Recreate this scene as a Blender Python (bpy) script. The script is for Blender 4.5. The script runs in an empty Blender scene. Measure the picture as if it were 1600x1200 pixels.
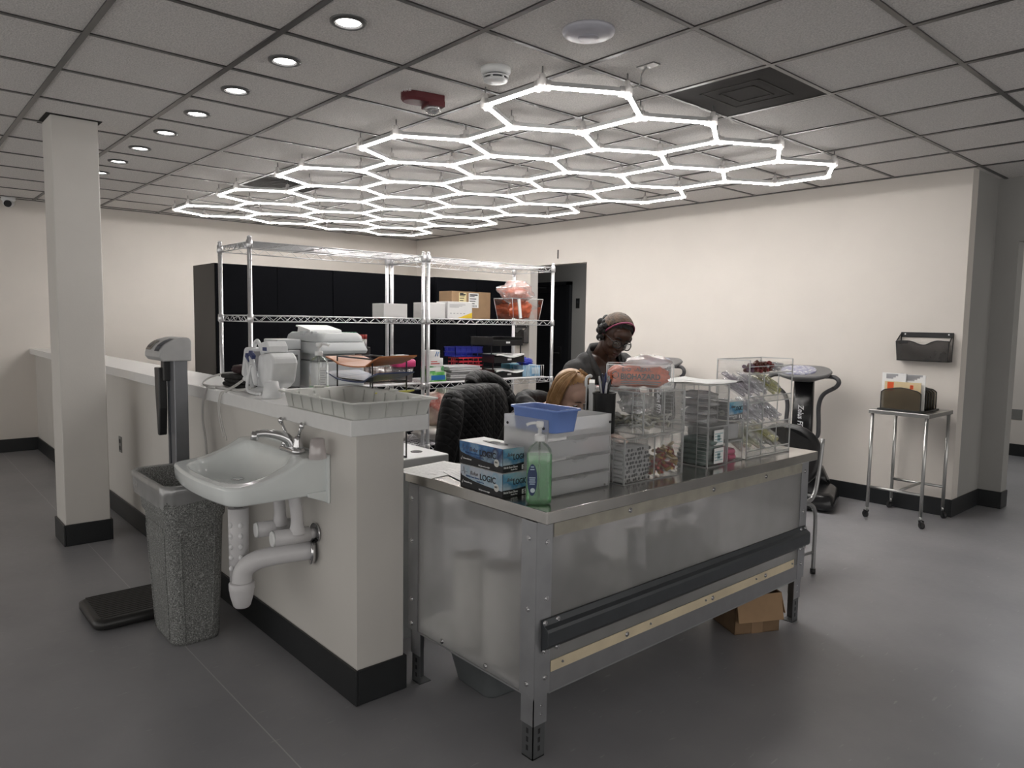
import bpy, bmesh, math, random
from mathutils import Vector, Matrix, Euler, noise as mnoise
R = math.radians
PI = math.pi
C = bpy.context.scene.collection
rnd = random.Random(7)

# ------------------------------------------------------------------ camera, world, exposure
def setup_view():
    sc = bpy.context.scene
    cd = bpy.data.cameras.new('camera'); cam = bpy.data.objects.new('camera', cd); C.objects.link(cam)
    yaw, pitch, roll = 2.41585954, 0.0850510568, 0.0156183541
    cy, sy, cp, sp = math.cos(yaw), math.sin(yaw), math.cos(pitch), math.sin(pitch)
    f = Vector((cy*cp, sy*cp, -sp)); r = Vector((sy, -cy, 0)); u = r.cross(f)
    r2 = r*math.cos(roll) + u*math.sin(roll); u2 = u*math.cos(roll) - r*math.sin(roll)
    m = Matrix((r2, u2, -f)).transposed().to_4x4(); m.translation = Vector((0, 0, 1.46))
    cam.matrix_world = m
    cd.sensor_fit = 'HORIZONTAL'; cd.sensor_width = 36.0; cd.lens = 36*1130.9/1600
    cd.clip_start = 0.05; cd.clip_end = 60
    sc.camera = cam
    w = bpy.data.worlds.new('room_world'); sc.world = w; w.use_nodes = True
    bg = w.node_tree.nodes['Background']; bg.inputs[0].default_value = (1.0, 0.97, 0.93, 1); bg.inputs[1].default_value = FILL
    vs = sc.view_settings
    vs.view_transform = 'Standard'; vs.look = 'None'; vs.gamma = 1.0; vs.use_curve_mapping = False
    vs.exposure = EXPOSURE
    cy_ = sc.cycles
    cy_.max_bounces = 10; cy_.diffuse_bounces = 4; cy_.glossy_bounces = 4; cy_.transmission_bounces = 8
    cy_.transparent_max_bounces = 24; cy_.caustics_reflective = False; cy_.caustics_refractive = True
    cy_.sample_clamp_indirect = 4.0; cy_.use_denoising = True
EXPOSURE = 0.75
TUBE = 22.0        # light given off by the hexagon tubes
FILL = 0.74        # added world fill, entering where no walls are built behind the camera
DOWN = 9.0        # light given off by the recessed downlights
setup_view()
# unseen area lights added to brighten the two rooms beyond the openings
for nm, loc, size, watt in (('next_room_fill', (-1.9, 8.5, 2.655), .6, 9), ('corridor_fill', (-6.0, 6.95, 2.655), .3, 5)):
    ld = bpy.data.lights.new(nm, 'AREA'); ld.size = size; ld.energy = watt; ld.color = (.95, .98, 1.0)
    lo = bpy.data.objects.new(nm, ld); C.objects.link(lo); lo.location = loc

# ------------------------------------------------------------------ materials
def lin(h):
    if isinstance(h, (tuple, list)): return tuple(h)
    h = h.lstrip('#'); o = []
    for i in (0, 2, 4):
        v = int(h[i:i+2], 16)/255
        o.append(v/12.92 if v <= .04045 else ((v+.055)/1.055)**2.4)
    return tuple(o)
MATS = {}
def _new(name):
    m = bpy.data.materials.new(name); m.use_nodes = True
    nt = m.node_tree; nt.nodes.clear()
    out = nt.nodes.new('ShaderNodeOutputMaterial')
    return m, nt, out
def N(nt, t, **kw):
    n = nt.nodes.new(t)
    for k, v in kw.items(): setattr(n, k, v)
    return n
def mat(name, col, rough=.5, metal=0., var=.06, vscale=14., bump=0., bscale=120., spec=.5, ramp=None, coat=0., emit=None, estr=0., trans=0., sub=0.):
    """principled surface with a little procedural noise in colour; ramp = [(pos, colour)] for speckled surfaces"""
    if name in MATS: return MATS[name]
    m, nt, out = _new(name)
    b = N(nt, 'ShaderNodeBsdfPrincipled'); nt.links.new(b.outputs[0], out.inputs[0])
    tc = N(nt, 'ShaderNodeTexCoord'); nz = N(nt, 'ShaderNodeTexNoise')
    nz.inputs['Scale'].default_value = vscale; nz.inputs['Detail'].default_value = 4
    nt.links.new(tc.outputs['Object'], nz.inputs['Vector'])
    cr = N(nt, 'ShaderNodeValToRGB'); e = cr.color_ramp.elements
    c = lin(col)
    if ramp:
        e[0].position, e[0].color = ramp[0][0], (*lin(ramp[0][1]), 1)
        e[1].position, e[1].color = ramp[-1][0], (*lin(ramp[-1][1]), 1)
        for p, cc in ramp[1:-1]:
            x = e.new(p); x.color = (*lin(cc), 1)
    else:
        e[0].position = .3; e[1].position = .7
        e[0].color = (*[max(0, v*(1-var)) for v in c], 1); e[1].color = (*[min(1, v*(1+var)) for v in c], 1)
    nt.links.new(nz.outputs['Fac'], cr.inputs[0]); nt.links.new(cr.outputs[0], b.inputs['Base Color'])
    b.inputs['Roughness'].default_value = rough; b.inputs['Metallic'].default_value = metal
    b.inputs['Specular IOR Level'].default_value = spec; b.inputs['Coat Weight'].default_value = coat
    if trans: b.inputs['Transmission Weight'].default_value = trans
    if sub:
        b.inputs['Subsurface Weight'].default_value = sub; b.inputs['Subsurface Radius'].default_value = (.01, .005, .003)
    if emit:
        b.inputs['Emission Color'].default_value = (*lin(emit), 1); b.inputs['Emission Strength'].default_value = estr
    if bump:
        n2 = N(nt, 'ShaderNodeTexNoise'); n2.inputs['Scale'].default_value = bscale; n2.inputs['Detail'].default_value = 3
        nt.links.new(tc.outputs['Object'], n2.inputs['Vector'])
        bp = N(nt, 'ShaderNodeBump'); bp.inputs['Strength'].default_value = bump; bp.inputs['Distance'].default_value = .01
        nt.links.new(n2.outputs['Fac'], bp.inputs['Height']); nt.links.new(bp.outputs[0], b.inputs['Normal'])
    MATS[name] = m; return m
def clear(name, tint, gloss=.12, rough=.04, haze=0., hazecol=(.8, .8, .8), scale=.5):
    """thin see-through plastic: tinted transparency, a haze of scattering and a fresnel gloss"""
    if name in MATS: return MATS[name]
    m, nt, out = _new(name)
    tr = N(nt, 'ShaderNodeBsdfTransparent'); tr.inputs[0].default_value = (*lin(tint), 1)
    gl = N(nt, 'ShaderNodeBsdfGlossy'); gl.inputs['Roughness'].default_value = rough; gl.inputs[0].default_value = (.95, .95, .95, 1)
    df = N(nt, 'ShaderNodeBsdfDiffuse'); df.inputs[0].default_value = (*lin(hazecol), 1)
    tl = N(nt, 'ShaderNodeBsdfTranslucent'); tl.inputs[0].default_value = (*lin(hazecol), 1)
    dm = N(nt, 'ShaderNodeMixShader'); nt.links.new(df.outputs[0], dm.inputs[1]); nt.links.new(tl.outputs[0], dm.inputs[2])
    tc = N(nt, 'ShaderNodeTexCoord'); nz = N(nt, 'ShaderNodeTexNoise'); nz.inputs['Scale'].default_value = 9
    nt.links.new(tc.outputs['Object'], nz.inputs['Vector'])
    mr = N(nt, 'ShaderNodeMapRange'); mr.inputs[3].default_value = haze*.7; mr.inputs[4].default_value = min(1, haze*1.3)
    nt.links.new(nz.outputs['Fac'], mr.inputs[0])
    m1 = N(nt, 'ShaderNodeMixShader'); nt.links.new(mr.outputs[0], m1.inputs[0])
    nt.links.new(tr.outputs[0], m1.inputs[1]); nt.links.new(dm.outputs[0], m1.inputs[2])
    lw = N(nt, 'ShaderNodeLayerWeight'); lw.inputs[0].default_value = .35
    ma = N(nt, 'ShaderNodeMath', operation='MULTIPLY_ADD'); ma.inputs[1].default_value = scale; ma.inputs[2].default_value = gloss*.4
    nt.links.new(lw.outputs['Fresnel'], ma.inputs[0])
    m2 = N(nt, 'ShaderNodeMixShader'); nt.links.new(ma.outputs[0], m2.inputs[0])
    nt.links.new(m1.outputs[0], m2.inputs[1]); nt.links.new(gl.outputs[0], m2.inputs[2])
    nt.links.new(m2.outputs[0], out.inputs[0])
    MATS[name] = m; return m
def frosted(name, col, blur=.45, body=.45, gloss=.06, through=.7):
    """frosted sheet: rough straight-through transmission plus a milky body"""
    if name in MATS: return MATS[name]
    m, nt, out = _new(name)
    rf = N(nt, 'ShaderNodeBsdfRefraction'); rf.inputs[0].default_value = (.9, .9, .9, 1); rf.inputs['Roughness'].default_value = blur; rf.inputs['IOR'].default_value = 1.12
    df = N(nt, 'ShaderNodeBsdfDiffuse'); df.inputs[0].default_value = (*lin(col), 1)
    tl = N(nt, 'ShaderNodeBsdfTranslucent'); tl.inputs[0].default_value = (*lin(col), 1)
    dm = N(nt, 'ShaderNodeMixShader'); dm.inputs[0].default_value = through
    nt.links.new(df.outputs[0], dm.inputs[1]); nt.links.new(tl.outputs[0], dm.inputs[2])
    tc = N(nt, 'ShaderNodeTexCoord'); nz = N(nt, 'ShaderNodeTexNoise'); nz.inputs['Scale'].default_value = 5
    nt.links.new(tc.outputs['Object'], nz.inputs['Vector'])
    mr = N(nt, 'ShaderNodeMapRange'); mr.inputs[3].default_value = body-.06; mr.inputs[4].default_value = body+.06
    nt.links.new(nz.outputs['Fac'], mr.inputs[0])
    tp = N(nt, 'ShaderNodeBsdfTransparent'); tp.inputs[0].default_value = (.92, .92, .92, 1)
    m0 = N(nt, 'ShaderNodeMixShader'); m0.inputs[0].default_value = .42
    nt.links.new(rf.outputs[0], m0.inputs[1]); nt.links.new(tp.outputs[0], m0.inputs[2])
    m1 = N(nt, 'ShaderNodeMixShader'); nt.links.new(mr.outputs[0], m1.inputs[0])
    nt.links.new(m0.outputs[0], m1.inputs[1]); nt.links.new(dm.outputs[0], m1.inputs[2])
    gl = N(nt, 'ShaderNodeBsdfGlossy'); gl.inputs['Roughness'].default_value = .3
    m2 = N(nt, 'ShaderNodeMixShader'); m2.inputs[0].default_value = gloss
    nt.links.new(m1.outputs[0], m2.inputs[1]); nt.links.new(gl.outputs[0], m2.inputs[2])
    nt.links.new(m2.outputs[0], out.inputs[0])
    MATS[name] = m; return m
def emission(name, col, s):
    if name in MATS: return MATS[name]
    m, nt, out = _new(name)
    e = N(nt, 'ShaderNodeEmission'); e.inputs[0].default_value = (*col, 1); e.inputs[1].default_value = s
    nt.links.new(e.outputs[0], out.inputs[0]); MATS[name] = m; return m

WALL = mat('wall_paint', (.70, .655, .605), .6, var=.02, vscale=3, bump=.04, bscale=90)
TRIMW = mat('half_wall_paint', (.60, .578, .545), .55, var=.025, vscale=3, bump=.04, bscale=90)
GREYW = mat('grey_and_shaded_wall_paint', (.33, .325, .31), .6, var=.03, vscale=3)  # darker than the wall paint: the jog wall's shade is put into it
BASEB = mat('black_baseboard_vinyl', (.012, .0135, .015), .42, var=.2, vscale=5)
TILE = mat('ceiling_tile', (.68, .66, .64), .95, var=.20, vscale=140, bump=.3, bscale=140, spec=.1)
TEE = mat('dark_ceiling_tee', (.045, .042, .042), .32, var=.3, vscale=4, spec=.6)
STEEL = mat('brushed_steel', (.56, .545, .52), .2, metal=1, var=.10, vscale=5, bump=.02, bscale=60)
GALV = mat('galvanised_frame', (.36, .365, .38), .42, metal=.8, var=.10, vscale=8)
CHROME = mat('chrome', (.62, .62, .63), .10, metal=1, var=.02)
SHELFM = mat('chrome_wire', (.60, .60, .61), .28, metal=.85, var=.05)
DGREY = mat('dark_grey_rail', (.045, .05, .056), .38, var=.08, metal=.2)
BLACK = mat('black_plastic', (.012, .012, .013), .4, var=.15)
BLACKM = mat('black_cabinet', (.0030, .0033, .0046), .75, var=.1, vscale=3, spec=.05)
CABSIDE = mat('cabinet_side', (.045, .041, .037), .5, var=.05)
WHITEP = mat('white_plastic', (.74, .75, .75), .4, var=.02)
WPAPER = mat('white_paper', (.80, .80, .79), .7, var=.03, vscale=20)
WQUARTZ = mat('white_quartz', (.74, .74, .735), .25, var=.02, vscale=30)
PORC = mat('porcelain', (.74, .775, .77), .12, var=.015, coat=.4)
GREYP = mat('grey_plastic', (.42, .44, .44), .4, var=.03)
PRINTM = mat('printer_plastic', (.50, .52, .53), .42, var=.02)
DKGP = mat('dark_grey_bin_plastic', (.11, .12, .125), .5, var=.05)
ACR = clear('clear_acrylic', (.992, .994, .995), .06, scale=.30)
ACRE = clear('acrylic_edge', (.85, .86, .87), .3, haze=.62, hazecol=(.95, .96, .96))
BAGC = clear('clear_bag_film', (.95, .95, .95), .25, rough=.15, haze=.24, hazecol=(.9, .9, .9))
BAGW = clear('white_bag_film', (.95, .95, .96), .25, rough=.2, haze=.42, hazecol=(.95, .95, .96))
PANEL = frosted('frosted_panel', (.82, .81, .81), .22, .26, through=.5)
FROST = frosted('frosted_drawer_sheet', (.95, .955, .96), .3, .40, through=.75)
ORANGE = mat('orange_bag_film', (.62, .115, .035), .35, var=.3, vscale=30, bump=.3, bscale=25)
CARD = mat('brown_cardboard', (.30, .19, .105), .8, var=.08, vscale=12)
CARDD = mat('dark_cardboard', (.16, .10, .055), .85, var=.15, vscale=12)
WOOD = mat('pale_wood_batten', (.60, .51, .36), .6, var=.12, vscale=6)
INK = mat('black_ink', (.01, .01, .012), .6, var=.1)
WINK = mat('white_ink', (.8, .8, .8), .6, var=.02)
TAUPE = mat('dull_text_ink', (.12, .10, .10), .6)

# ------------------------------------------------------------------ mesh builder
class MB:
    def __init__(s): s.v = []; s.f = []; s.mi = []; s.sm = []; s.M = None
    def add(s, vs, fs, mi=0, smooth=False):
        o = len(s.v)
        for p in vs:
            p = Vector(p)
            s.v.append(s.M @ p if s.M is not None else p)
        for f in fs: s.f.append([o+i for i in f]); s.mi.append(mi); s.sm.append(smooth)
        return s
    def box(s, x0, x1, y0, y1, z0, z1, mi=0):
        return s.add([(x0,y0,z0),(x1,y0,z0),(x1,y1,z0),(x0,y1,z0),(x0,y0,z1),(x1,y0,z1),(x1,y1,z1),(x0,y1,z1)],
                     [(0,3,2,1),(4,5,6,7),(0,1,5,4),(1,2,6,5),(2,3,7,6),(3,0,4,7)], mi)
    def cbox(s, cx, cy, cz, sx, sy, sz, mi=0): return s.box(cx-sx/2, cx+sx/2, cy-sy/2, cy+sy/2, cz-sz/2, cz+sz/2, mi)
    def loft(s, rings, mi=0, cap0=True, cap1=True, smooth=True, closed=False):
        n = len(rings[0]); vs = [p for r in rings for p in r]; fs = []
        m = len(rings)
        for k in range(m if closed else m-1):
            k2 = (k+1) % m
            for i in range(n):
                j = (i+1) % n
                fs.append((k*n+i, k*n+j, k2*n+j, k2*n+i))
        s.add(vs, fs, mi, smooth)
        o = len(s.v) - len(vs)
        if not closed:
            if cap0: s.f.append([o+i for i in range(n)][::-1]); s.mi.append(mi); s.sm.append(False)
            if cap1: s.f.append([o+(m-1)*n+i for i in range(n)]); s.mi.append(mi); s.sm.append(False)
        return s
    def tube(s, pts, r, n=8, mi=0, closed=False, caps=True, flat=None):
        pts = [Vector(p) for p in pts]; m = len(pts)
        rs = r if isinstance(r, (list, tuple)) else [r]*m
        rings = []; up = None
        for k, p in enumerate(pts):
            a = pts[(k-1) % m] if (closed or k > 0) else p
            b = pts[(k+1) % m] if (closed or k < m-1) else p
            t = (b-a).normalized() if (b-a).length > 1e-9 else Vector((0, 0, 1))
            if up is None:
                up = Vector((0, 0, 1)) if abs(t.z) < .9 else Vector((1, 0, 0))
            x = up.cross(t)
            if x.length < 1e-6: x = Vector((1, 0, 0)).cross(t)
            x.normalize(); y = t.cross(x); up = y
            fl = flat or 1
            rings.append([p + (x*math.cos(2*PI*i/n)+y*fl*math.sin(2*PI*i/n))*rs[k] for i in range(n)])
        return s.loft(rings, mi, caps, caps, n > 4, closed)
    def cyl(s, p0, p1, r0, r1=None, n=16, mi=0): return s.tube([p0, p1], [r0, r0 if r1 is None else r1], n, mi)
    def lathe(s, prof, c=(0,0,0), n=24, mi=0, sx=1, sy=1, cap0=True, cap1=True):
        c = Vector(c)
        return s.loft([[c+Vector((r*sx*math.cos(2*PI*i/n), r*sy*math.sin(2*PI*i/n), z)) for i in range(n)] for r, z in prof], mi, cap0, cap1)
    def prism(s, poly, a, b, ax='z', mi=0, smooth=False):
        def P(u, v, w): return {'z': (u, v, w), 'y': (u, w, v), 'x': (w, u, v)}[ax]
        return s.loft([[P(u, v, a) for u, v in poly], [P(u, v, b) for u, v in poly]], mi, True, True, smooth)
    def sphere(s, c, rx, ry=None, rz=None, nu=16, nv=10, mi=0):
        ry = rx if ry is None else ry; rz = rx if rz is None else rz; c = Vector(c)
        return s.loft([[c+Vector((rx*math.sin(PI*k/nv)*math.cos(2*PI*i/nu), ry*math.sin(PI*k/nv)*math.sin(2*PI*i/nu), -rz*math.cos(PI*k/nv))) for i in range(nu)]
                       for k in [.12]+list(range(1, nv))+[nv-.12]], mi)
    def merge(s, o):
        k = len(s.v); s.v += [s.M @ p if s.M is not None else p for p in o.v]; s.f += [[k+i for i in f] for f in o.f]; s.mi += o.mi; s.sm += o.sm; return s
    def mesh(s, name, mats):
        me = bpy.data.meshes.new(name); me.from_pydata([tuple(p) for p in s.v], [], s.f)
        for m in (mats if isinstance(mats, (list, tuple)) else [mats]): me.materials.append(m)
        me.polygons.foreach_set('material_index', s.mi); me.polygons.foreach_set('use_smooth', s.sm)
        bm = bmesh.new(); bm.from_mesh(me); bmesh.ops.recalc_face_normals(bm, faces=bm.faces); bm.to_mesh(me); bm.free()
        me.update(); return me
    def build(s, name, mats, parent=None, bevel=0, seg=2, loc=None, rz=0):
        o = bpy.data.objects.new(name, s.mesh(name, mats)); C.objects.link(o)
        if parent is not None: o.parent = parent
        if loc is not None: o.location = loc; o.rotation_euler = (0, 0, rz)
        if bevel:
            b = o.modifiers.new('bevel', 'BEVEL'); b.width = bevel; b.segments = seg; b.limit_method = 'ANGLE'; b.angle_limit = R(40)
            b.harden_normals = False
        return o
def rr(w, d, r, n=5, cx=0, cy=0):
    """rounded rectangle outline"""
    o = []
    for qx, qy, a0 in ((1,1,0),(-1,1,90),(-1,-1,180),(1,-1,270)):
        for k in range(n+1):
            a = R(a0+90*k/n); o.append((cx+qx*(w/2-r)+r*math.cos(a), cy+qy*(d/2-r)+r*math.sin(a)))
    return o
def ringz(poly, z): return [(x, y, z) for x, y in poly]
def arc(c, r, a0, a1, n, plane='xz'):
    o = []
    for k in range(n+1):
        a = R(a0+(a1-a0)*k/n); u, v = r*math.cos(a), r*math.sin(a)
        o.append({'xz': (c[0]+u, c[1], c[2]+v), 'xy': (c[0]+u, c[1]+v, c[2]), 'yz': (c[0], c[1]+u, c[2]+v)}[plane])
    return o
def smooth_path(pts, n=6):
    P = [Vector(p) for p in pts]; o = []
    for i in range(len(P)-1):
        a, b, c, d = P[max(i-1, 0)], P[i], P[i+1], P[min(i+2, len(P)-1)]
        for k in range(n):
            t = k/n
            o.append(.5*((2*b)+(-a+c)*t+(2*a-5*b+4*c-d)*t*t+(-a+3*b-3*c+d)*t**3))
    o.append(P[-1]); return o

def tag(o, label, cat, group=None, kind=None):
    o['label'] = label; o['category'] = cat
    if group: o['group'] = group
    if kind: o['kind'] = kind
    return o
def thing(name, label, cat, loc=(0,0,0), rz=0, group=None):
    o = bpy.data.objects.new(name, None); C.objects.link(o); o.empty_display_size = .05
    o.location = loc; o.rotation_euler = (0, 0, rz)
    return tag(o, label, cat, group)
def struct(o, label=None):
    o['kind'] = 'structure'
    if label: o['label'] = label
    return o
def copy_tree(o, parent=None):
    c = o.copy(); C.objects.link(c)
    if parent is not None: c.parent = parent
    for ch in list(o.children): copy_tree(ch, c)
    return c
def again(o, loc, rz=None, label=None, rot=None):
    c = copy_tree(o); c.location = loc
    if rz is not None: c.rotation_euler = (0, 0, rz)
    if rot is not None: c.rotation_euler = rot
    if label: c['label'] = label
    return c
def text(s, size, loc, rot, m, parent, name='lettering', depth=.0006, align='LEFT', shear=0, sx=1, bold=0):
    cu = bpy.data.curves.new('lettering', 'FONT'); cu.body = s; cu.size = size; cu.extrude = depth; cu.align_x = align; cu.shear = shear
    cu.offset = bold
    t = bpy.data.objects.new('lettering', cu); C.objects.link(t)
    dg = bpy.context.evaluated_depsgraph_get(); dg.update()
    me = bpy.data.meshes.new_from_object(t.evaluated_get(dg)); bpy.data.objects.remove(t)
    me.materials.clear(); me.materials.append(m)
    o = bpy.data.objects.new(name, me); C.objects.link(o); o.location = loc; o.rotation_euler = rot; o.scale = (sx, 1, 1)
    if parent is not None: o.parent = parent
    return o
FACE_S = (R(90), 0, 0)          # lettering that faces -Y
FACE_E = (R(90), 0, R(90))      # lettering that faces +X

# ------------------------------------------------------------------ room shell
H = 2.67
def floor_material():
    m, nt, out = _new('grey_resilient_floor')
    b = N(nt, 'ShaderNodeBsdfPrincipled'); nt.links.new(b.outputs[0], out.inputs[0])
    tc = N(nt, 'ShaderNodeTexCoord')
    n1 = N(nt, 'ShaderNodeTexNoise'); n1.inputs['Scale'].default_value = 1.6; n1.inputs['Detail'].default_value = 6
    n2 = N(nt, 'ShaderNodeTexNoise'); n2.inputs['Scale'].default_value = 26; n2.inputs['Detail'].default_value = 5; n2.inputs['Roughness'].default_value = .7
    n3 = N(nt, 'ShaderNodeTexNoise'); n3.inputs['Scale'].default_value = 60; n3.inputs['Detail'].default_value = 2
    mp = N(nt, 'ShaderNodeMapping'); mp.inputs['Scale'].default_value = (1, .18, 1); mp.inputs['Rotation'].default_value = (0, 0, .7)
    nt.links.new(tc.outputs['Object'], mp.inputs[0])
    for n in (n1, n2): nt.links.new(tc.outputs['Object'], n.inputs['Vector'])
    nt.links.new(mp.outputs[0], n3.inputs['Vector'])
    cr = N(nt, 'ShaderNodeValToRGB'); cr.color_ramp.elements[0].position = .35; cr.color_ramp.elements[1].position = .68
    cr.color_ramp.elements[0].color = (.250, .250, .264, 1); cr.color_ramp.elements[1].color = (.310, .309, .322, 1)
    nt.links.new(n1.outputs['Fac'], cr.inputs[0])
    sc = N(nt, 'ShaderNodeValToRGB'); sc.color_ramp.elements[0].position = .69; sc.color_ramp.elements[1].position = .76
    sc.color_ramp.elements[0].color = (0, 0, 0, 1); sc.color_ramp.elements[1].color = (.35, .35, .35, 1)
    nt.links.new(n3.outputs['Fac'], sc.inputs[0])
    mx = N(nt, 'ShaderNodeMixRGB'); mx.inputs[2].default_value = (.50, .50, .50, 1)
    nt.links.new(sc.outputs[0], mx.inputs[0]); nt.links.new(cr.outputs[0], mx.inputs[1])
    # welded sheet seams, two metres apart
    sx = N(nt, 'ShaderNodeSeparateXYZ'); nt.links.new(tc.outputs['Object'], sx.inputs[0])
    a = N(nt, 'ShaderNodeMath', operation='SUBTRACT'); a.inputs[1].default_value = .99; nt.links.new(sx.outputs[1], a.inputs[0])
    ab = N(nt, 'ShaderNodeMath', operation='ABSOLUTE'); nt.links.new(a.outputs[0], ab.inputs[0])
    lt = N(nt, 'ShaderNodeMath', operation='LESS_THAN'); lt.inputs[1].default_value = .0022; nt.links.new(ab.outputs[0], lt.inputs[0])
    ml = N(nt, 'ShaderNodeMath', operation='MULTIPLY'); ml.inputs[1].default_value = .6; nt.links.new(lt.outputs[0], ml.inputs[0])
    mx2 = N(nt, 'ShaderNodeMixRGB'); mx2.inputs[2].default_value = (.52, .52, .52, 1)
    nt.links.new(ml.outputs[0], mx2.inputs[0]); nt.links.new(mx.outputs[0], mx2.inputs[1])
    nt.links.new(mx2.outputs[0], b.inputs['Base Color'])
    rr_ = N(nt, 'ShaderNodeMapRange'); rr_.inputs[3].default_value = .27; rr_.inputs[4].default_value = .42
    nt.links.new(n2.outputs['Fac'], rr_.inputs[0]); nt.links.new(rr_.outputs[0], b.inputs['Roughness'])
    bp = N(nt, 'ShaderNodeBump'); bp.inputs['Strength'].default_value = .05; bp.inputs['Distance'].default_value = .01
    nt.links.new(n2.outputs['Fac'], bp.inputs['Height']); nt.links.new(bp.outputs[0], b.inputs['Normal'])
    b.inputs['Specular IOR Level'].default_value = .55
    return m
XF, YR = -9.25, 6.24                                   # far wall plane, right wall plane
struct(MB().box(XF-.1, 4.1, -4.1, 10.1, -.1, 0).build('floor', floor_material()))
struct(MB().box(XF-.1, 4.1, -4.1, 10.1, H, H+.1).build('ceiling', TILE))
struct(MB().box(XF-.1, XF, -4.1, YR+.13, 0, H).build('wall_far', WALL))
struct(MB().box(XF, -6.716, YR, YR+.13, 0, H).box(-6.716, -5.763, YR, YR+.13, 2.165, H).box(-5.763, -1.865, YR, YR+.13, 0, H).build('wall_right', WALL))
struct(MB().box(-1.995, -1.865, YR+.13, 6.87, 0, H).build('wall_jog', GREYW))
struct(MB().box(-1.995, -1.70, 6.87, 7.02, 0, H).box(-1.70, -.6, 6.87, 7.02, 2.165, H).box(-.6, 3.1, 6.87, 7.02, 0, H).build('wall_doorway', GREYW))
struct(MB().box(-4.2, 3.1, 9.95, 10.1, 0, H).build('wall_next_room', WALL))
struct(MB().box(-9.3, -4.0, 7.5, 7.6, 0, H).box(-9.3, -9.2, 6.37, 7.5, 0, H).box(-4.1, -4.0, 6.37, 7.5, 0, H).build('wall_corridor', GREYW))
# half wall that the counter stands on
HX, HY0, HY1 = -2.352, 1.325, 1.530
struct(MB().box(XF, HX, HY0, HY1, 0, 1.0395).build('wall_half', TRIMW))
def baseboard(name, boxes):
    b = MB()
    for x0, x1, y0, y1 in boxes: b.box(x0, x1, y0, y1, 0, .138)
    return struct(b.build(name, BASEB, bevel=.003, seg=1))
t = .012
baseboard('baseboard_half', [(XF, HX+t, HY0-t, HY0), (HX, HX+t, HY0, HY1+t), (XF, HX, HY1, HY1+t)])
baseboard('baseboard_far', [(XF, XF+t, -3, HY0-t), (XF, XF+t, HY1+t, YR)])
baseboard('baseboard_right', [(XF+t, -6.716, YR-t, YR), (-5.763, -1.865, YR-t, YR), (-1.865, -1.865+t, YR-t, 6.87-t)])
baseboard('baseboard_doorway', [(-1.865, -1.70+t, 6.87-t, 6.87), (-1.70, -1.70+t, 6.87, 7.02)])
baseboard('baseboard_next_room', [(-4, 3, 9.95-t, 9.95)])
baseboard('baseboard_corridor', [(-7.15, -4.1, 7.5-t, 7.5)])
# free-standing square pillar with its baseboard and a dark sheet drawn as the shade of its ceiling gap
PX0, PX1, PY0, PY1 = -5.49, -5.215, .872, 1.128
struct(MB().box(PX0, PX1, PY0, PY1, 0, H).build('pillar', TRIMW, bevel=.006))
baseboard('baseboard_pillar', [(PX0-t, PX1+t, PY0-t, PY0), (PX0-t, PX1+t, PY1, PY1+t), (PX0-t, PX0, PY0, PY1), (PX1, PX1+t, PY0, PY1)])
struct(MB().box(PX0-.015, PX1+.025, PY0-.025, PY1+.02, H-.004, H-.001).build('gap_shade_sheet', mat('gap_shade', (.012, .011, .01), .9)))
# ceiling grid: lay-in tees
g = MB()
GX, GY, GS, TW = -3.637, .750, .6075, .011
k = -10
while True:
    x = GX+GS*k; k += 1
    if x > 3: break
    if x < XF: continue
    y1 = YR if x < -1.865 else 6.87
    g.box(x-TW, x+TW, -3, y1, H-.006, H)
k = -7
while True:
    y = GY+GS*k; k += 1
    if y > 6.8: break
    x1 = 3
    if y < -3: continue
    g.box(XF, x1, y-TW-.002, y+TW+.002, H-.0065, H)
g.box(XF, XF+.022, -3, YR, H-.006, H); g.box(XF, -1.865, YR-.022, YR, H-.006, H)
struct(g.build('ceiling_grid', TEE))
# the dark door down the corridor with its frame
d1 = MB().box(-8.12, -7.26, 7.455, 7.495, .005, 2.0).build('door_1', mat('near_black_door', (.009, .010, .013), .45))
struct(d1)
MB().box(-8.19, -8.125, 7.44, 7.5, 0, 2.045).box(-7.255, -7.19, 7.44, 7.5, 0, 2.045).box(-8.19, -7.19, 7.44, 7.5, 2.0, 2.05).build('door_frame', mat('dark_frame', (.013, .014, .017), .4), d1)
MB().box(-7.40, -7.34, 7.43, 7.455, .95, 1.12).cyl((-7.37, 7.44, 1.03), (-7.37, 7.39, 1.03), .012).cyl((-7.37, 7.39, 1.03), (-7.49, 7.39, 1.03), .01).build('door_handle', BLACK, d1)
MB().box(-7.75, -7.45, 7.38, 7.455, 1.90, 1.96).cyl((-7.6, 7.38, 1.96), (-7.7, 7.25, 1.97), .01).build('door_closer', BLACK, d1)

# ------------------------------------------------------------------ fixed small things on walls
def plate(name, label, cat, loc, rot, w, h, m, m2, slots):
    t_ = thing(name, label, cat, loc, rot)
    MB().box(-w/2, w/2, -.006, 0, -h/2, h/2).build('face_plate', m, t_, bevel=.002)
    for z in slots:
        MB().box(-w*.22, w*.22, -.0085, -.006, z-h*.12, z+h*.12).build('socket', m2, t_)
    return t_
GPL = mat('grey_plate', (.20, .20, .19), .45)
plate('wall_outlet', 'grey electrical outlet on the half wall behind the pillar', 'outlet', (-5.749, HY0, .536), 0, .07, .115, GPL, BLACK, (.025, -.025))
plate('wall_outlet', 'grey outlet plate low on the wall seen through the right doorway', 'outlet', (-2.363, 9.95, .483), 0, .12, .12, GPL, GPL, (0,))
plate('wall_switch', 'small black switch on the grey corridor wall beside the dark door', 'switch', (-7.08, 7.5, 1.74), 0, .07, .14, BLACK, DGREY, (.02,))
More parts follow.
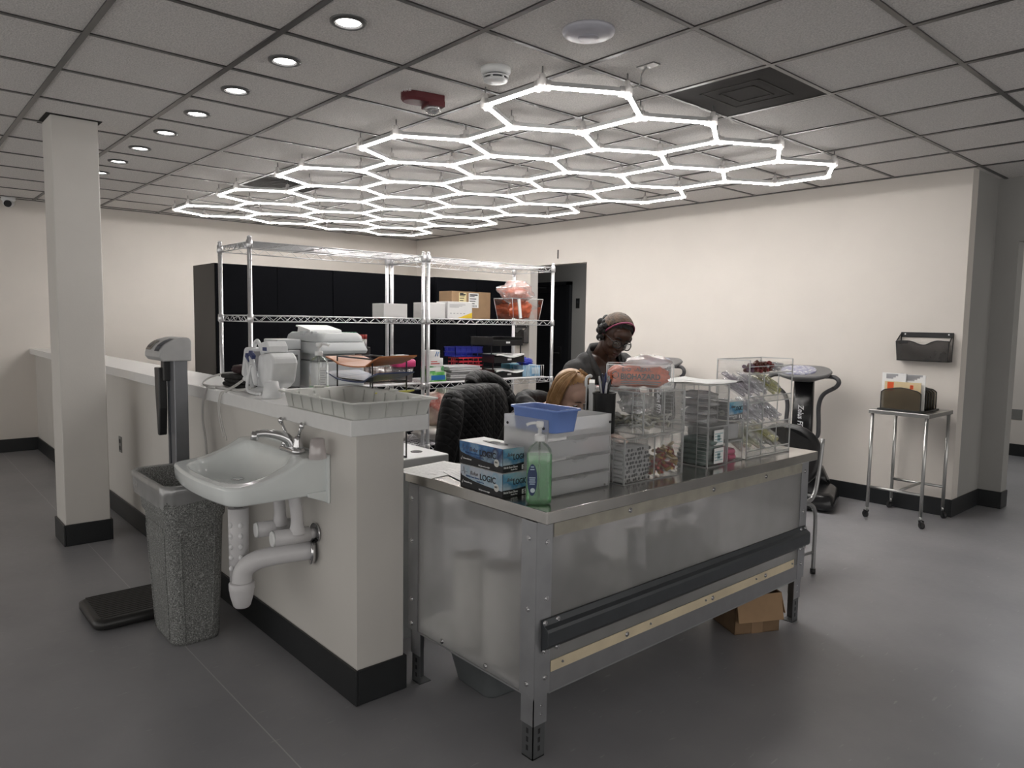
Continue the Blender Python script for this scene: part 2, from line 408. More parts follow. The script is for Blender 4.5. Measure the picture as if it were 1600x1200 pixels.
tag(text('1', .15, (-6.262, YR-.003, 2.232), (R(90), 0, 0), INK, None, 'number_sign', depth=.004, sx=.75), 'thin black number 1 fixed above the corridor opening', 'sign')

# ------------------------------------------------------------------ ceiling fixtures
def led_material():
    # batten diffuser: brightest along its underside, right below the LEDs, dimmer up its flanks
    m, nt, out = _new('led_diffuser_glow')
    e = N(nt, 'ShaderNodeEmission'); e.inputs[0].default_value = (1.0, .965, .93, 1)
    g_ = N(nt, 'ShaderNodeNewGeometry'); sx = N(nt, 'ShaderNodeSeparateXYZ'); nt.links.new(g_.outputs['True Normal'], sx.inputs[0])
    mr = N(nt, 'ShaderNodeMapRange'); mr.interpolation_type = 'SMOOTHSTEP'
    mr.inputs[1].default_value = -.35; mr.inputs[2].default_value = -.85; mr.inputs[3].default_value = TUBE*.30; mr.inputs[4].default_value = TUBE*1.9
    nt.links.new(sx.outputs[2], mr.inputs[0]); nt.links.new(mr.outputs[0], e.inputs[1]); nt.links.new(e.outputs[0], out.inputs[0])
    return m
LED = led_material()
def hexagon_fixture():
    a = .425; s = a*math.sqrt(3)
    x0, y0 = -2.78, 2.44; zc = 2.578
    t_ = thing('hexagon_light', 'large white glowing honeycomb of LED tubes hung under the ceiling', 'ceiling light', (x0, y0, zc))
    cells = [(-1.275*k, s*(i+.5)) for k in range(5) for i in range(4)] + [(-1.275*k-.6375, s*(i+1)) for k in range(4) for i in range(3)]
    nodes = {}; edges = set()
    def key(x, y): return (round(x, 2), round(y, 2))
    for cx, cy in cells:
        ks = []
        for q in range(6):
            an = R(60*q); x, y = cx+a*math.cos(an), cy+a*math.sin(an)
            kk = None
            for n_ in nodes:
                if abs(n_[0]-x) < .05 and abs(n_[1]-y) < .05: kk = n_
            if kk is None: kk = key(x, y); nodes[kk] = (x, y)
            ks.append(kk)
        for q in range(6): edges.add(tuple(sorted((ks[q], ks[(q+1) % 6]))))
    def depth(e): return (nodes[e[0]][0]+nodes[e[1]][0])*.748 - (nodes[e[0]][1]+nodes[e[1]][1])*.664
    es = sorted(edges, key=depth, reverse=True)
    rest = MB(); tube_me = {}
    GREYH = mat('tube_housing', (.45, .45, .45), .4)
    prof = [(-.011, .009)] + [(.0115*math.cos(R(q)), .0115*math.sin(R(q))) for q in (172, 195, 222, 250, 290, 318, 345, 368)] + [(.011, .009)]
    def tube_into(m, e):
        p, q = Vector((*nodes[e[0]], 0)), Vector((*nodes[e[1]], 0)); d = (q-p).normalized(); n_ = Vector((-d.y, d.x, 0)); z = Vector((0, 0, 1))
        p2, q2 = p+d*.012, q-d*.012
        m.loft([[b+n_*u+z*v for u, v in prof] for b in (p2, q2)], 0, True, True, True)
        hp = [(-.0132, .0015), (-.0118, .0015), (-.0118, .0095), (.0118, .0095), (.0118, .0015), (.0132, .0015), (.0125, .022), (-.0125, .022)]
        m.loft([[b+n_*u+z*v for u, v in hp] for b in (p2, q2)], 1, True, True, False)
    for k_, e in enumerate(es):
        if k_ < 100:
            m = MB(); tube_into(m, e); m.build('light_tube', [LED, GREYH], t_)
        else: tube_into(rest, e)
    o = rest.build('light_tubes', [LED, GREYH], t_); o['kind'] = 'stuff'
    CONN = clear('connector_plastic', (.95, .93, .92), .2, haze=.62, hazecol=(.85, .84, .83)); STUB = mat('hanger_steel', (.35, .35, .35), .3, metal=.8)
    for kk, (x, y) in nodes.items():
        m = MB().lathe([(.022, -.016), (.026, -.012), (.026, .030), (.016, .034), (.015, .055), (.011, .058)], (x, y, 0), 12, 0)
        for e in es:
            if kk in e:
                o_ = nodes[e[1] if e[0] == kk else e[0]]; d = Vector((o_[0]-x, o_[1]-y, 0)).normalized()
                n_ = Vector((-d.y, d.x, 0)); p = Vector((x, y, 0)); z = Vector((0, 0, 1))
                m.loft([[p+d*s_+n_*u+z*v for u, v in ((-.018, -.012), (-.013, -.0175), (.013, -.0175), (.018, -.012), (.017, .026), (-.017, .026))] for s_ in (.01, .04)], 0, True, True, False)
        m.cyl((x, y, .028), (x, y, H-zc-.0005), .004, n=6, mi=1)
        m.build('connector', [CONN, STUB], t_)
    # cable and junction clip at the near corner of the fixture
    x, y = -2.355-x0, 2.808-y0
    MB().tube(smooth_path([(x, y, .02), (x+.06, y+.02, .03), (x+.09, y-.01, .06), (x+.13, y-.02, .088)]), .004, 6).box(x+.09, x+.19, y-.045, y+.005, .086, .092).build('power_cable', STUB, t_)
hexagon_fixture()
DLED = emission('downlight_glow', (1.0, .97, .94), DOWN)
def downlights():
    RING = mat('downlight_trim', (.085, .085, .085), .35, metal=.4); CUP = mat('downlight_reflector', (.5, .5, .5), .25, metal=.7)
    t_ = None
    for k in range(8):
        loc = (-2.748-.6075*k, 1.517, H)
        lab = ['nearest recessed downlight in the row along the ceiling', 'second nearest recessed downlight of the ceiling row', 'third recessed downlight from the near end of the row',
               'fourth recessed downlight from the near end of the row', 'fourth recessed downlight from the far end of the row', 'third recessed downlight from the far end of the row',
               'second farthest recessed downlight beside the pillar', 'farthest recessed downlight half hidden by the pillar'][k]
        if k: again(t_, loc, label=lab); continue
        t_ = thing('downlight', lab, 'downlight', loc, 0, 'downlights in a row')
        MB().lathe([(.056, -.001), (.054, -.010), (.062, -.012), (.074, -.008), (.0755, 0)], n=32, cap0=False, cap1=False).build('trim_ring', RING, t_)
        MB().lathe([(.0555, -.010), (.048, -.0015)], n=32, cap0=False, cap1=False).build('reflector', CUP, t_)
        MB().lathe([(.0001, -.0030), (.048, -.0030), (.048, -.0010), (.0001, -.0010)], n=32, cap0=False, cap1=False).build('lens', DLED, t_)
downlights()
def ceiling_things():
    t_ = thing('access_point', 'flat round white disc mounted on the ceiling tile near the top', 'wireless disc', (-2.132, 2.285, H))
    APM = mat('access_point_plastic', (.45, .45, .50), .35)
    MB().lathe([(.108, 0), (.110, -.006), (.106, -.016), (.085, -.025), (.045, -.030), (.0001, -.031)], n=40).build('housing', APM, t_)
    MB().lathe([(.040, -.0295), (.043, -.031), (.040, -.0335), (.0001, -.0335)], n=32, cap0=False).build('centre_ring', mat('ap_centre', (.38, .38, .43), .4), t_)
    t_ = thing('smoke_detector', 'small white round smoke detector with slots on the ceiling', 'smoke detector', (-2.745, 2.30, H))
    MB().lathe([(.072, 0), (.073, -.018), (.066, -.030), (.056, -.034)], n=32).build('base', WHITEP, t_)
    MB().lathe([(.054, -.034), (.050, -.040), (.046, -.046), (.046, -.058)], n=32).build('slotted_chamber', DGREY, t_)
    MB().lathe([(.062, -.040), (.062, -.046), (.056, -.046), (.056, -.040)], n=32, cap0=False, cap1=False).lathe([(.058, -.053), (.056, -.062), (.035, -.068), (.0001, -.069)], n=32).build('cover', WHITEP, t_)
    for q in range(6):
        a = R(60*q); MB().cbox(.054*math.cos(a), .054*math.sin(a), -.049, .008, .008, .02).build('rib', WHITEP, t_)
    t_ = thing('fire_alarm_strobe', 'dark red fire alarm with a clear strobe lens on the ceiling', 'fire alarm', (-3.335, 2.275, H), R(38))
    RED = mat('alarm_red', (.085, .007, .011), .45)
    pr = [(-.055, .115), (.055, .115), (.062, .03), (.062, -.05)] + [(.062*math.cos(R(a)), -.05+.062*math.sin(R(a))) for a in range(-20, -180, -20)] + [(-.062, -.05), (-.062, .03)]
    # long body along local y: rounded sounder end and squared strobe end
    MB().M
    b = MB(); b.M = Matrix.Rotation(R(-52), 4, 'Z')
    b.loft([[(x*1.0, y, 0) for x, y in pr], [(x*1.0, y, -.032) for x, y in pr], [(x*.86, y*.9, -.046) for x, y in pr]], smooth=False); b.box(-.055, .055, .02, .117, -.062, -.03)
    b.build('body', RED, t_, bevel=.004)
    s = MB(); s.M = Matrix.Rotation(R(-52), 4, 'Z'); s.sphere((0, .066, -.062), .046, .046, .034, 18, 10); s.build('strobe_lens', clear('strobe_clear', (.9, .9, .92), .5, haze=.35), t_)
    s = MB(); s.M = Matrix.Rotation(R(-52), 4, 'Z')
    for q in range(7): s.box(-.03+.01*q-.003, -.03+.01*q+.003, .04, .095, -.085+abs(q-3)*.004, -.066)
    s.build('reflector', CHROME, t_)
    text('FIRE', .032, (-.075, -.098, -.012), (R(90), 0, R(-14)), WINK, t_)
    s = MB(); s.M = Matrix.Rotation(R(-52), 4, 'Z'); s.box(-.018, .018, .117, .1185, -.03, -.012); s.build('sticker', WPAPER, t_)
    t_ = thing('security_camera', 'white dome security camera in the far left ceiling corner', 'security camera', (-9.17, 1.135, H))
    MB().lathe([(.062, 0), (.064, -.03), (.05, -.045)], n=24).build('mount', WHITEP, t_)
    MB().sphere((0, 0, -.055), .052, nu=20, nv=14).build('dome', WHITEP, t_)
    d = Vector((.85, -.25, -.35)).normalized()
    MB().cyl(Vector((0, 0, -.055))+d*.040, Vector((0, 0, -.055))+d*.060, .034, n=20).build('lens', BLACK, t_)
    VENT = mat('dark_vent_panel', (.026, .024, .023), .75, spec=.15, var=.2, vscale=3, bump=.15, bscale=300)
    VEN2 = mat('dark_vent_core', (.036, .034, .032), .75, spec=.15)
    for (kx, ky, lab) in ((2, 4, 'dark square vent panel in the ceiling right of the honeycomb light'), (-5, 3, 'dark ceiling panel above the far end of the honeycomb light')):
        x, y = GX+GS*kx, GY+GS*ky
        t_ = thing('ceiling_vent', lab, 'ceiling vent', (x+GS/2, y+GS/2, H))
        MB().cbox(0, 0, -.002, GS-.026, GS-.026, .004).build('panel', VENT, t_)
        p = MB()
        for q in (.10, .17):
            p.box(-q, q, -q, -q+.012, -.0055, -.0038).box(-q, q, q-.012, q, -.0055, -.0038).box(-q, -q+.012, -q, q, -.0055, -.0038).box(q-.012, q, -q, q, -.0055, -.0038)
        p.build('core_outline', VEN2, t_)
ceiling_things()

# ------------------------------------------------------------------ counter, sink, bin, scale
def counter_and_sink():
    c = MB().box(XF, -2.303, 1.275, 1.612, 1.040, 1.100).build('countertop', WQUARTZ, bevel=.003)
    tag(c, 'long white countertop slab capping the low half wall', 'countertop')
    # wall-hung porcelain basin; local origin at the wall, x along the wall, y out of the wall (negative), z up
    t_ = thing('wall_sink', 'white wall-hung porcelain sink on the half wall above the bin', 'sink', (-2.90, HY0, 0))
    xs = [-.325+.65*i/26 for i in range(27)]; ys = [-.405*j/22 for j in range(23)]
    def hw(y):      # half width, with rounded front corners
        k = -y-.328
        return .325 if k <= 0 else .325-.06+math.sqrt(max(0, .06**2-k*k))
    def topz(x, y):
        d = -y
        s_ = min(1, max(0, (d-.10)/.27)); z = .926-.078*(1-(1-s_)**2.2)
        u = x/.268; v = (d-.226)/.135
        q = (abs(u)**4+abs(v)**4)**(1/4)
        if q < 1:
            e = 1-q; z -= .012*min(1, e/.06)+.115*(1-(1-min(1, e/.75))**2)
        return z
    vs = []; fs = []
    nx, ny = 57, 45
    for j in range(ny):
        y = -.388*(1-(1-j/(ny-1))**1.35)
        for i in range(nx):
            u = -1+2*i/(nx-1); x = u*hw(y)
            vs.append((x, y*(1+.06*(1-u*u)*min(1, -y/.4)), topz(x, y)))
    for j in range(ny-1):
        for i in range(nx-1): fs.append((j*nx+i, j*nx+i+1, (j+1)*nx+i+1, (j+1)*nx+i))
    border = [i for i in range(nx)] + [j*nx+nx-1 for j in range(1, ny)] + [(ny-1)*nx+i for i in range(nx-2, -1, -1)] + [j*nx for j in range(ny-2, 0, -1)]
    b = MB(); bn = len(border)
    def ring(off, zf):
        return [(vs[k][0]*(1+off), vs[k][1]*(1+off*.8), zf(vs[k][2])) for k in border]
    r0 = ring(.012, lambda z: z-.003); r1 = ring(.020, lambda z: z-.013)
    n0 = len(vs)
    for k in range(bn):
        fs.append((border[k], n0+k, n0+(k+1) % bn, border[(k+1) % bn])); fs.append((n0+k, n0+bn+k, n0+bn+(k+1) % bn, n0+(k+1) % bn))
    b.add(vs+r0+r1, fs, 0, True)
    b.loft([r1, ring(.018, lambda z: z*.4+.792*.6), ring(.006, lambda z: .784), ring(-.012, lambda z: .776), ring(-.5, lambda z: .774)], cap0=False)
    b.lathe([(.19, .778), (.16, .752), (.10, .735), (.05, .730)], (-.02, -.225, 0), 28, sy=.62)
    bo = b.build('basin', PORC, t_)
    m = MB(); m.box(-.33, .348, -.012, 0, .74, .935); m.prism([(0, .74), (-.09, .775), (-.09, .79), (0, .79)], .30, .335, 'x'); m.prism([(0, .74), (-.09, .775), (-.09, .79), (0, .79)], -.33, -.295, 'x')
    m.build('back_bracket', PORC, t_, bevel=.005)
    MB().lathe([(.026, .805), (.022, .809), (.012, .806)], (-.02, -.225, -.0015), 20).build('drain', CHROME, t_)
    # faucet
    f = thing('faucet', 'chrome two-handle faucet on the back deck of the white sink', 'faucet', (-2.76, HY0-.062, .925))
    MB().loft([ringz(rr(.165, .055, .027), 0), ringz(rr(.165, .055, .027), .012), ringz(rr(.15, .042, .02), .02)]).build('base_plate', CHROME, f)
    sp = smooth_path([(0, 0, .015), (-.002, -.012, .045), (-.012, -.045, .066), (-.03, -.095, .078), (-.045, -.132, .076)], 6)
    MB().tube(sp, [.024-.010*k/(len(sp)-1) for k in range(len(sp))], 14).cyl((-.045, -.130, .085), (-.047, -.138, .052), .0155, n=14).build('spout', CHROME, f)
    for sx, tip in ((-1, (-.075, .0, .125)), (1, (.125, .012, .115))):
        h = MB().lathe([(.022, .015), (.020, .03), (.015, .048), (.016, .06), (.009, .068)], (sx*.052, 0, 0), 18)
        p = Vector((sx*.052, 0, .06)); q = Vector(tip)
        q = p + (Vector((sx*.045, -.005, .055)))
        h.tube([p, p.lerp(q, .5), q], [.0075, .006, .007], 10); h.sphere(q, .014, .010, .015, 12, 8)
        h.build('handle', CHROME, f)
    PINK = clear('translucent_cup_plastic', (.9, .86, .86), .2, haze=.65, hazecol=(.80, .74, .74))
    cup = MB().lathe([(.033, 0), (.034, .002), (.026, .075), (.022, .078), (.0001, .078)], n=24, cap0=False).build('plastic_cup', PINK, loc=(-2.553, HY0-.055, .9257))
    tag(cup, 'small frosted cup turned upside down on the sink deck', 'cup')
    # plumbing below
    p = thing('drain_trap', 'white insulated drain pipe and trap below the sink', 'drain pipe', (-2.92, 1.10, 0))
    PIPEW = mat('pipe_cover_white', (.58, .57, .58), .38, var=.03)
    MB().cyl((0, 0, .73), (0, 0, .665), .018, n=16).lathe([(.03, .728), (.03, .72), (.02, .716)], n=20).build('tailpiece', CHROME, p)
    s = MB().tube([(0, 0, .685), (0, 0, .55), (-.004, 0, .38)], [.041, .040, .036], 20).build('pipe_sleeve', PIPEW, p)
    kn = MB()
    for z in (.62, .575, .53, .485, .44):
        for a in (-70, -10):
            kn.sphere((.039*math.cos(R(a)), .039*math.sin(R(a)), z), .010, .010, .012, 10, 6)
    kn.build('sleeve_dimples', mat('sleeve_dimple', (.66, .66, .67), .35), s)['kind'] = 'stuff'
    MB().lathe([(.028, .285), (.034, .292), (.046, .335), (.048, .355), (.050, .36), (.050, .385), (.046, .39)], (.05, -.01, 0), 22).build('trap_cup', PIPEW, p)
    tp = smooth_path([(.05, -.01, .385), (.055, 0, .44), (.085, .04, .478), (.14, .11, .50), (.20, .190, .515), (.222, .222, .518)], 6)
    MB().tube(tp, .039, 18).build('trap_arm', PIPEW, p)
    MB().cyl((.216, .206, .518), (.222, .224, .518), .058, .05, 26).build('wall_flange', CHROME, p)
    for (dx, nm, lab) in ((.0, 'right', 'white capped water valve cover under the right of the sink'), (-.160, 'left', 'white water valve cover behind the drain pipe')):
        v = thing('valve_cover', lab, 'water valve', (-2.672+dx, HY0, .598))
        m = MB().cyl((0, -.035, 0), (-.02, -.175, .0), .030, .033, 18); m.build('valve_body', PIPEW, v)
        MB().cyl((-.02, -.176, 0), (-.021, -.184, 0), .033, .028, 18).build('end_cap', WHITEP, v)
        MB().tube(smooth_path([(-.004, -.085, .01), (-.002, -.085, .05), (.0, -.088, .10), (.003, -.10, .17)], 4), [.036, .034, .030, .027, .025, .024, .024, .024, .024, .024, .024, .024, .024][:13], 16).build('riser', PIPEW, v)
        MB().cyl((0, -.04, 0), (0, -.012, 0), .021, n=16).build('stub', PIPEW, v)
        MB().cyl((0, -.012, 0), (0, -.0005, 0), .040, .036, 22).build('wall_flange', CHROME, v)
counter_and_sink()
SPECK = mat('speckled_grey_plastic', (.1, .1, .1), .55, vscale=190, ramp=[(.30, (.05, .051, .05)), (.46, (.15, .154, .15)), (.57, (.23, .236, .228)), (.70, (.46, .465, .45))], bump=.08, bscale=160)
def bin_and_scale():
    t_ = thing('trash_bin', 'tall speckled grey square trash bin under the sink', 'trash bin', (-3.415, 1.05, 0))
    prof = [(0, .30, .205), (.02, .315, .215), (.30, .35, .235), (.56, .385, .252), (.575, .41, .268), (.66, .44, .275), (.715, .50, .285), (.73, .535, .29)]
    rings = [ringz(rr(w, d, .055, 6, -.02-(w-.30)*.30), z) for z, w, d in prof]
    inner = [ringz(rr(w-.03, d-.03, .045, 6, -.02-(w-.30)*.30), z) for z, w, d in reversed(prof[1:])]
    MB().loft(rings+[ringz(rr(.50, .258, .045, 6, -.02-.235*.30), .731)]+inner[1:]).build('bin_body', SPECK, t_, bevel=.0)
    p = MB()      # recessed panel outlines on the two near faces
    def facept(u, z, face):
        k = 0
        for a_, b_ in zip(prof, prof[1:]):
            if a_[0] <= z <= b_[0]:
                q = (z-a_[0])/(b_[0]-a_[0]); w = a_[1]+(b_[1]-a_[1])*q; d = a_[2]+(b_[2]-a_[2])*q
        cx = -.02-(w-.30)*.30
        return (cx+u*(w/2-.055), -d/2-.001, z) if face == 's' else (cx+w/2+.001, u*(d/2-.05), z)
    for face in ('s', 'e'):
        p.tube([facept(-1, .02+k*.06, face) for k in range(9)]+[facept(-.9, .53, face), facept(0, .535, face), facept(.9, .53, face)]+[facept(1, .50-k*.06, face) for k in range(9)], .0035, 6)
    p.build('panel_ridges', SPECK, t_)
    lin_ = MB()   # bag folded over the rim
    rim = prof[-1]; n = 72
    def rg(w, d, z, amp, ph, off=0):
        o = []
        for k, (x, y) in enumerate(rr(w, d, .06, 17, -.02-.235*.30)):
            zz = z + amp*math.sin(k*.9+ph)*.5+amp*math.sin(k*.37+ph*2)*.7 
            o.append((x, y, zz))
        return o
    lin_.loft([rg(.470, .225, .60, .01, 3), rg(.492, .243, .68, .006, 2), rg(.508, .262, .731, 0, 0), rg(.525, .283, .7365, 0, 0), rg(.546, .302, .730, 0, 0), rg(.530, .298, .69, .008, .5), rg(.505, .296, .645, .018, 1.3)], cap0=False, cap1=False)
    lin_.build('bin_liner', clear('bin_liner_film', (.93, .93, .93), .3, rough=.15, haze=.42, hazecol=(.8, .8, .8)), t_)
    s = thing('weighing_scale', 'standing medical weighing scale with black platform and grey post behind the bin', 'scale', (-3.85, .95, 0))
    MB().loft([ringz(rr(.37, .46, .05, 5), .008), ringz(rr(.385, .475, .05, 5), .02), ringz(rr(.385, .475, .05, 5), .045), ringz(rr(.35, .44, .05, 5), .057)]).box(-.15, -.11, -.18, -.14, 0, .01).box(.11, .15, -.18, -.14, 0, .01).box(-.15, -.11, .14, .18, 0, .01).box(.11, .15, .14, .18, 0, .01).build('platform', mat('scale_base_black', (.016, .0155, .015), .38, var=.1), s)
    rb = MB()
    for k in range(14): rb.box(-.165+.0245*k-.003, -.165+.0245*k+.003, -.205, .205, .057, .0585)
    rb.build('tread_mat', mat('tread_rubber', (.018, .017, .0165), .65), s)
    ALU = mat('scale_post_aluminium', (.20, .205, .22), .38, metal=.6, var=.05); LGR = mat('scale_head_grey', (.42, .42, .42), .4)
    MB().box(-.05, .065, .170, .235, .04, 1.26).build('post', ALU, s, bevel=.004)
    MB().box(-.035, -.008, .165, .171, .3, 1.25).build('post_channel', mat('post_channel_dark', (.075, .08, .09), .4, metal=.4), s)
    MB().box(-.11, .13, .18, .24, .004, .05).build('post_foot', BLACK, s, bevel=.008)
    h = [(.0, .0), (.0, .125)]
    hp = [(.235, 0), (.235, .095)] + [(.235-.02+.02*math.cos(R(a)), .095+.02*math.sin(R(a))) for a in (30, 60, 90)] + [(.215-.13*math.sin(R(a)), .035+.08*math.cos(R(a))) for a in (15, 35, 55, 75, 90)] + [(.085, .02), (.10, 0)]
    hd = MB(); hd.M = Matrix.Translation((0, 0, 1.245)) @ Matrix.Rotation(R(0), 4, 'Z')
    hd.prism([(x+.0, z) for x, z in hp], -.115, .130, 'x'); hd.build('head', LGR, s, bevel=.006)
    fp = MB(); fp.M = hd.M
    def facing(m_, x0, x1, a0, a1, rad=.1315, nn=5):
        rows = []
        for k in range(nn+1):
            a = R(a0+(a1-a0)*k/nn); y, z = .215-rad*math.sin(a), .035+(rad-.05)*math.cos(a)
            rows.append((y, z))
        v = []; f = []
        for k, (y, z) in enumerate(rows): v += [(x0, y, z), (x1, y, z)]
        for k in range(nn): f.append((2*k, 2*k+1, 2*k+3, 2*k+2))
        m_.add(v, f)
    facing(fp, .045, .118, 25, 80); fp.build('keypad', mat('keypad_dark_blue', (.03, .035, .05), .4), s)
    fp = MB(); fp.M = hd.M; facing(fp, -.10, -.015, 40, 78); fp.build('display', mat('display_grey_brown', (.16, .14, .12), .25), s)
    fp = MB(); fp.M = hd.M; facing(fp, -.095, -.04, 52, 70, .1325); fp.build('display_screen', mat('display_dark', (.035, .03, .028), .2), s)
    kk = MB(); kk.M = hd.M
    for r_ in range(3):
        for c_ in range(5): facing(kk, .051+c_*.0135, .060+c_*.0135, 32+r_*15, 42+r_*15, .1325, 2)
    kk.build('keys', mat('key_light', (.10, .11, .14), .4), s)
    hr = MB().prism([(-.11, 1.205), (-.035, 1.205), (-.035, 1.0), (-.052, .86), (-.075, .86), (-.105, 1.1)], .125, .165, 'y').build('height_rod_holder', BLACK, s, bevel=.006)
    MB().box(-.05, .0, .14, .18, 1.14, 1.27).build('rod_clip', BLACK, s, bevel=.004)
bin_and_scale()

# ------------------------------------------------------------------ steel work table
TZ = .860
def acrylic_walls(m, x0, x1, y0, y1, z0, z1, t=.003, top=True, bottom=True, edge=1, er=.0016, front=True, openside=None):
    """clear panels (slot 0) with visible edge bars (slot 1)"""
    m.box(x0, x1, y0, y0+t, z0, z1); m.box(x0, x1, y1-t, y1, z0, z1)
    m.box(x0, x0+t, y0+t, y1-t, z0, z1)
    if front: m.box(x1-t, x1, y0+t, y1-t, z0, z1)
    if bottom: m.box(x0, x1, y0, y1, z0-.0005, z0+t)
    if top: m.box(x0, x1, y0, y1, z1-t, z1)
    for x in (x0, x1):
        for y in (y0, y1): m.box(x-er, x+er, y-er, y+er, z0, z1, edge)
    for z in (z0+er, z1):
        for x in (x0, x1): m.box(x-er, x+er, y0, y1, z-er, z+er, edge)
        for y in (y0, y1): m.box(x0, x1, y-er, y+er, z-er, z+er, edge)
    return m
def work_table():
    t_ = thing('work_table', 'steel-topped work table with frosted panels and a dark bumper rail', 'table', (-1.66, 1.59, 0))
    X0, L = -.765, 1.82           # depth behind the front face, length along +y
    top = MB().box(X0, .052, -.006, L+.008, .818, TZ).build('tabletop', STEEL, t_, bevel=.003)
    # frame: angle uprights at the four corners, adjustable feet with key slots
    def leg(x, y, sx, sy):
        m = MB(); w = .062
        m.box(min(x, x+sx*w), max(x, x+sx*w), min(y, y+sy*.003), max(y, y+sy*.003), .12, .818)
        m.box(min(x, x+sx*.003), max(x, x+sx*.003), min(y, y+sy*w), max(y, y+sy*w), .12, .818)
        o = m.build('leg', GALV, t_)
        f = MB(); a = .004; w2 = w-.008
        xa, ya = x+sx*a, y+sy*a
        f.box(min(xa, xa+sx*w2), max(xa, xa+sx*w2), min(ya, ya+sy*.003), max(ya, ya+sy*.003), 0, .2)
        f.box(min(xa, xa+sx*.003), max(xa, xa+sx*.003), min(ya, ya+sy*w2), max(ya, ya+sy*w2), 0, .2)
        f.box(min(xa, xa+sx*w2), max(xa, xa+sx*w2), min(ya, ya+sy*w2), max(ya, ya+sy*w2), 0, .004)
        fo = f.build('foot_bracket', mat('dark_galvanised', (.13, .135, .14), .45, metal=.6), o)
        k = MB()
        for z in (.035, .065, .095):
            k.box(min(x-sx*.0006+sx*a, x+sx*.005), max(x-sx*.0006+sx*a, x+sx*.005), y+sy*.032-.005, y+sy*.032+.005, z-.009, z+.009)
            k.box(x+sx*.032-.005, x+sx*.032+.005, min(y-sy*.0006+sy*a, y+sy*.005), max(y-sy*.0006+sy*a, y+sy*.005), z-.009, z+.009)
        k.build('key_slots', INK, o)['kind'] = 'stuff'
        b = MB()
        for z in (.155, .185): b.cyl((x-sx*.003, y+sy*.035, z), (x+sx*.002, y+sy*.035, z), .005, n=8)
        b.build('leg_bolts', CHROME, o)['kind'] = 'stuff'
    leg(0, 0, -1, 1); leg(0, L, -1, -1); leg(X0+.04, 0, 1, 1); leg(X0+.04, L, 1, -1)
    # frosted panels: long front, left end, right end
    MB().box(.0045, .0085, -.006, L+.004, .226, .818).build('front_panel', PANEL, t_)
    MB().box(X0+.035, .004, -.0085, -.0045, .226, .818).build('end_panel', PANEL, t_)
    MB().box(X0+.035, .004, L+.0045, L+.0085, .226, .818).build('end_panel', PANEL, t_)
    # bright metal edge strips on the front corner and low edges
    MB().box(.0088, .0105, -.008, .062, .226, .818).build('corner_strip', GALV, t_)
    MB().box(.0088, .0105, L-.062, L+.006, .226, .818).build('corner_strip', GALV, t_)
    MB().box(-.06, .0105, -.0105, -.0088, .226, .818).build('corner_strip', GALV, t_)
    MB().box(X0+.035, X0+.10, -.0105, -.0088, .226, .818).build('corner_strip', GALV, t_)
    MB().box(.0086, .0098, .06, L-.06, .226, .300).build('bottom_strip', mat('clear_grey_strip', (.24, .24, .25), .35, metal=.4), t_)
    MB().box(.0086, .0100, .06, L-.06, .222, .228).build('edge_lip', GALV, t_)
    MB().box(X0+.035, .0105, -.0110, -.0088, .222, .228).build('edge_lip', GALV, t_)
    # wooden battens behind the panel top and bottom
    MB().box(.0086, .0104, .07, L-.045, .757, .815).build('upper_batten', mat('wood_seen_through_film', (.33, .31, .26), .4, var=.15), t_)
    MB().box(.0099, .0125, .065, L-.10, .296, .335).build('lower_batten', WOOD, t_, bevel=.001)
    # bumper rail
    rp = [(.011, .488), (.018, .488), (.026, .470), (.040, .462), (.044, .452), (.044, .408), (.040, .400), (.028, .394), (.018, .382), (.011, .382)]
    m = MB(); m.prism(rp, .018, L-.01, 'y'); rail = m.build('bumper_rail', DGREY, t_, bevel=.0015)
    def bolt(x, y, z, ax='x', r=.0065, pa=t_, m=CHROME):
        b = MB()
        if ax == 'x': b.tube([(x-.0005, y, z), (x+.0028, y, z)], [r*1.5, r*1.5], 12).tube([(x+.0028, y, z), (x+.006, y, z)], [r, r*.9], 6)
        else: b.tube([(x, y+.0005, z), (x, y-.0028, z)], [r*1.5, r*1.5], 12).tube([(x, y-.0028, z), (x, y-.006, z)], [r, r*.9], 6)
        b.build('bolt', m, pa)
    for y in (.026, .085):
        for z in (.478, .383): bolt(.020, y, z, pa=rail)
    for y in (L-.02, L-.065):
        for z in (.478, .383): bolt(.020, y, z, pa=rail)
    for z in (.745, .555, .285): bolt(.0105, .04, z)
    for z in (.76, .56, .30): bolt(.0105, L-.03, z)
    for y in (.46, 1.0, 1.42): bolt(.0105, y, .783)
    for y in (.46, 1.02, 1.45): bolt(.0125, y, .316)
    for y in (.12, .60, .97, 1.37, 1.70): bolt(.0125, y, .318, r=.003, m=GALV)
    for z in (.76, .52, .265): bolt(-.025, -.0105, z, 'y')
    for z in (.76, .59, .35, .25): bolt(X0+.06, -.0105, z, 'y')
    for x in (-.50, -.24): bolt(x, -.0088, .245, 'y')
    # inside shelf and back rail
    MB().box(X0+.045, -.006, .006, L-.006, .232, .246).build('inner_shelf', mat('inner_shelf_grey', (.5, .5, .49), .6), t_)
    MB().box(X0+.04, X0+.06, .01, L-.01, .76, .815).build('back_rail', GALV, t_)
work_table()
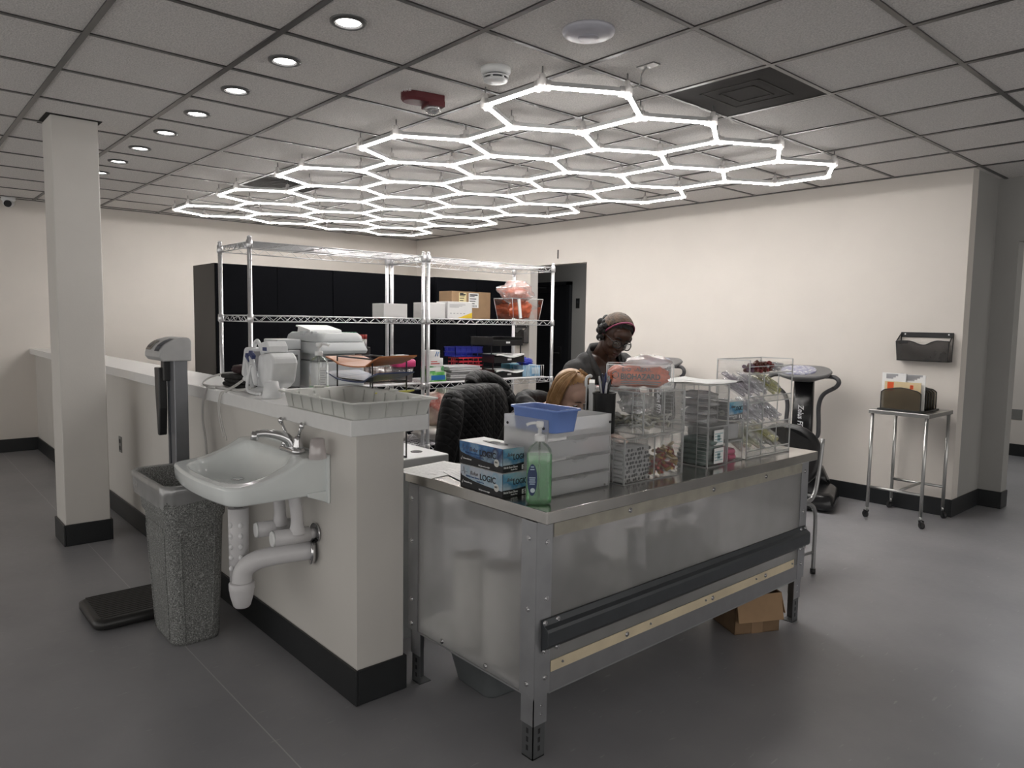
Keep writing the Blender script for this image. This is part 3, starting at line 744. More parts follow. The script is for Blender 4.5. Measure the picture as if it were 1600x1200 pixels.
def under_table():
    ROLL = mat('paper_roll_white', (.80, .79, .76), .8, var=.03)
    r = thing('paper_towel_roll', 'white paper roll standing left behind the frosted end panel of the table', 'paper roll', (-2.085, 1.664, .2465), 0, 'paper rolls in the table')
    MB().lathe([(.062, 0), (.07, .004), (.07, .335), (.064, .34), (.020, .34), (.02, .30), (.0001, .30)], n=28).build('roll', ROLL, r)
    MB().lathe([(.021, .30), (.021, .342), (.018, .342), (.018, .30)], n=20, cap0=False, cap1=False).build('core', CARD, r)
    r2 = again(r, (-1.905, 1.684, .2465), label='white paper roll standing right behind the frosted end panel near the corner leg'); r2.scale = (1.25, 1.25, 1.0)
    b = thing('waste_tub', 'dark grey tapered tub on the floor under the steel table', 'tub', (-2.17, 1.87, 0), R(-3))
    MB().loft([ringz(rr(.24, .26, .04), 0), ringz(rr(.25, .27, .05), .01), ringz(rr(.33, .36, .06), .205), ringz(rr(.35, .38, .06), .205), ringz(rr(.35, .38, .06), .215), ringz(rr(.315, .345, .05), .215), ringz(rr(.235, .255, .04), .012)], cap1=True).build('tub_body', DKGP, b)
    c = thing('cardboard_box', 'open brown cardboard box under the right end of the steel table', 'cardboard box', (-1.804, 3.155, 0), R(-27))
    w, d, h, t = .20, .24, .19, .004
    m = MB()
    m.box(-w/2, w/2, -d/2, -d/2+t, 0, h).box(-w/2, w/2, d/2-t, d/2, 0, h).box(-w/2, -w/2+t, -d/2, d/2, 0, h).box(w/2-t, w/2, -d/2, d/2, 0, h).box(-w/2, w/2, -d/2, d/2, 0, t)
    m.build('box_body', CARDD, c)
    f = MB(); f.M = Matrix.Translation((w/2, 0, h)) @ Matrix.Rotation(R(-14), 4, 'Y'); f.box(.001, .006, -d/2, d/2, -.125, .0)
    f.build('front_flap', CARD, c)
    f = MB(); f.M = Matrix.Translation((0, d/2, h)) @ Matrix.Rotation(R(15), 4, 'X'); f.box(-w/2, w/2, .001, .005, -.11, 0); f.build('side_flap', CARD, c)
    MB().box(w/2+.0005, w/2+.0015, -.03, .03, .0, .06).build('tape', mat('packing_tape', (.22, .14, .08), .3), c)
    s = thing('storage_caddy', 'blurred grey caddy with dark handle inside the frosted table', 'caddy', (-2.0, 2.75, .2465))
    MB().loft([ringz(rr(.20, .30, .03), 0), ringz(rr(.22, .34, .03), .26)]).build('caddy_body', GREYP, s)
    MB().tube(smooth_path([(0, -.14, .26), (0, -.13, .34), (0, 0, .37), (0, .13, .34), (0, .14, .26)]), .018, 10).build('handle', BLACK, s)
    s = thing('storage_sack', 'dark shape blurred behind the front frosted panel near the corner', 'bag', (-1.98, 2.10, .2465))
    MB().loft([ringz([(x*(1+.06*math.sin(k*2.1)), y*(1+.06*math.cos(k*1.7))) for k, (x, y) in enumerate(rr(.26, .30, .08))], z) for z in (0, .06, .12)]+[ringz(rr(.12, .14, .05), .19), ringz(rr(.05, .06, .02), .21)]).build('sack_body', mat('dark_sack', (.05, .05, .05), .6), s)
under_table()

# ------------------------------------------------------------------ things on the steel table
def cloud_mat(name, a, b_, c):
    return mat(name, a, .35, vscale=11, ramp=[(.30, a), (.46, b_), (.56, c), (.72, a)], var=0)
GB_BLUE = cloud_mat('glove_box_blue_print', (.30, .43, .52), (.045, .16, .36), (.010, .022, .085))
GB_PALE = cloud_mat('glove_box_pale_print', (.46, .50, .55), (.40, .44, .50), (.24, .38, .48))
GB_END = cloud_mat('glove_box_end_print', (.50, .58, .62), (.22, .45, .56), (.05, .22, .40))
GB_WHITE = mat('glove_box_white', (.66, .67, .68), .4)
def glove_box(label, loc, rz, printm, endm, opened, script=True, w=.242, d=.118, h=.083, grp=None, east_only=False):
    """front long face looks to local -y, end face to local +x; origin at the bottom centre"""
    t_ = thing('glove_box', label, 'glove box', loc, rz, grp)
    MB().box(-w/2, w/2, -d/2, d/2, 0, h).build('carton', INK if not east_only else mat('glove_box_grey_print', (.22, .22, .23), .4), t_, bevel=.001, seg=1)
    e = .0006
    def face(poly, m, name, where):
        b = MB()
        if where == 's': b.prism(poly, -d/2-e, -d/2-.0001, 'y')
        else: b.prism(poly, w/2+.0001, w/2+e, 'x')
        b.build(name, m, t_)
    face([(-w/2+.002, h-.001), (w/2-.001, h-.001), (w/2-.001, h*.27), (.02, h*.32), (-.04, h*.38), (-.085, h*.46), (-w/2+.012, h*.52), (-w/2+.005, h*.60), (-w/2+.002, h*.72)], printm, 'front_print', 's')
    face([(-d/2+.001, h-.001), (d/2-.001, h-.001), (d/2-.001, h*.36), (.0, h*.30), (-d/2+.001, h*.30)], endm, 'end_print', 'e')
    MB().box(-w/2, w/2, -d/2, d/2, h-.0006, h+.0006).build('top_face', GB_WHITE, t_)
    if opened:
        n = 20
        MB().add([(.068*math.cos(2*PI*i/n)+.01, .020*math.sin(2*PI*i/n)*(1+.3*math.cos(2*PI*i/n)), h+.0012) for i in range(n)], [list(range(n))]).build('opening', INK, t_)
        MB().tube(smooth_path([(-.02, -.012, h+.002), (.0, .0, h+.006), (.015, .012, h+.004), (.02, .016, h+.002)]), .002, 6).build('glove_film', mat('glove_pale', (.7, .7, .68), .5), t_)
    text('LOGIC', .030, (-.005, -d/2-.001, h*.52), FACE_S, INK, t_, bold=.0004)
    text('LOGIC', .026, (w/2+.001, -.012, h*.50), FACE_E, INK, t_, sx=.82, bold=.0004)
    if script:
        text('Bolue', .020, (-.062, -d/2-.001, h*.63), FACE_S, TAUPE, t_, shear=.35)
        text('Bolue', .017, (w/2+.001, -.040, h*.66), FACE_E, TAUPE, t_, sx=.85, shear=.35)
        MB().tube([(-w/2+.010, -d/2-.0012, h*.70), (-w/2+.020, -d/2-.0012, h*.70), (-w/2+.023, -d/2-.0012, h*.92), (-w/2+.028, -d/2-.0012, h*.58), (-w/2+.031, -d/2-.0012, h*.72), (-w/2+.046, -d/2-.0012, h*.70)], .0006, 4).build('pulse_line', TAUPE, t_)
    text('Nitrile Exam Gloves', .0095, (-.085, -d/2-.001, h*.50), FACE_S, mat('blue_ink', (.04, .10, .25), .5), t_)
    text('Powder Free', .008, (-.022, -d/2-.001, h*.38), FACE_S, mat('blue_ink', (.04, .10, .25), .5), t_)
    text('Nitrile Exam Gloves', .0105, (w/2+.001, -.055, h*.16), FACE_E, WINK, t_, sx=.75)
    text('Powder Free', .0075, (w/2+.001, -.022, h*.06), FACE_E, WINK, t_, sx=.75)
    text('Chemotherapy', .008, (-w/2+.024, -d/2-.001, h*.23), FACE_S, WINK, t_)
    text('100 gloves by weight', .0075, (-.01, -d/2-.001, h*.06), FACE_S, WINK, t_)
    MB().tube([(-w/2+.011, -d/2-.001, h*.24), (-w/2+.014, -d/2-.001, h*.18), (-w/2+.020, -d/2-.001, h*.34)], .0009, 4).build('check_mark', WINK, t_)
    MB().cyl((w/2-.032, -d/2-.0003, h*.36), (w/2-.032, -d/2-.0012, h*.36), .0135, n=22).build('round_seal', mat('seal_grey', (.55, .55, .52), .5), t_)
    text('SIZE', .008, (w/2-.041, -d/2-.0016, h*.36), FACE_S, INK, t_)
    MB().box(w/2+.0003, w/2+.0012, d/2-.030, d/2-.006, h*.04, h*.24).build('size_square', WINK, t_)
    text('S', .019, (w/2+.0014, d/2-.024, h*.06), FACE_E, INK, t_, bold=.0005)
    return t_
glove_box('pale grey and blue glove box underneath, directly on the steel table', (-1.957, 1.655, TZ), R(-1), GB_PALE, GB_END, False)
glove_box('dark blue glove box with an open top slot, stacked on another', (-1.968, 1.660, TZ+.0842), R(0.5), GB_BLUE, GB_END, True)

def pump_bottle(name, label, loc, rz, w, d, h, liquid_h, liquid, labelfn, nozzle_dir=1):
    t_ = thing(name, label, 'sanitizer bottle', loc, rz)
    sh = [(.88, .90, 0), (.97, .97, .006), (1, 1, .02), (1, 1, h*.52), (.99, .99, h*.60), (.90, .92, h*.665), (.66, .75, h*.715), (.36, .55, h*.745), (.30, .50, h*.76), (.30, .50, h*.785)]
    MB().loft([ringz(rr(w*a, d*b, min(w*a, d*b)*.46, 6), z) for a, b, z in sh]).build('bottle', clear('bottle_plastic', (.955, .965, .96), .15, rough=.05, haze=.015), t_)
    k = .955; liq = [(a*k, b*.93, z) for a, b, z in sh if z < liquid_h]; liq[0] = (liq[0][0], liq[0][1], .004); liq.append((k*.99, .93*.99, liquid_h))
    MB().loft([ringz(rr(w*a, d*b, min(w*a, d*b)*.44, 6), z) for a, b, z in liq]).build('liquid', liquid, t_)
    MB().cyl((0, 0, .012), (0, 0, h*.78), .0035, n=8).build('dip_tube', clear('tube_plastic', (.9, .92, .9), .1, haze=.3), t_)
    MB().lathe([(w*.20, h*.765), (w*.205, h*.77), (w*.205, h*.825), (w*.18, h*.84), (w*.075, h*.845), (w*.075, h*.935)], n=20).build('collar', WHITEP, t_)
    m = MB(); m.tube(smooth_path([(w*.10*-nozzle_dir, 0, h*.955), (w*.1*nozzle_dir, 0, h*.975), (w*.34*nozzle_dir, 0, h*.973), (w*.52*nozzle_dir, 0, h*.95)]), w*.062, 10)
    m.lathe([(w*.12, h*.92), (w*.15, h*.945), (w*.15, h*.985), (w*.12, h)], n=16, sy=.8)
    m.build('pump_head', WHITEP, t_)
    labelfn(t_, w, d, h); return t_
def label_blue(t_, w, d, h):
    BL = mat('navy_label', (.010, .030, .095), .35); b = MB()
    # label wrapped on the left half of the front: local -y faces the viewer
    n = 20; cx = -w*.27
    b.add([(cx+w*.19*math.cos(2*PI*i/n), -d*.5-.0012, h*.32+h*.20*math.sin(2*PI*i/n)*(1 if math.sin(2*PI*i/n) < .5 else .9)) for i in range(n)], [list(range(n))]); b.build('front_label', BL, t_)
    l = MB()
    for k, (z, ww) in enumerate(((.46, .12), (.43, .16), (.33, .24), (.305, .22), (.28, .24), (.255, .2))): l.box(cx-w*ww/2, cx+w*ww/2, -d*.5-.0020, -d*.5-.0014, h*z, h*z+.0035)
    l.build('label_lines', mat('label_pale', (.35, .45, .55), .4), t_)
    MB().cyl((cx+w*.02, -d*.5-.0014, h*.185), (cx+w*.02, -d*.5-.0022, h*.185), w*.09, n=18).build('label_badge', mat('badge_pale', (.5, .6, .62), .4), t_)
def label_white(t_, w, d, h):
    b = MB(); b.box(w*.12, w*.44, -d*.5-.0012, -d*.5-.0004, h*.12, h*.55); b.build('front_label', mat('faint_label', (.66, .67, .67), .5), t_)
    l = MB()
    for k in range(9): l.box(w*.15, w*(.36+.05*(k % 3)*.8), -d*.5-.0018, -d*.5-.0013, h*(.15+.042*k), h*(.15+.042*k)+.0028)
    l.build('label_lines', mat('label_grey_lines', (.35, .36, .37), .5), t_)
GREENL = clear('green_sanitizer_gel', (.60, .90, .64), .12, rough=.05, haze=.26, hazecol=(.45, .88, .52))
vrot = math.atan2(.748, .664)
pump_bottle('hand_sanitizer', 'pump bottle of green sanitizer gel beside the glove boxes on the steel table', (-1.706, 1.640, TZ), vrot, .086, .052, .277, .168, GREENL, label_blue, -1)
pump_bottle('hand_sanitizer', 'nearly empty pump bottle of green gel on the white counter', (-3.105, 1.555, 1.1003), vrot, .092, .056, .252, .050, GREENL, label_white, 1)

def drawer_unit():
    t_ = thing('drawer_organizer', 'frosted plastic drawer organizer between the bottle and the acrylic bins', 'drawer organizer', (-1.955, 1.700, TZ))
    w, d, h, t = .225, .325, .272, .003      # x, y, z
    MB().box(0, w, 0, t, 0, h).build('side_panel', FROST, t_); MB().box(0, w, d-t, d, 0, h).build('side_panel', FROST, t_)
    MB().box(0, t, t, d-t, 0, h).build('back_panel', FROST, t_)
    MB().box(0, w, t, d-t, .001, .004).build('base_panel', FROST, t_)
    MB().box(t, w-.004, t, d-t,   .222, .2265).build('top_shelf', FROST, t_)
    FD = frosted('drawer_front_sheet', (.95, .955, .96), .3, .52, through=.7)
    zs = [(.006, .066), (.070, .132), (.136, .202)]
    for i, (a, b) in enumerate(zs):
        m = MB().box(w-.006, w-.002, .006, d-.006, a, b-.012); m.box(t+.01, w-.006, .006, .009, a, b-.02).box(t+.01, w-.006, d-.009, d-.006, a, b-.02).box(t+.01, w-.006, .006, d-.006, a, a+.002)
        # lip with finger dip
        lip = [(.006, b-.012), (.12, b-.012), (.14, b-.020), (d-.14, b-.020), (d-.12, b-.012), (d-.006, b-.012), (d-.006, b-.006), (d-.12, b-.006), (d-.14, b-.015), (.14, b-.015), (.12, b-.006), (.006, b-.006)]
        m.prism(lip, w-.008, w+.003, 'x'); m.build('drawer', FD, t_)
    MB().box(w-.004, w, t, d-t, .208, h).build('front_lip', FROST, t_)
    for y, z, x in ((.012, h-.03, None), (d-.02, h-.03, None)):
        MB().cyl((w, y+.012, z), (w+.003, y+.012, z), .005, n=10).build('stud', BLACK, t_)
    for x in (.02, w-.02): MB().cyl((x, 0, h-.03), (x, -.003, h-.03), .005, n=10).build('stud', BLACK, t_)
    MB().cyl((w, d-.03, .012), (w+.003, d-.03, .012), .004, n=10).build('stud', CHROME, t_)
    for k, (y, x) in enumerate(((.055, .16), (.135, .165), (.215, .17))):
        p = MB().loft([ringz(rr(.045, .072, .006), 0), ringz(rr(.047, .074, .008), .02), ringz(rr(.040, .066, .008), .036)]).build('gauze_pack', WPAPER, loc=(-1.955+x, 1.700+y, TZ+.0092), rz=R((-6, 4, 9)[k]))
        tag(p, ('white gauze pack nearest the bottle in the lowest frosted drawer', 'middle white gauze pack in the lowest frosted drawer', 'right-hand white gauze pack in the lowest frosted drawer')[k], 'gauze pack', 'gauze packs in the drawer')
    p = MB().loft([ringz(rr(.05, .05, .012), 0), ringz(rr(.055, .06, .014), .03)]).build('pink_pack', mat('pale_pink', (.55, .22, .22), .6), loc=(-1.955+.165, 1.700+.27, TZ+.1395))
    tag(p, 'blurred pink pack in the upper frosted drawer', 'pack')
    b = MB()
    W, D, Hh = .225, .125, .080
    ro = lambda k, z: ringz(rr(W*k, D*k, .02, 5), z)
    b.loft([ro(.88, 0), ro(.89, .003), ro(.985, Hh-.008), ro(1.06, Hh-.006), ro(1.07, Hh), ro(1.05, Hh+.001), ro(.97, Hh-.001), ro(.87, .005)])
    tr = b.build('blue_tray', mat('periwinkle_plastic', (.17, .27, .62), .4, var=.03), loc=(-1.808, 1.762, TZ+.2275))
    tag(tr, 'small periwinkle blue plastic tray on top of the frosted drawers', 'tray')
drawer_unit()

def bins():
    ACR2 = [ACR, ACRE]
    def ribs(m, y, x0, x1, z0, z1, n):
        for k in range(1, n): m.box(x0, x1, y-.0012, y+.0012, z0+(z1-z0)*k/n-.0008, z0+(z1-z0)*k/n+.0008, 1)
    def acbin(label, loc, w, d, h, div=None, grp=None, lid=True, rib=True):
        """clear box: x = depth w (front at +x), y = width d"""
        t_ = thing('acrylic_bin', label, 'clear bin', loc, 0, grp)
        m = acrylic_walls(MB(), -w, 0, 0, d, 0, h, top=lid)
        m.build('shell', ACR2, t_)
        if div is not None:
            q = MB().box(-w+.003, -.003, div-.0015, div+.0015, .003, h-.004).box(-.0016-.0016, .0004, div-.0016, div+.0016, 0, h, 1); q.build('divider', ACR2, t_)
        if rib:
            for y in (0, d):
                for x0 in (-.055, -w+.01):
                    q = MB(); ribs(q, y, x0, x0+.05, .004, h-.004, 10)
                    for x in (x0, x0+.05): q.box(x-.0012, x+.0012, y-.0012, y+.0012, 0, h, 1)
                    q.build('rib_grid', ACR2, t_)
        return t_
    b1x, b1y = -1.700, 2.072
    acbin('lower clear bin holding white tubes and gold capped vials', (b1x, b1y, TZ+.0005), .24, .362, .172, .180)
    u1x, u1y = -1.718, 2.200
    acbin('upper clear bin of white clips, stacked above the tubes and vials', (u1x, u1y, TZ+.1735), .25, .262, .165, .130)
    # white tubes, dark ends towards the viewer
    m = MB().cyl((-.105, 0, 0), (0, 0, 0), .0082, n=10, mi=0).cyl((-.001, 0, 0), (.0006, 0, 0), .0062, n=10, mi=1)
    me = m.mesh('specimen_tube', [mat('tube_white', (.58, .58, .58), .45), mat('tube_dark_end', (.02, .02, .022), .4)])
    gold = None; k = 0
    for row in range(8):
        for c_ in range(9):
            y = .016+.0178*c_+(.0089 if row % 2 else 0); z = .0125+row*.0162
            if y > .168 or (row == 7 and c_ in (0, 3, 7)): continue
            o = bpy.data.objects.new('specimen_tube', me); C.objects.link(o); o.location = (b1x-.010-.012*rnd.random(), b1y+y, TZ+z)
            tag(o, 'white tube with a dark end stacked in the left half of the lower clear bin', 'tube', 'white tubes in the clear bin'); k += 1
    cols = [(.50, .33, .10), (.36, .05, .03), (.62, .52, .36)]
    mes = [MB().lathe([(.0058, -.014), (.0062, .004), (.0062, .010), (.005, .0145)], n=10).mesh('capped_vial', mat('vial_cap_%s' % nme, c_, .3, metal=.5)) for c_, nme in zip(cols, ('gold', 'red', 'cream'))]
    for q in range(110):
        y = .190+.160*rnd.random(); lim = .060+.055*(y-.19)/.16
        z = .018+lim*rnd.random()
        o = bpy.data.objects.new('capped_vial', mes[rnd.choice((0, 0, 1, 1, 2))]); C.objects.link(o)
        o.location = (b1x-.016-.05*rnd.random(), b1y+y, TZ+z); o.rotation_euler = (rnd.uniform(-.8, .8), R(90)+rnd.uniform(-.9, .9), rnd.uniform(-.6, .6))
        tag(o, 'tiny gold or red capped vial heaped in the right half of the lower clear bin', 'vial', 'capped vials in the clear bin')
    # loose white clips in the upper bin
    cm = [MB().tube(smooth_path(p, 3), .0048, 6).mesh('plastic_clip', mm) for p, mm in (
        ([(-.03, 0, 0), (0, .004, .004), (.03, 0, 0)], mat('clip_white', (.70, .70, .66), .4)), ([(-.026, 0, 0), (-.01, .01, .0), (.012, .006, .008), (.028, -.006, .0)], mat('clip_cream', (.58, .56, .47), .4)),
        ([(-.02, 0, 0), (.02, 0, .002)], mat('clip_grey', (.28, .28, .27), .4)))]
    for q in range(80):
        x = -.035-.18*rnd.random(); y = .04+.185*rnd.random()
        o = bpy.data.objects.new('plastic_clip', cm[rnd.choice((0, 0, 1, 1, 2))]); C.objects.link(o)
        o.location = (u1x+x, u1y+y, TZ+.1735+.014+.036*rnd.random()+.012*abs(y-.13)/.13); o.rotation_euler = (rnd.uniform(-.5, .5), rnd.uniform(-.5, .5), rnd.uniform(0, 6.28))
        tag(o, 'small pale plastic clip lying loose in the upper clear bin', 'clip', 'loose clips in the upper bin')
    def crumple(name, label, cat, loc, rx, ry, rz_, m, seed=0, grp=None, amp=.25, sc=3., rot=0):
        b = MB(); nu, nv = 28, 16; rings = []
        for k in range(nv+1):
            a = PI*(.04+.92*k/nv); rg = []
            for i in range(nu):
                p = Vector((math.sin(a)*math.cos(2*PI*i/nu), math.sin(a)*math.sin(2*PI*i/nu), -math.cos(a)))
                f = 1+amp*(mnoise.noise(p*sc+Vector((seed*7.3, seed, 0)))+.5*mnoise.noise(p*sc*2.3+Vector((seed, 3, 1))))
                q = Vector((p.x*rx, p.y*ry, p.z*rz_))*f
                q.z = max(q.z, -rz_*.98); rg.append(q)
            rings.append(rg)
        b.loft(rings); o = b.build(name, m, loc=(loc[0], loc[1], loc[2]+rz_*.985), rz=rot)
        return tag(o, label, cat, grp) if label else o
    globals()['crumple'] = crumple
    crumple('plastic_bag', 'clear crumpled bag at the back of the upper clear bin', 'bag', (u1x-.13, u1y+.13, TZ+.238), .06, .09, .040, BAGC, 3, amp=.3, sc=2.5)
    # open acrylic tray on top with rolled orange biohazard bags
    ta = R(-51); tx, ty, tz = -1.952, 2.248, TZ+.3395
    def tl(x, y, z): return (tx+x*math.cos(ta)-y*math.sin(ta), ty+x*math.sin(ta)+y*math.cos(ta), tz+z)
    t_ = thing('acrylic_tray', 'open clear tray of orange bags on top of the clear bins', 'clear tray', (tx, ty, tz), ta)
    m = acrylic_walls(MB(), -.15, 0, 0, .268, 0, .096, top=False); m.build('shell', ACR2, t_)
    bg = thing('biohazard_bag_roll', 'rolled orange biohazard bag lying in the open clear tray', 'biohazard bag', tl(-.060, .128, .047), ta)
    b = MB(); n = 24; rings = []
    for k in range(15):
        y = -.118+.236*k/14; r = .044+.004*math.sin(k*1.3)-(.020*max(0, abs(k-7)-5)/2)
        rings.append([(r*1.15*math.cos(2*PI*i/n)*(1+.05*math.sin(i*3+k)), y+.01*math.sin(i*2), r*math.sin(2*PI*i/n)*(1+.05*math.cos(i*2+k*.7))) for i in range(n)])
    b.loft(rings); b.build('bag_film', ORANGE, bg)
    text('BIOHAZARD', .032, (.0545, -.072, -.010), (R(90), R(0), R(90)), INK, bg, bold=.0006, sx=.88)
    text('BIOHAZARD', .026, (.046, -.068, .022), (R(50), 0, R(90)), TAUPE, bg, sx=.92)
    MB().box(.052, .0535, -.07, .09, -.022, -.018).box(.052, .0535, -.07, .08, -.030, -.026).build('print_lines', TAUPE, bg)
    r_ = MB()
    for a0 in (0, 120, 240): r_.tube([(.055, -.092+.013*math.cos(R(a0+a))*1, .006+.014*math.sin(R(a0+a))) for a in (-50, -20, 20, 50)], .002, 5)
    r_.build('hazard_mark', INK, bg)
    o = crumple('plastic_bag', 'clear and white bag bunched over the orange roll in the tray', 'bag', tl(-.085, .165, .066), .055, .095, .034, BAGW, 5, amp=.22, sc=2.2, rot=ta)
    # second stack: lower box, upper box with paper on top
    sx, sy = -1.699, 2.612
    acbin('lower clear bin of grey-green pads with white labels', (sx, sy, TZ+.0005), .24, .150, .170)
    acbin('upper clear bin stacked under the loose sheet of paper', (sx, sy-.002, TZ+.1715), .24, .150, .178)
    for k in range(5):
        o = MB().loft([ringz(rr(.15, .125, .02), 0), ringz(rr(.155, .13, .02), .012), ringz(rr(.14, .12, .02), .022)]).build('dressing_pad', mat('pad_grey_green', (.13, .17, .16), .6, var=.2, vscale=20), loc=(sx-.10+.006*k, sy+.075, TZ+.0045+.0225*k), rz=R(4*k-8))
        tag(o, ('lowest', 'second lowest', 'middle', 'second highest', 'topmost')[k]+' grey-green dressing pad in the labelled clear bin', 'pad', 'dressing pads')
    for k, (dy, dz) in enumerate(((.075, .092), (.080, .014))):
        l = thing('bin_label', ('upper', 'lower')[k]+' white printed label on the front of the grey-green clear bin', 'label', (sx+.0022, sy+dy, TZ+dz))
        MB().box(0, .0008, -.036, .036, 0, .066).build('card', WPAPER, l)
        q = MB(); 
        for r_ in range(4): q.box(.0008, .0014, -.030, .030-.01*(r_ % 3), .012+.012*r_, .016+.012*r_)
        q.box(.0008, .0014, -.012, .010, .018, .046); q.build('print', mat('pale_teal_print', (.30, .45, .48), .6), l)
    for k in range(4):
        crumple('packet', ('bottom', 'second', 'third', 'topmost')[k]+' clear packet of white supplies in the bin under the paper sheet', 'packet', (sx-.10, sy+.075, TZ+.176+.036*k), .085, .058, .018, BAGW, 10+k, 'packets in the upper bin', amp=.2)
    pp = MB(); n = 12
    for i in range(n+1): pass
    rows = [[(-.02+.30*i/8*-1, .27*j/6, .003*math.sin(i*.9)+.002*math.cos(j)) for j in range(7)] for i in range(9)]
    vs = [p for r in rows for p in r]; fs = [(i*7+j, i*7+j+1, (i+1)*7+j+1, (i+1)*7+j) for i in range(8) for j in range(6)]
    pp.add(vs, fs, 0, True); pp.add([(x, y, z-.0015) for x, y, z in vs], [f[::-1] for f in fs], 0, True)
    o = pp.build('paper_sheet', WPAPER, loc=(sx+.012, sy-.015, TZ+.3545)); tag(o, 'loose white paper sheet lying on top of the clear bins', 'paper')
    MB().tube([(.005, .19, .004), (.02, .205, .008), (.012, .225, .004)], .0025, 5).build('clip', BLACK, o)
    # third stack: two low boxes with a glove box on top
    ux, uy = -1.715, 2.770
    acbin('low clear bin holding bright pink packets', (ux, uy, TZ+.0005), .22, .138, .092, rib=False)
    acbin('shallow clear bin of white packs between the pink packets and a glove box', (ux, uy, TZ+.0935), .22, .138, .090, rib=False)
    PK = mat('hot_pink', (.72, .08, .22), .4, var=.12)
    for k in range(4):
        o = MB().loft([ringz(rr(.11, .052, .01), 0), ringz(rr(.115, .056, .012), .012), ringz(rr(.10, .05, .01), .022)]).build('pink_packet', PK, loc=(ux-.075, uy+.036+.064*(k % 2), TZ+.0045+.025*(k//2)), rz=R(5-6*k))
        tag(o, ('lower left', 'lower right', 'upper left', 'upper right')[k]+' bright pink packet in the low clear bin', 'packet', 'pink packets')
        MB().box(.0555, .0565, -.02, .02, .008, .012).build('print', mat('dark_pink_ink', (.2, .02, .06), .5), o)
    o = MB().cbox(0, 0, .035, .19, .118, .07).build('white_pack', mat('pale_grey_pack', (.50, .50, .51), .6), bevel=.006, loc=(ux-.11, uy+.069, TZ+.098)); tag(o, 'pale pack in the shallow bin under the third glove box', 'pack')
    glove_box('grey glove box with a blue end, on the shallow clear bin beside the tall rack', (-1.850, 2.872, TZ+.1845), R(0), mat('glove_box_grey_print', (.22, .22, .23), .4), GB_END, True, w=.235, d=.115, h=.08, east_only=True)
bins()

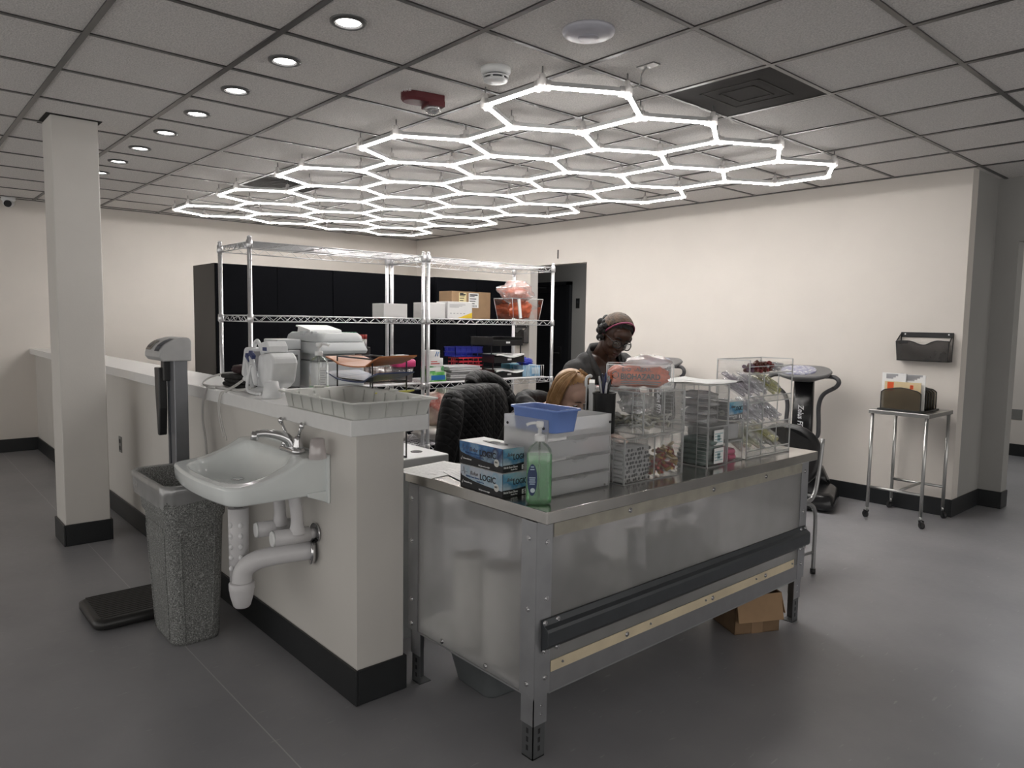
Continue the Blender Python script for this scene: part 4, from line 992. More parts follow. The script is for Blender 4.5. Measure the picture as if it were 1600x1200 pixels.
def tube_rack():
    """tall clear dispenser with slanted compartments"""
    x1, y0 = -1.702, 2.922; w, d, h = .165, .385, .446
    t_ = thing('tube_rack', 'tall clear rack of slanted compartments at the right end of the table', 'tube rack', (x1, y0, TZ+.0005))
    m = MB(); t = .004; e = .0022
    m.box(-w, 0, 0, t, 0, h).box(-w, 0, d-t, d, 0, h).box(-w, -w+t, t, d-t, 0, h).box(-w, 0, 0, d, 0, t)
    for y in (0, d):
        for x in (-w, 0): m.box(x-e, x+e, y-e, y+e, 0, h, 1)
        for z in (e, h): m.box(-w, 0, y-e, y+e, z-e, z+e, 1)
    m.box(-w-e, -w+e, 0, d, h-e, h+e, 1).box(-e, e, 0, d, 0, 2*e, 1)
    m.build('shell', [ACR, ACRE], t_)
    ys = [0, d/3, 2*d/3, d]
    for y in ys[1:3]:
        MB().box(-w, 0, y-.0015, y+.0015, 0, h-.062).box(-.0016, .0016, y-.0016, y+.0016, 0, h-.062, 1).build('divider', [ACR, ACRE], t_)
    zf = [.010, .130, .255]
    for z in zf:      # slanted floors falling to the front with a lip
        q = MB(); q.prism([(0, z), (0, z+.004), (-w, z+.094), (-w, z+.090)], t, d-t, 'y'); q.box(-.002, .002, 0, d, z-.002, z+.026); q.box(-.0022, .0022, 0, d, z+.024, z+.028, 1); q.box(-.0022, .0022, 0, d, z-.003, z+.001, 1)
        q.build('slanted_floor', [ACR, ACRE], t_)
    q = MB().box(-w, 0, 0, d, h-.062, h-.058).box(-.002, .002, 0, d, h-.064, h-.058, 1).box(-.002, .002, 0, d, h-.03, h-.026, 1); q.build('top_shelf', [ACR, ACRE], t_)
    # draw tubes lying along the slope
    TC = [clear('draw_tube_clear', (.93, .93, .95), .2, haze=.25, hazecol=(.8, .8, .82)), clear('draw_tube_yellow', (.93, .93, .75), .2, haze=.35, hazecol=(.80, .78, .30)), clear('draw_tube_olive', (.93, .93, .85), .2, haze=.3, hazecol=(.66, .66, .42)), clear('draw_tube_mauve', (.9, .88, .92), .2, haze=.35, hazecol=(.50, .42, .52))]
    meshes = [MB().tube([(-.055, 0, 0), (.05, 0, 0)], .0068, 8).tube([(.05, 0, 0), (.058, 0, 0)], .0072, 8).mesh('draw_tube', c_) for c_ in TC]
    slope = math.atan2(.09, w); nm = ('bottom', 'middle', 'upper'); cn = ('left', 'centre', 'right')
    kinds = {(0, 0): 2, (0, 1): 2, (0, 2): 1, (1, 0): 0, (1, 1): 0, (1, 2): 0, (2, 0): 3, (2, 1): 0, (2, 2): 1}
    for r in range(3):
        for c in range(3):
            for k in range(14):
                y = ys[c]+.013+(d/3-.026)*(k % 6+.5*(k//6 % 2))/5.7; lay = k//6
                xx = -.07-.010*rnd.random()-.018*(k % 3) if lay < 2 else -.10
                z = zf[r]+.004+.0085+.0165*lay-xx*math.tan(slope)+.002
                kd = kinds[(r, c)] if rnd.random() < .6 else 0
                o = bpy.data.objects.new('draw_tube', meshes[kd]); C.objects.link(o); o.location = (x1+xx, y0+y, TZ+z); o.rotation_euler = (rnd.uniform(-.2, .2), slope+rnd.uniform(-.08, .08), rnd.uniform(-.12, .12))
                tag(o, 'clear draw tube lying in the %s row, %s column of the tall rack' % (nm[r], cn[c]), 'draw tube', 'draw tubes %s %s' % (nm[r], cn[c]))
    caps = [MB().lathe([(.0075, 0), (.0085, .002), (.0085, .018), (.0075, .02)], n=10).mesh('rubber_stopper', mat('cap_%s' % n_, c_, .45)) for n_, c_ in (('brown', (.11, .035, .022)), ('red', (.20, .03, .03)), ('mauve', (.16, .09, .14)))]
    for k in range(42):
        i = k % 14; y = .02+.0165*(i % 14)*.95; lay = k//14
        o = bpy.data.objects.new('rubber_stopper', caps[2 if y < .085 and rnd.random() < .6 else rnd.choice((0, 0, 1))]); C.objects.link(o)
        o.location = (x1-.022-.02*rnd.random(), y0+y, TZ+h-.0465+.015*lay*(.55+.45*min(1, y/.1))); o.rotation_euler = (R(90)*rnd.choice((0, 1)), R(80)+rnd.uniform(-.5, .5), rnd.uniform(-.5, .5))
        tag(o, 'small brown or red stopper heaped on the top shelf of the tall rack', 'stopper', 'stoppers on the rack top')
    for k in range(12):
        y = .265+.0088*k; o = bpy.data.objects.new('draw_tube', meshes[0]); C.objects.link(o); o.location = (x1-.08-.03*rnd.random(), y0+y, TZ+h-.049+.012*(k % 3)); o.rotation_euler = (0, rnd.uniform(-.1, .1), rnd.uniform(-.15, .15))
        tag(o, 'clear draw tube lying on the top shelf of the tall rack', 'draw tube', 'draw tubes on the rack top')
tube_rack()
def table_small():
    # white document holder with leaflets, pen cup and pens, loose forms
    hd = thing('document_holder', 'white upright document holder behind the frosted drawers', 'document holder', (-2.095, 2.288, TZ), R(-48))
    MB().box(-.11, .10, -.004, 0, 0, .37).box(-.11, .10, .070, .074, 0, .33).box(-.11, -.107, 0, .07, 0, .33).box(-.11, .10, -.004, .074, 0, .004).build('holder', WHITEP, hd)
    MB().tube(smooth_path([(.094, -.003, .34), (.095, -.002, .372), (.092, .012, .385), (.086, .018, .380)]), .006, 8).build('curled_tab', WHITEP, hd)
    for k, (m, lab, hh) in enumerate(((WPAPER, 'white leaflet pile nearest the front in the white document holder', .35), (mat('leaflet_red_white', (.58, .30, .30), .5, vscale=30, ramp=[(.45, (.75, .72, .72)), (.6, (.45, .04, .05))]), 'red and white leaflet pile in the white document holder', .325))):
        o = MB().cbox(-.012, 0, hh/2, .185, .024, hh).build('leaflet_pile', m, loc=(-2.15, 2.364+.029*k, TZ+.0045)); o.parent = None; o.location = (-2.095+.01*math.cos(R(-48))-(.021+.029*k)*math.sin(R(-48)), 2.288+.01*math.sin(R(-48))+(.021+.029*k)*math.cos(R(-48)), TZ+.0045); o.rotation_euler = (0, 0, R(-48)); tag(o, lab, 'leaflets')
    c = thing('pen_cup', 'black mesh cup of pens standing on the lower clear bin', 'pen cup', (-1.955+.03, 2.24-.185, TZ))
    c.location = (-1.865, 2.138, TZ+.1732)
    MESH = clear('black_wire_mesh', (.45, .45, .45), .02, rough=.5, haze=.75, hazecol=(.012, .012, .012))
    z0 = .0
    MB().lathe([(.042, 0), (.043, .004), (.045, .15), (.047, .155), (.047, .16), (.044, .16), (.041, .005)], n=24).build('cup_body', MESH, c)
    for k in range(9):
        a = k*.72; r = .024; col = [(.01, .01, .012), (.01, .01, .012), (.35, .35, .36), (.02, .03, .12), (.62, .80, .03), (.01, .01, .012), (.45, .45, .45), (.02, .02, .05), (.6, .6, .62)][k]
        pm = mat('pen_%d' % k, col, .35)
        p0 = Vector((-.020*math.cos(a), -.020*math.sin(a), .01)); p1 = Vector((r*math.cos(a), r*math.sin(a), .20+.035*((k*5) % 4)/3))
        o = MB().tube([p0, p0.lerp(p1, .9), p1], [.0045, .0048, .003] if k != 4 else [.007, .008, .005], 8).build('pen', pm, loc=c.location)
        tag(o, ['black pen leaning left in the mesh cup', 'black pen at the back of the mesh cup', 'grey pen at the back of the mesh cup', 'navy pen in the mesh cup', 'bright yellow-green highlighter in the mesh cup', 'black pen leaning forward in the mesh cup', 'silver pen in the mesh cup', 'dark blue-black pen in the mesh cup', 'pale grey pen leaning right in the mesh cup'][k], 'pen', 'pens in the mesh cup')
    for k, (x, y, rz, lab) in enumerate(((-2.36, 1.70, R(8), 'white form at the left edge of the steel table, partly under another'), (-2.16, 1.79, R(-14), 'white printed form beside the glove boxes on the steel table'))):
        f = thing('paper_form', lab, 'paper', (x, y, TZ+.0006+.0022*k), rz)
        MB().box(-.108, .108, -.14, .14, 0, .0016).build('sheet', WPAPER, f)
        l = MB()
        for r in range(14): l.box(-.09, .02+.06*((r*7) % 3)/2, -.115+.017*r, -.1135+.017*r, .0016, .0019)
        l.build('print', mat('faint_print', (.45, .45, .46), .7), f)
    f = thing('clipboard', 'black clipboard with a white page propped behind the blue tray', 'clipboard', (-2.22, 2.20, TZ+.002), R(-35))
    q = MB(); q.M = Matrix.Translation((0, 0, .01)) @ Matrix.Rotation(R(-62), 4, 'Y'); q.box(-.002, .002, -.11, .11, 0, .30); q.build('board', BLACK, f)
    q = MB(); q.M = Matrix.Translation((0, 0, .01)) @ Matrix.Rotation(R(-62), 4, 'Y'); q.box(.002, .0035, -.10, .10, .02, .315); q.build('page', WPAPER, f)
table_small()

# ------------------------------------------------------------------ storage behind: cabinets, wire shelving
def cabinets():
    labs = ['leftmost matt black storage cabinet behind the wire shelving', 'middle matt black storage cabinet behind the wire shelving', 'rightmost matt black storage cabinet behind the wire shelving']
    for k, (y0, y1) in enumerate(((2.282, 3.408), (3.410, 4.560), (4.625, 5.745))):
        x0, x1 = -7.07, (-6.5, -6.5, -6.47)[k]; h = 1.938
        t_ = thing('storage_cabinet', labs[k], 'cabinet', (x0, y0, 0), 0, 'black storage cabinets')
        w, d = y1-y0, x1-x0
        m = MB().box(0, d-.022, 0, .018, 0, h).box(0, d-.022, w-.018, w, 0, h).box(0, d-.022, .018, w-.018, h-.018, h).box(0, d-.022, .018, w-.018, .06, .078).box(0, .012, .018, w-.018, .06, h).box(d-.06, d-.045, .018, w-.018, 0, .06)
        m.build('carcass', CABSIDE if k == 0 else BLACKM, t_)
        ym = w/2
        for a, b in ((.002, ym-.0012), (ym+.0012, w-.002)):
            MB().box(d-.020, d, a, b, .062, h-.002).build('door', BLACKM, t_, bevel=.0015, seg=1)
cabinets()
def shelf_units():
    def unit(y0, lab, wdt):
        t_ = thing('wire_shelving_unit', lab, 'shelving unit', (-4.10, y0, 0), 0, 'chrome wire shelving')
        d = .46; ph = 1.915; y1 = wdt
        for x in (0, -d):
            for y in (0, y1):
                m = MB().cyl((x, y, .02), (x, y, ph), .0127, n=12)
                for k in range(36): m.tube([(x, y, .06+.0508*k), (x, y, .063+.0508*k)], .0134, 10)
                m.lathe([(.0127, ph), (.0127, ph+.006), (.008, ph+.012)], (x, y, 0), 12)
                o = m.build('post', SHELFM, t_)
                MB().lathe([(.018, 0), (.018, .012), (.006, .014), (.006, .025)], (x, y, 0), 10).build('levelling_foot', BLACK, o)
        for z in (1.895, 1.475, 1.028, .600, .16):
            m = MB(); hh = .034
            for (p, q) in (((0, 0), (0, y1)), ((-d, 0), (-d, y1)), ((0, 0), (-d, 0)), ((0, y1), (-d, y1))):
                P, Q = Vector((*p, z)), Vector((*q, z)); dn = Vector((0, 0, -hh)); u = (Q-P).normalized(); L = (Q-P).length
                P2, Q2 = P+u*.013, Q-u*.013
                m.tube([P2, Q2], .0032, 6); m.tube([P2+dn, Q2+dn], .0032, 6)
                n = max(6, int(L/.045)); zz = [P2+(Q2-P2)*(k/n)+(dn if k % 2 else Vector((0, 0, 0))) for k in range(n+1)]
                m.tube(zz, .0021, 5)
            for k in range(1, 16): m.tube([(-d*k/16, .01, z+.003), (-d*k/16, y1-.01, z+.003)], .0017, 4)
            for k in (1, 2, 3, 4): m.tube([(-.004, y1*k/5, z-.001), (-d+.004, y1*k/5, z-.001)], .0026, 4)
            for x in (0, -d):
                for y in (0, y1): m.lathe([(.0150, z-.038), (.0185, z-.034), (.0175, z+.006), (.0145, z+.008)], (x, y, 0), 12)
            m.build('shelf', SHELFM, t_)
        return t_
    unit(1.632, 'left chrome wire shelving unit standing behind the counter end', 1.19)
    unit(2.862, 'right chrome wire shelving unit with the brown box on it', 1.19)
shelf_units()
SZ2, SZ3, SZ4 = 1.4798, 1.0328, .6048       # tops of the shelves that carry things
def boxthing(name, label, cat, loc, sx, sy, sz, m, rz=0, bevel=.002, group=None):
    t_ = thing(name, label, cat, loc, rz, group)
    MB().box(-sx/2, sx/2, -sy/2, sy/2, 0, sz).build('carton', m, t_, bevel=bevel, seg=1)
    return t_
def on_shelves():
    WB = mat('white_carton', (.74, .73, .72), .6, var=.02); YEL = mat('yellow_print', (.75, .52, .03), .5)
    BLK = INK; PALEY = mat('pale_yellow_label', (.72, .63, .35), .6)
    # upper shelf
    boxthing('white_box', 'plain white box on the upper shelf left of the double posts', 'box', (-4.36, 2.72, SZ2+.0005), .15, .19, .095, WB)
    b = boxthing('white_box', 'plain end of a white box beside the yellow striped carton', 'box', (-4.30, 3.012, SZ2+.0005), .17, .16, .110, WB)
    b = boxthing('printed_carton', 'white printed carton with a yellow corner in front of the brown box', 'carton', (-4.27, 3.212, SZ2+.0005), .14, .222, .122, WB)
    q = MB().prism([(-.02, .004), (.110, .004), (.110, .045)], .0702, .0708, 'x'); q.build('yellow_corner', YEL, b)
    l = MB()
    for k in range(3): l.box(.0702, .0708, -.095, .05-.03*k, .098-.009*k, .102-.009*k)
    for k in range(5): l.box(.0702, .0708, -.09+.03*k, -.075+.03*k, .035, .041)
    l.build('print', mat('grey_print', (.35, .35, .36), .6), b)
    b = boxthing('brown_carton', 'brown cardboard carton with two shipping labels on the upper shelf', 'cardboard box', (-4.43, 3.435, SZ2+.0005), .16, .375, .205, CARD)
    for (y, m, w, z0, z1) in ((-.085, PALEY, .07, .105, .195), (.02, WPAPER, .095, .085, .195)):
        g_ = MB().box(.0802, .0812, y-w/2, y+w/2, z0, z1).build('shipping_label', m, b)
        q = MB()
        for k in range(4): q.box(.0812, .0817, y-w*.4, y+w*(.1+.08*(k % 3)), z0+.028+.018*k, z0+.034+.018*k)
        for k in range(9): q.box(.0812, .0817, y-w*.4+w*.085*k, y-w*.4+w*.085*k+.003, z0+.006, z0+.020)
        q.box(.0812, .0817, y-w*.4, y+w*.4, z1-.018, z1-.008); q.build('label_print', BLK, g_)
    MB().box(-.08, .0805, -.03, .03, .2052, .2058).build('tape', mat('packing_tape2', (.40, .30, .18), .3), b)
    t_ = thing('acrylic_tub', 'clear tapered tub of orange bags at the right end of the upper shelf', 'clear tub', (-4.31, 3.88, SZ2+.0005))
    sq = lambda w, d, z: [(-d/2, -w/2, z), (d/2, -w/2, z), (d/2, w/2, z), (-d/2, w/2, z)]
    m = MB(); m.loft([sq(.27, .19, 0), sq(.33, .22, .165)], 0, True, False, False)
    for z, w, d in ((0, .27, .19), (.165, .33, .22)):
        c_ = sq(w, d, z); 
        for i in range(4): m.tube([c_[i], c_[(i+1) % 4]], .003, 5, 1)
    for i in range(4): m.tube([sq(.27, .19, 0)[i], sq(.33, .22, .165)[i]], .0025, 5, 1)
    m.build('tub_shell', [ACR, ACRE], t_)
    crumple('orange_bag', 'orange bag stuffed low in the clear tub on the upper shelf', 'biohazard bag', (-4.30, 3.89, SZ2+.006), .07, .10, .075, ORANGE, 21, amp=.35, sc=2.8)
    crumple('orange_bag', 'orange bag bulging out of the clear tub on the upper shelf', 'biohazard bag', (-4.31, 3.86, SZ2+.145), .075, .105, .055, ORANGE, 22, amp=.4, sc=2.6)
    crumple('clear_bag', 'clear film bag draped over the orange bags in the tub', 'bag', (-4.29, 3.83, SZ2+.130), .10, .15, .085, BAGC, 23, amp=.35, sc=2.2)
    o = MB().cbox(0, 0, .075, .012, .022, .15).build('white_label_strip', WPAPER, loc=(-4.195, 3.80, SZ2+.012), rz=0); o.rotation_euler = (R(8), 0, 0); tag(o, 'white paper strip standing at the front of the clear tub', 'strip')
    # middle shelf, left unit
    z = SZ3
    t_ = thing('jar_tray', 'clear square jar of white topped tubes on the left middle shelf', 'jar', (-4.30, 2.555, z+.0005))
    m = MB().loft([ringz(rr(.17, .21, .03), 0), ringz(rr(.175, .215, .03), .12)]); m.build('jar_shell', clear('jar_plastic', (.93, .91, .90), .2, haze=.12), t_)
    WT = mat('tube_lid_white', (.76, .75, .74), .4); AM = clear('amber_tube', (.85, .7, .62), .2, haze=.4, hazecol=(.6, .45, .40))
    first = None
    for i in range(5):
        for j in range(3):
            lc = (-4.36+.05*j, 2.475+.040*i, z+.007)
            lab = 'white topped tube standing in the clear square jar on the left middle shelf'
            if first is None:
                first = thing('lidded_tube', lab, 'tube', lc, 0, 'white topped tubes in the jar')
                MB().lathe([(.013, .0), (.016, .004), (.016, .105)], n=12).build('tube_body', AM, first); MB().lathe([(.0185, .105), (.0185, .138), (.016, .142)], n=12).build('lid', WT, first)
            else: again(first, lc)
    t_ = thing('swab_tub', 'clear tub with a bright pink lid beside the double posts', 'tub', (-4.28, 2.76, z+.0005))
    MB().loft([ringz(rr(.12, .125, .02), 0), ringz(rr(.135, .14, .02), .108)]).build('tub_shell', clear('smoky_tub', (.62, .60, .62), .2, haze=.2, hazecol=(.4, .38, .4)), t_)
    MB().loft([ringz(rr(.15, .155, .02), .108), ringz(rr(.155, .16, .02), .112), ringz(rr(.155, .16, .02), .150), ringz(rr(.14, .145, .02), .158)]).build('lid', mat('pink_lid', (.68, .06, .22), .4), t_)
    MB().cbox(0, .01, .045, .08, .1, .05).build('contents', mat('swab_white', (.6, .56, .54), .7), t_, bevel=.01)
    boxthing('small_white_box', 'small white box lying on the pink lidded tub', 'box', (-4.29, 2.755, z+.159), .07, .11, .03, WB)
    # middle shelf, right unit
    GR = mat('green_carton', (.10, .36, .09), .5, vscale=9, ramp=[(.42, (.08, .30, .06)), (.55, (.16, .50, .12)), (.62, (.55, .62, .5))]); BL = mat('blue_carton_print', (.02, .16, .45), .5); RD = mat('red_print', (.45, .06, .05), .5)
    zz = z+.0005
    for k, (sx, sy, sz, m, lab, y) in enumerate(((.10, .150, .068, GR, 'green box with a blue panel at the bottom of a small box stack', 2.995), (.09, .135, .042, mat('green_white_carton', (.45, .55, .42), .5, vscale=14, ramp=[(.45, (.62, .64, .60)), (.58, (.06, .26, .08))]), 'green and white box second from the bottom of the small stack', 2.985), (.09, .120, .055, WB, 'white box with red print in the small stack', 2.985), (.07, .10, .055, WB, 'white box with blue print on top of the small stack', 2.975))):
        b = boxthing('supply_box', lab, 'box', (-4.22, y, zz), sx, sy, sz, m, 0, .001, 'small box stack'); zz += sz+.0006
        if k == 0: MB().box(sx/2, sx/2+.0008, -.055, .065, .012, .045).build('blue_panel', BL, b)
        if k == 1: MB().box(sx/2, sx/2+.0008, -.055, .04, .008, .032).build('white_panel', WPAPER, b)
        if k == 2: MB().box(sx/2, sx/2+.0008, -.045, .03, .012, .020).box(sx/2, sx/2+.0008, -.045, .01, .028, .034).build('red_lines', RD, b)
        if k == 3: MB().tube([(sx/2+.0006, .008, .012), (sx/2+.0006, .022, .045), (sx/2+.0006, .030, .012), (sx/2+.0006, .040, .042)], .003, 5).build('blue_mark', BL, b)
    PS = mat('grey_pack_film', (.42, .42, .43), .35, var=.1, vscale=30)
    for k in range(7):
        o = MB().cbox(0, 0, .0065, .20, .27+.012*((k*3) % 4), .013).build('document_pack', PS, bevel=.003, loc=(-4.27+.006*((k*5) % 3), 3.235+.006*((k*2) % 3), z+.0005+.0150*k), rz=R((-2, 1, 3, 0, -1, 2, 1)[k]))
        tag(o, ['lowest', 'second lowest', 'third lowest', 'middle', 'third highest', 'second highest', 'topmost'][k]+' grey document pack in the pile on the right middle shelf', 'document pack', 'grey document packs')
    def crate(name, label, loc, sx, sy, sz, m, rows):
        t_ = thing(name, label, 'crate', loc)
        b = MB(); t = .004
        b.box(-sx/2, sx/2, -sy/2, sy/2, 0, t)
        for k in range(rows+1):
            zc = t+(sz-t)*k/rows
            for y in (-sy/2, sy/2-t): b.box(-sx/2, sx/2, y, y+t, zc-.004, zc+.004)
            for x in (-sx/2, sx/2-t): b.box(x, x+t, -sy/2, sy/2, zc-.004, zc+.004)
        n = 5
        for k in range(n+1):
            y = -sy/2+(sy-t)*k/n
            for x in (-sx/2, sx/2-t): b.box(x, x+t, y, y+t, 0, sz)
        for k in range(4):
            x = -sx/2+(sx-t)*k/3
            for y in (-sy/2, sy/2-t): b.box(x, x+t, y, y+t, 0, sz)
        b.build('crate_lattice', m, t_); return t_
    REDP = mat('red_rack_plastic', (.62, .035, .055), .4); BLUEP = mat('royal_blue_plastic', (.018, .025, .28), .4)
    crate('test_tube_rack', 'red plastic lattice rack under the blue crate on the right middle shelf', (-4.42, 3.44, z+.0005), .13, .245, .150, REDP, 5)
    t_ = crate('plastic_crate', 'royal blue plastic crate stacked on the red lattice rack', (-4.43, 3.425, z+.157), .15, .27, .075, BLUEP, 2)
    MB().box(.066, .070, -.13, .13, .028, .075).box(-.07, -.066, -.13, .13, .0, .075).build('crate_side', BLUEP, t_)
    t_ = thing('letter_tray_stack', 'black tiered letter tray stack holding white papers on the right middle shelf', 'letter trays', (-4.35, 3.705, z+.0005))
    BK = mat('glossy_black_tray', (.010, .010, .011), .28)
    for k, (z0, x0) in enumerate(((.0, 0), (.115, 0), (.245, -.02))):
        b = MB().box(-.13+x0, .14+x0, -.155, .155, z0, z0+.004).box(-.13+x0, .14+x0, -.155, -.151, z0, z0+.065).box(-.13+x0, .14+x0, .151, .155, z0, z0+.065).box(-.13+x0, -.126+x0, -.155, .155, z0, z0+.065).box(.137+x0, .141+x0, -.155, .155, z0, z0+.045)
        o = b.build('tray', BK, t_, bevel=.001); MB().box(.1412+x0, .1420+x0, -.02, .02, z0+.018, z0+.032).build('label_holder', WPAPER, o)
        if k: 
            q = MB()
            for x in (-.12, .12):
                for y in (-.150, .150): q.box(x-.004+x0, x+.004+x0, y-.003, y+.003, z0-.115 if k == 1 else z0-.13, z0)
            q.build('risers', BK, t_)['kind'] = 'stuff'
    for k, (z0, lab) in enumerate(((.006, 'white paper pile in the lowest black letter tray'), (.121, 'white paper pile curling out of the middle black letter tray'))):
        n = 8; rows = [[(.155-.25*i/6, -.145+.285*j/n, (.050 if k == 0 else .055)+.010*math.sin(j*.8+k)*(1-i/6)) for j in range(n+1)] for i in range(7)]
        vs = [p for r in rows for p in r]; m_ = n+1
        q = MB(); nn = len(vs); fs = [(i*m_+j, i*m_+j+1, (i+1)*m_+j+1, (i+1)*m_+j) for i in range(6) for j in range(n)]
        lo = [(x, y, zt-.012) for x, y, zt in vs]
        q.add(vs+lo, fs+[tuple(nn+a for a in f[::-1]) for f in fs]+[(j, nn+j, nn+j+1, j+1) for j in range(n)], 0, False)
        tag(q.build('paper_pile', WPAPER, loc=(-4.35, 3.705, z+z0)), lab, 'papers')
    b = boxthing('glove_carton', 'pale blue glove carton at the right end of the middle shelf', 'glove box', (-4.26, 3.935, z+.0005), .12, .19, .088, mat('pale_blue_carton', (.20, .40, .58), .45, vscale=10, ramp=[(.4, (.13, .30, .50)), (.6, (.34, .52, .66))]))
    MB().box(.0602, .0608, .0, .085, .02, .07).build('white_panel', mat('pale_panel', (.55, .66, .74), .5), b)
    boxthing('glove_carton', 'second blue glove carton behind the black trays', 'glove box', (-4.40, 3.93, z+.0005), .11, .20, .092, mat('teal_carton', (.05, .20, .28), .45))
    crumple('nitrile_glove', 'royal blue glove bunched up out of the pale blue carton', 'glove', (-4.26, 3.91, z+.0895), .045, .07, .028, mat('blue_glove', (.03, .045, .42), .45), 31, amp=.6, sc=3.5)
    t_ = thing('wire_sorter', 'short wire sorter standing in front of the blue glove carton', 'wire sorter', (-4.175, 3.93, z+.0005))
    m = MB()
    for y in (-.06, .03, .10): m.tube([(-.012, y, 0), (-.012, y, .09), (.012, y, .09), (.012, y, 0)], .002, 5)
    m.tube([(.012, -.06, .002), (.012, .10, .002)], .002, 5).tube([(.012, -.06, .09), (.012, .10, .09)], .002, 5); m.build('wires', SHELFM, t_)
    # lower shelves
    z = SZ4
    t_ = thing('tube_box', 'box of upright white tubes on the lower shelf behind the jacket', 'tube box', (-4.30, 3.17, z+.295))
    t_.location = (-4.30, 3.175, .885)
    MB().box(-.09, .09, -.115, .115, 0, .004).box(-.09, -.086, -.115, .115, 0, .05).box(.086, .09, -.115, .115, 0, .03).box(-.09, .09, -.115, -.111, 0, .05).box(-.09, .09, .111, .115, 0, .05).build('box_body', BLACK, t_)
    q = MB().cyl((0, 0, 0), (0, 0, .085), .0105, n=8).mesh('upright_tube', mat('tube_pale_green', (.56, .58, .52), .4))
    for i in range(9):
        for j in range(3):
            o = bpy.data.objects.new('upright_tube', q); C.objects.link(o); o.location = (-4.23-.028*j, 3.075+.025*i, .8895); tag(o, 'pale tube standing in the black box above the bagged sacks', 'tube', 'pale tubes in the black box')
    st = thing('storage_bin', 'dark bin carrying the tube box on the lower shelf', 'bin', (-4.33, 3.20, z+.0005)); MB().loft([ringz(rr(.20, .30, .02), 0), ringz(rr(.22, .32, .02), .275)]).build('bin_body', BLACK, st)
    PB = mat('pink_bag_film', (.50, .30, .26), .35, vscale=9, ramp=[(.36, (.62, .50, .40)), (.5, (.58, .42, .36)), (.62, (.36, .09, .07)), (.7, (.6, .5, .45))], bump=.25, bscale=18)
    crumple('supply_sack', 'pale pink and red bag slumped on the lower shelf left of the jacket', 'bag', (-4.27, 3.05, z+.10), .12, .17, .125, PB, 41, amp=.25, sc=2.2)
    WS = mat('white_sack', (.62, .59, .56), .5, bump=.25, bscale=16)
    crumple('white_sack', 'white sack under the pink bag on the lower shelf', 'bag', (-4.26, 3.04, z+.003), .12, .17, .055, WS, 42, amp=.2, sc=2.4)
    crumple('white_sack', 'second white sack on the lower shelf nearer the counter end', 'bag', (-4.27, 2.70, z+.003), .10, .09, .06, WS, 43, amp=.2, sc=2.4)
    b = boxthing('grey_carton', 'small grey carton with a wooden top on the lower shelf', 'box', (-4.12, 2.565, z+.0005), .12, .10, .10, mat('grey_carton', (.30, .30, .31), .5))
    MB().box(-.06, .06, -.05, .05, .1005, .104).build('lid', WOOD, b)
    boxthing('white_binder', 'white binder spine under the left middle shelf', 'binder', (-4.20, 2.36, z+.0005), .22, .06, .30, WB)
    # green topped tubes behind the printer, on the middle shelf of the left unit
    t_ = thing('tube_stand', 'dark stand of green topped tubes behind the printer', 'tube stand', (-4.475, 2.46, SZ3+.0005)); MB().box(-.05, .05, -.075, .145, 0, .24).build('stand_body', BLACK, t_, bevel=.004)
    f = None
    for i in range(5):
        lc = (-4.46, 2.40+.025*i, SZ3+.241)
        if f is None:
            f = thing('green_topped_tube', 'green topped tube standing in a row behind the printer', 'tube', lc, 0, 'green topped tubes')
            MB().lathe([(.009, 0), (.0105, .004), (.0105, .075)], n=10).build('tube_body', clear('tube_glass', (.9, .9, .9), .2, haze=.3), f); MB().lathe([(.0125, .075), (.0125, .10), (.011, .102)], n=10).build('stopper', mat('green_stopper', (.02, .22, .11), .4), f)
        else: again(f, lc)
    f = None
    for i in range(3):
        lc = (-4.25, 2.50+.026*i, SZ3+.0005)
        if f is None:
            f = thing('red_topped_tube', 'red and white tube standing at the right of the printer', 'tube', (-4.3, 2.525, SZ3+.2), 0, 'red topped tubes')
            MB().lathe([(.0105, 0), (.0105, .055)], n=10).build('tube_body', WT, f); MB().lathe([(.012, .055), (.012, .085)], n=10).build('stopper', RD, f); f.location = (-4.46, 2.535, SZ3+.241)
        else: again(f, (-4.46, 2.535+.0245*i, SZ3+.241))
on_shelves()

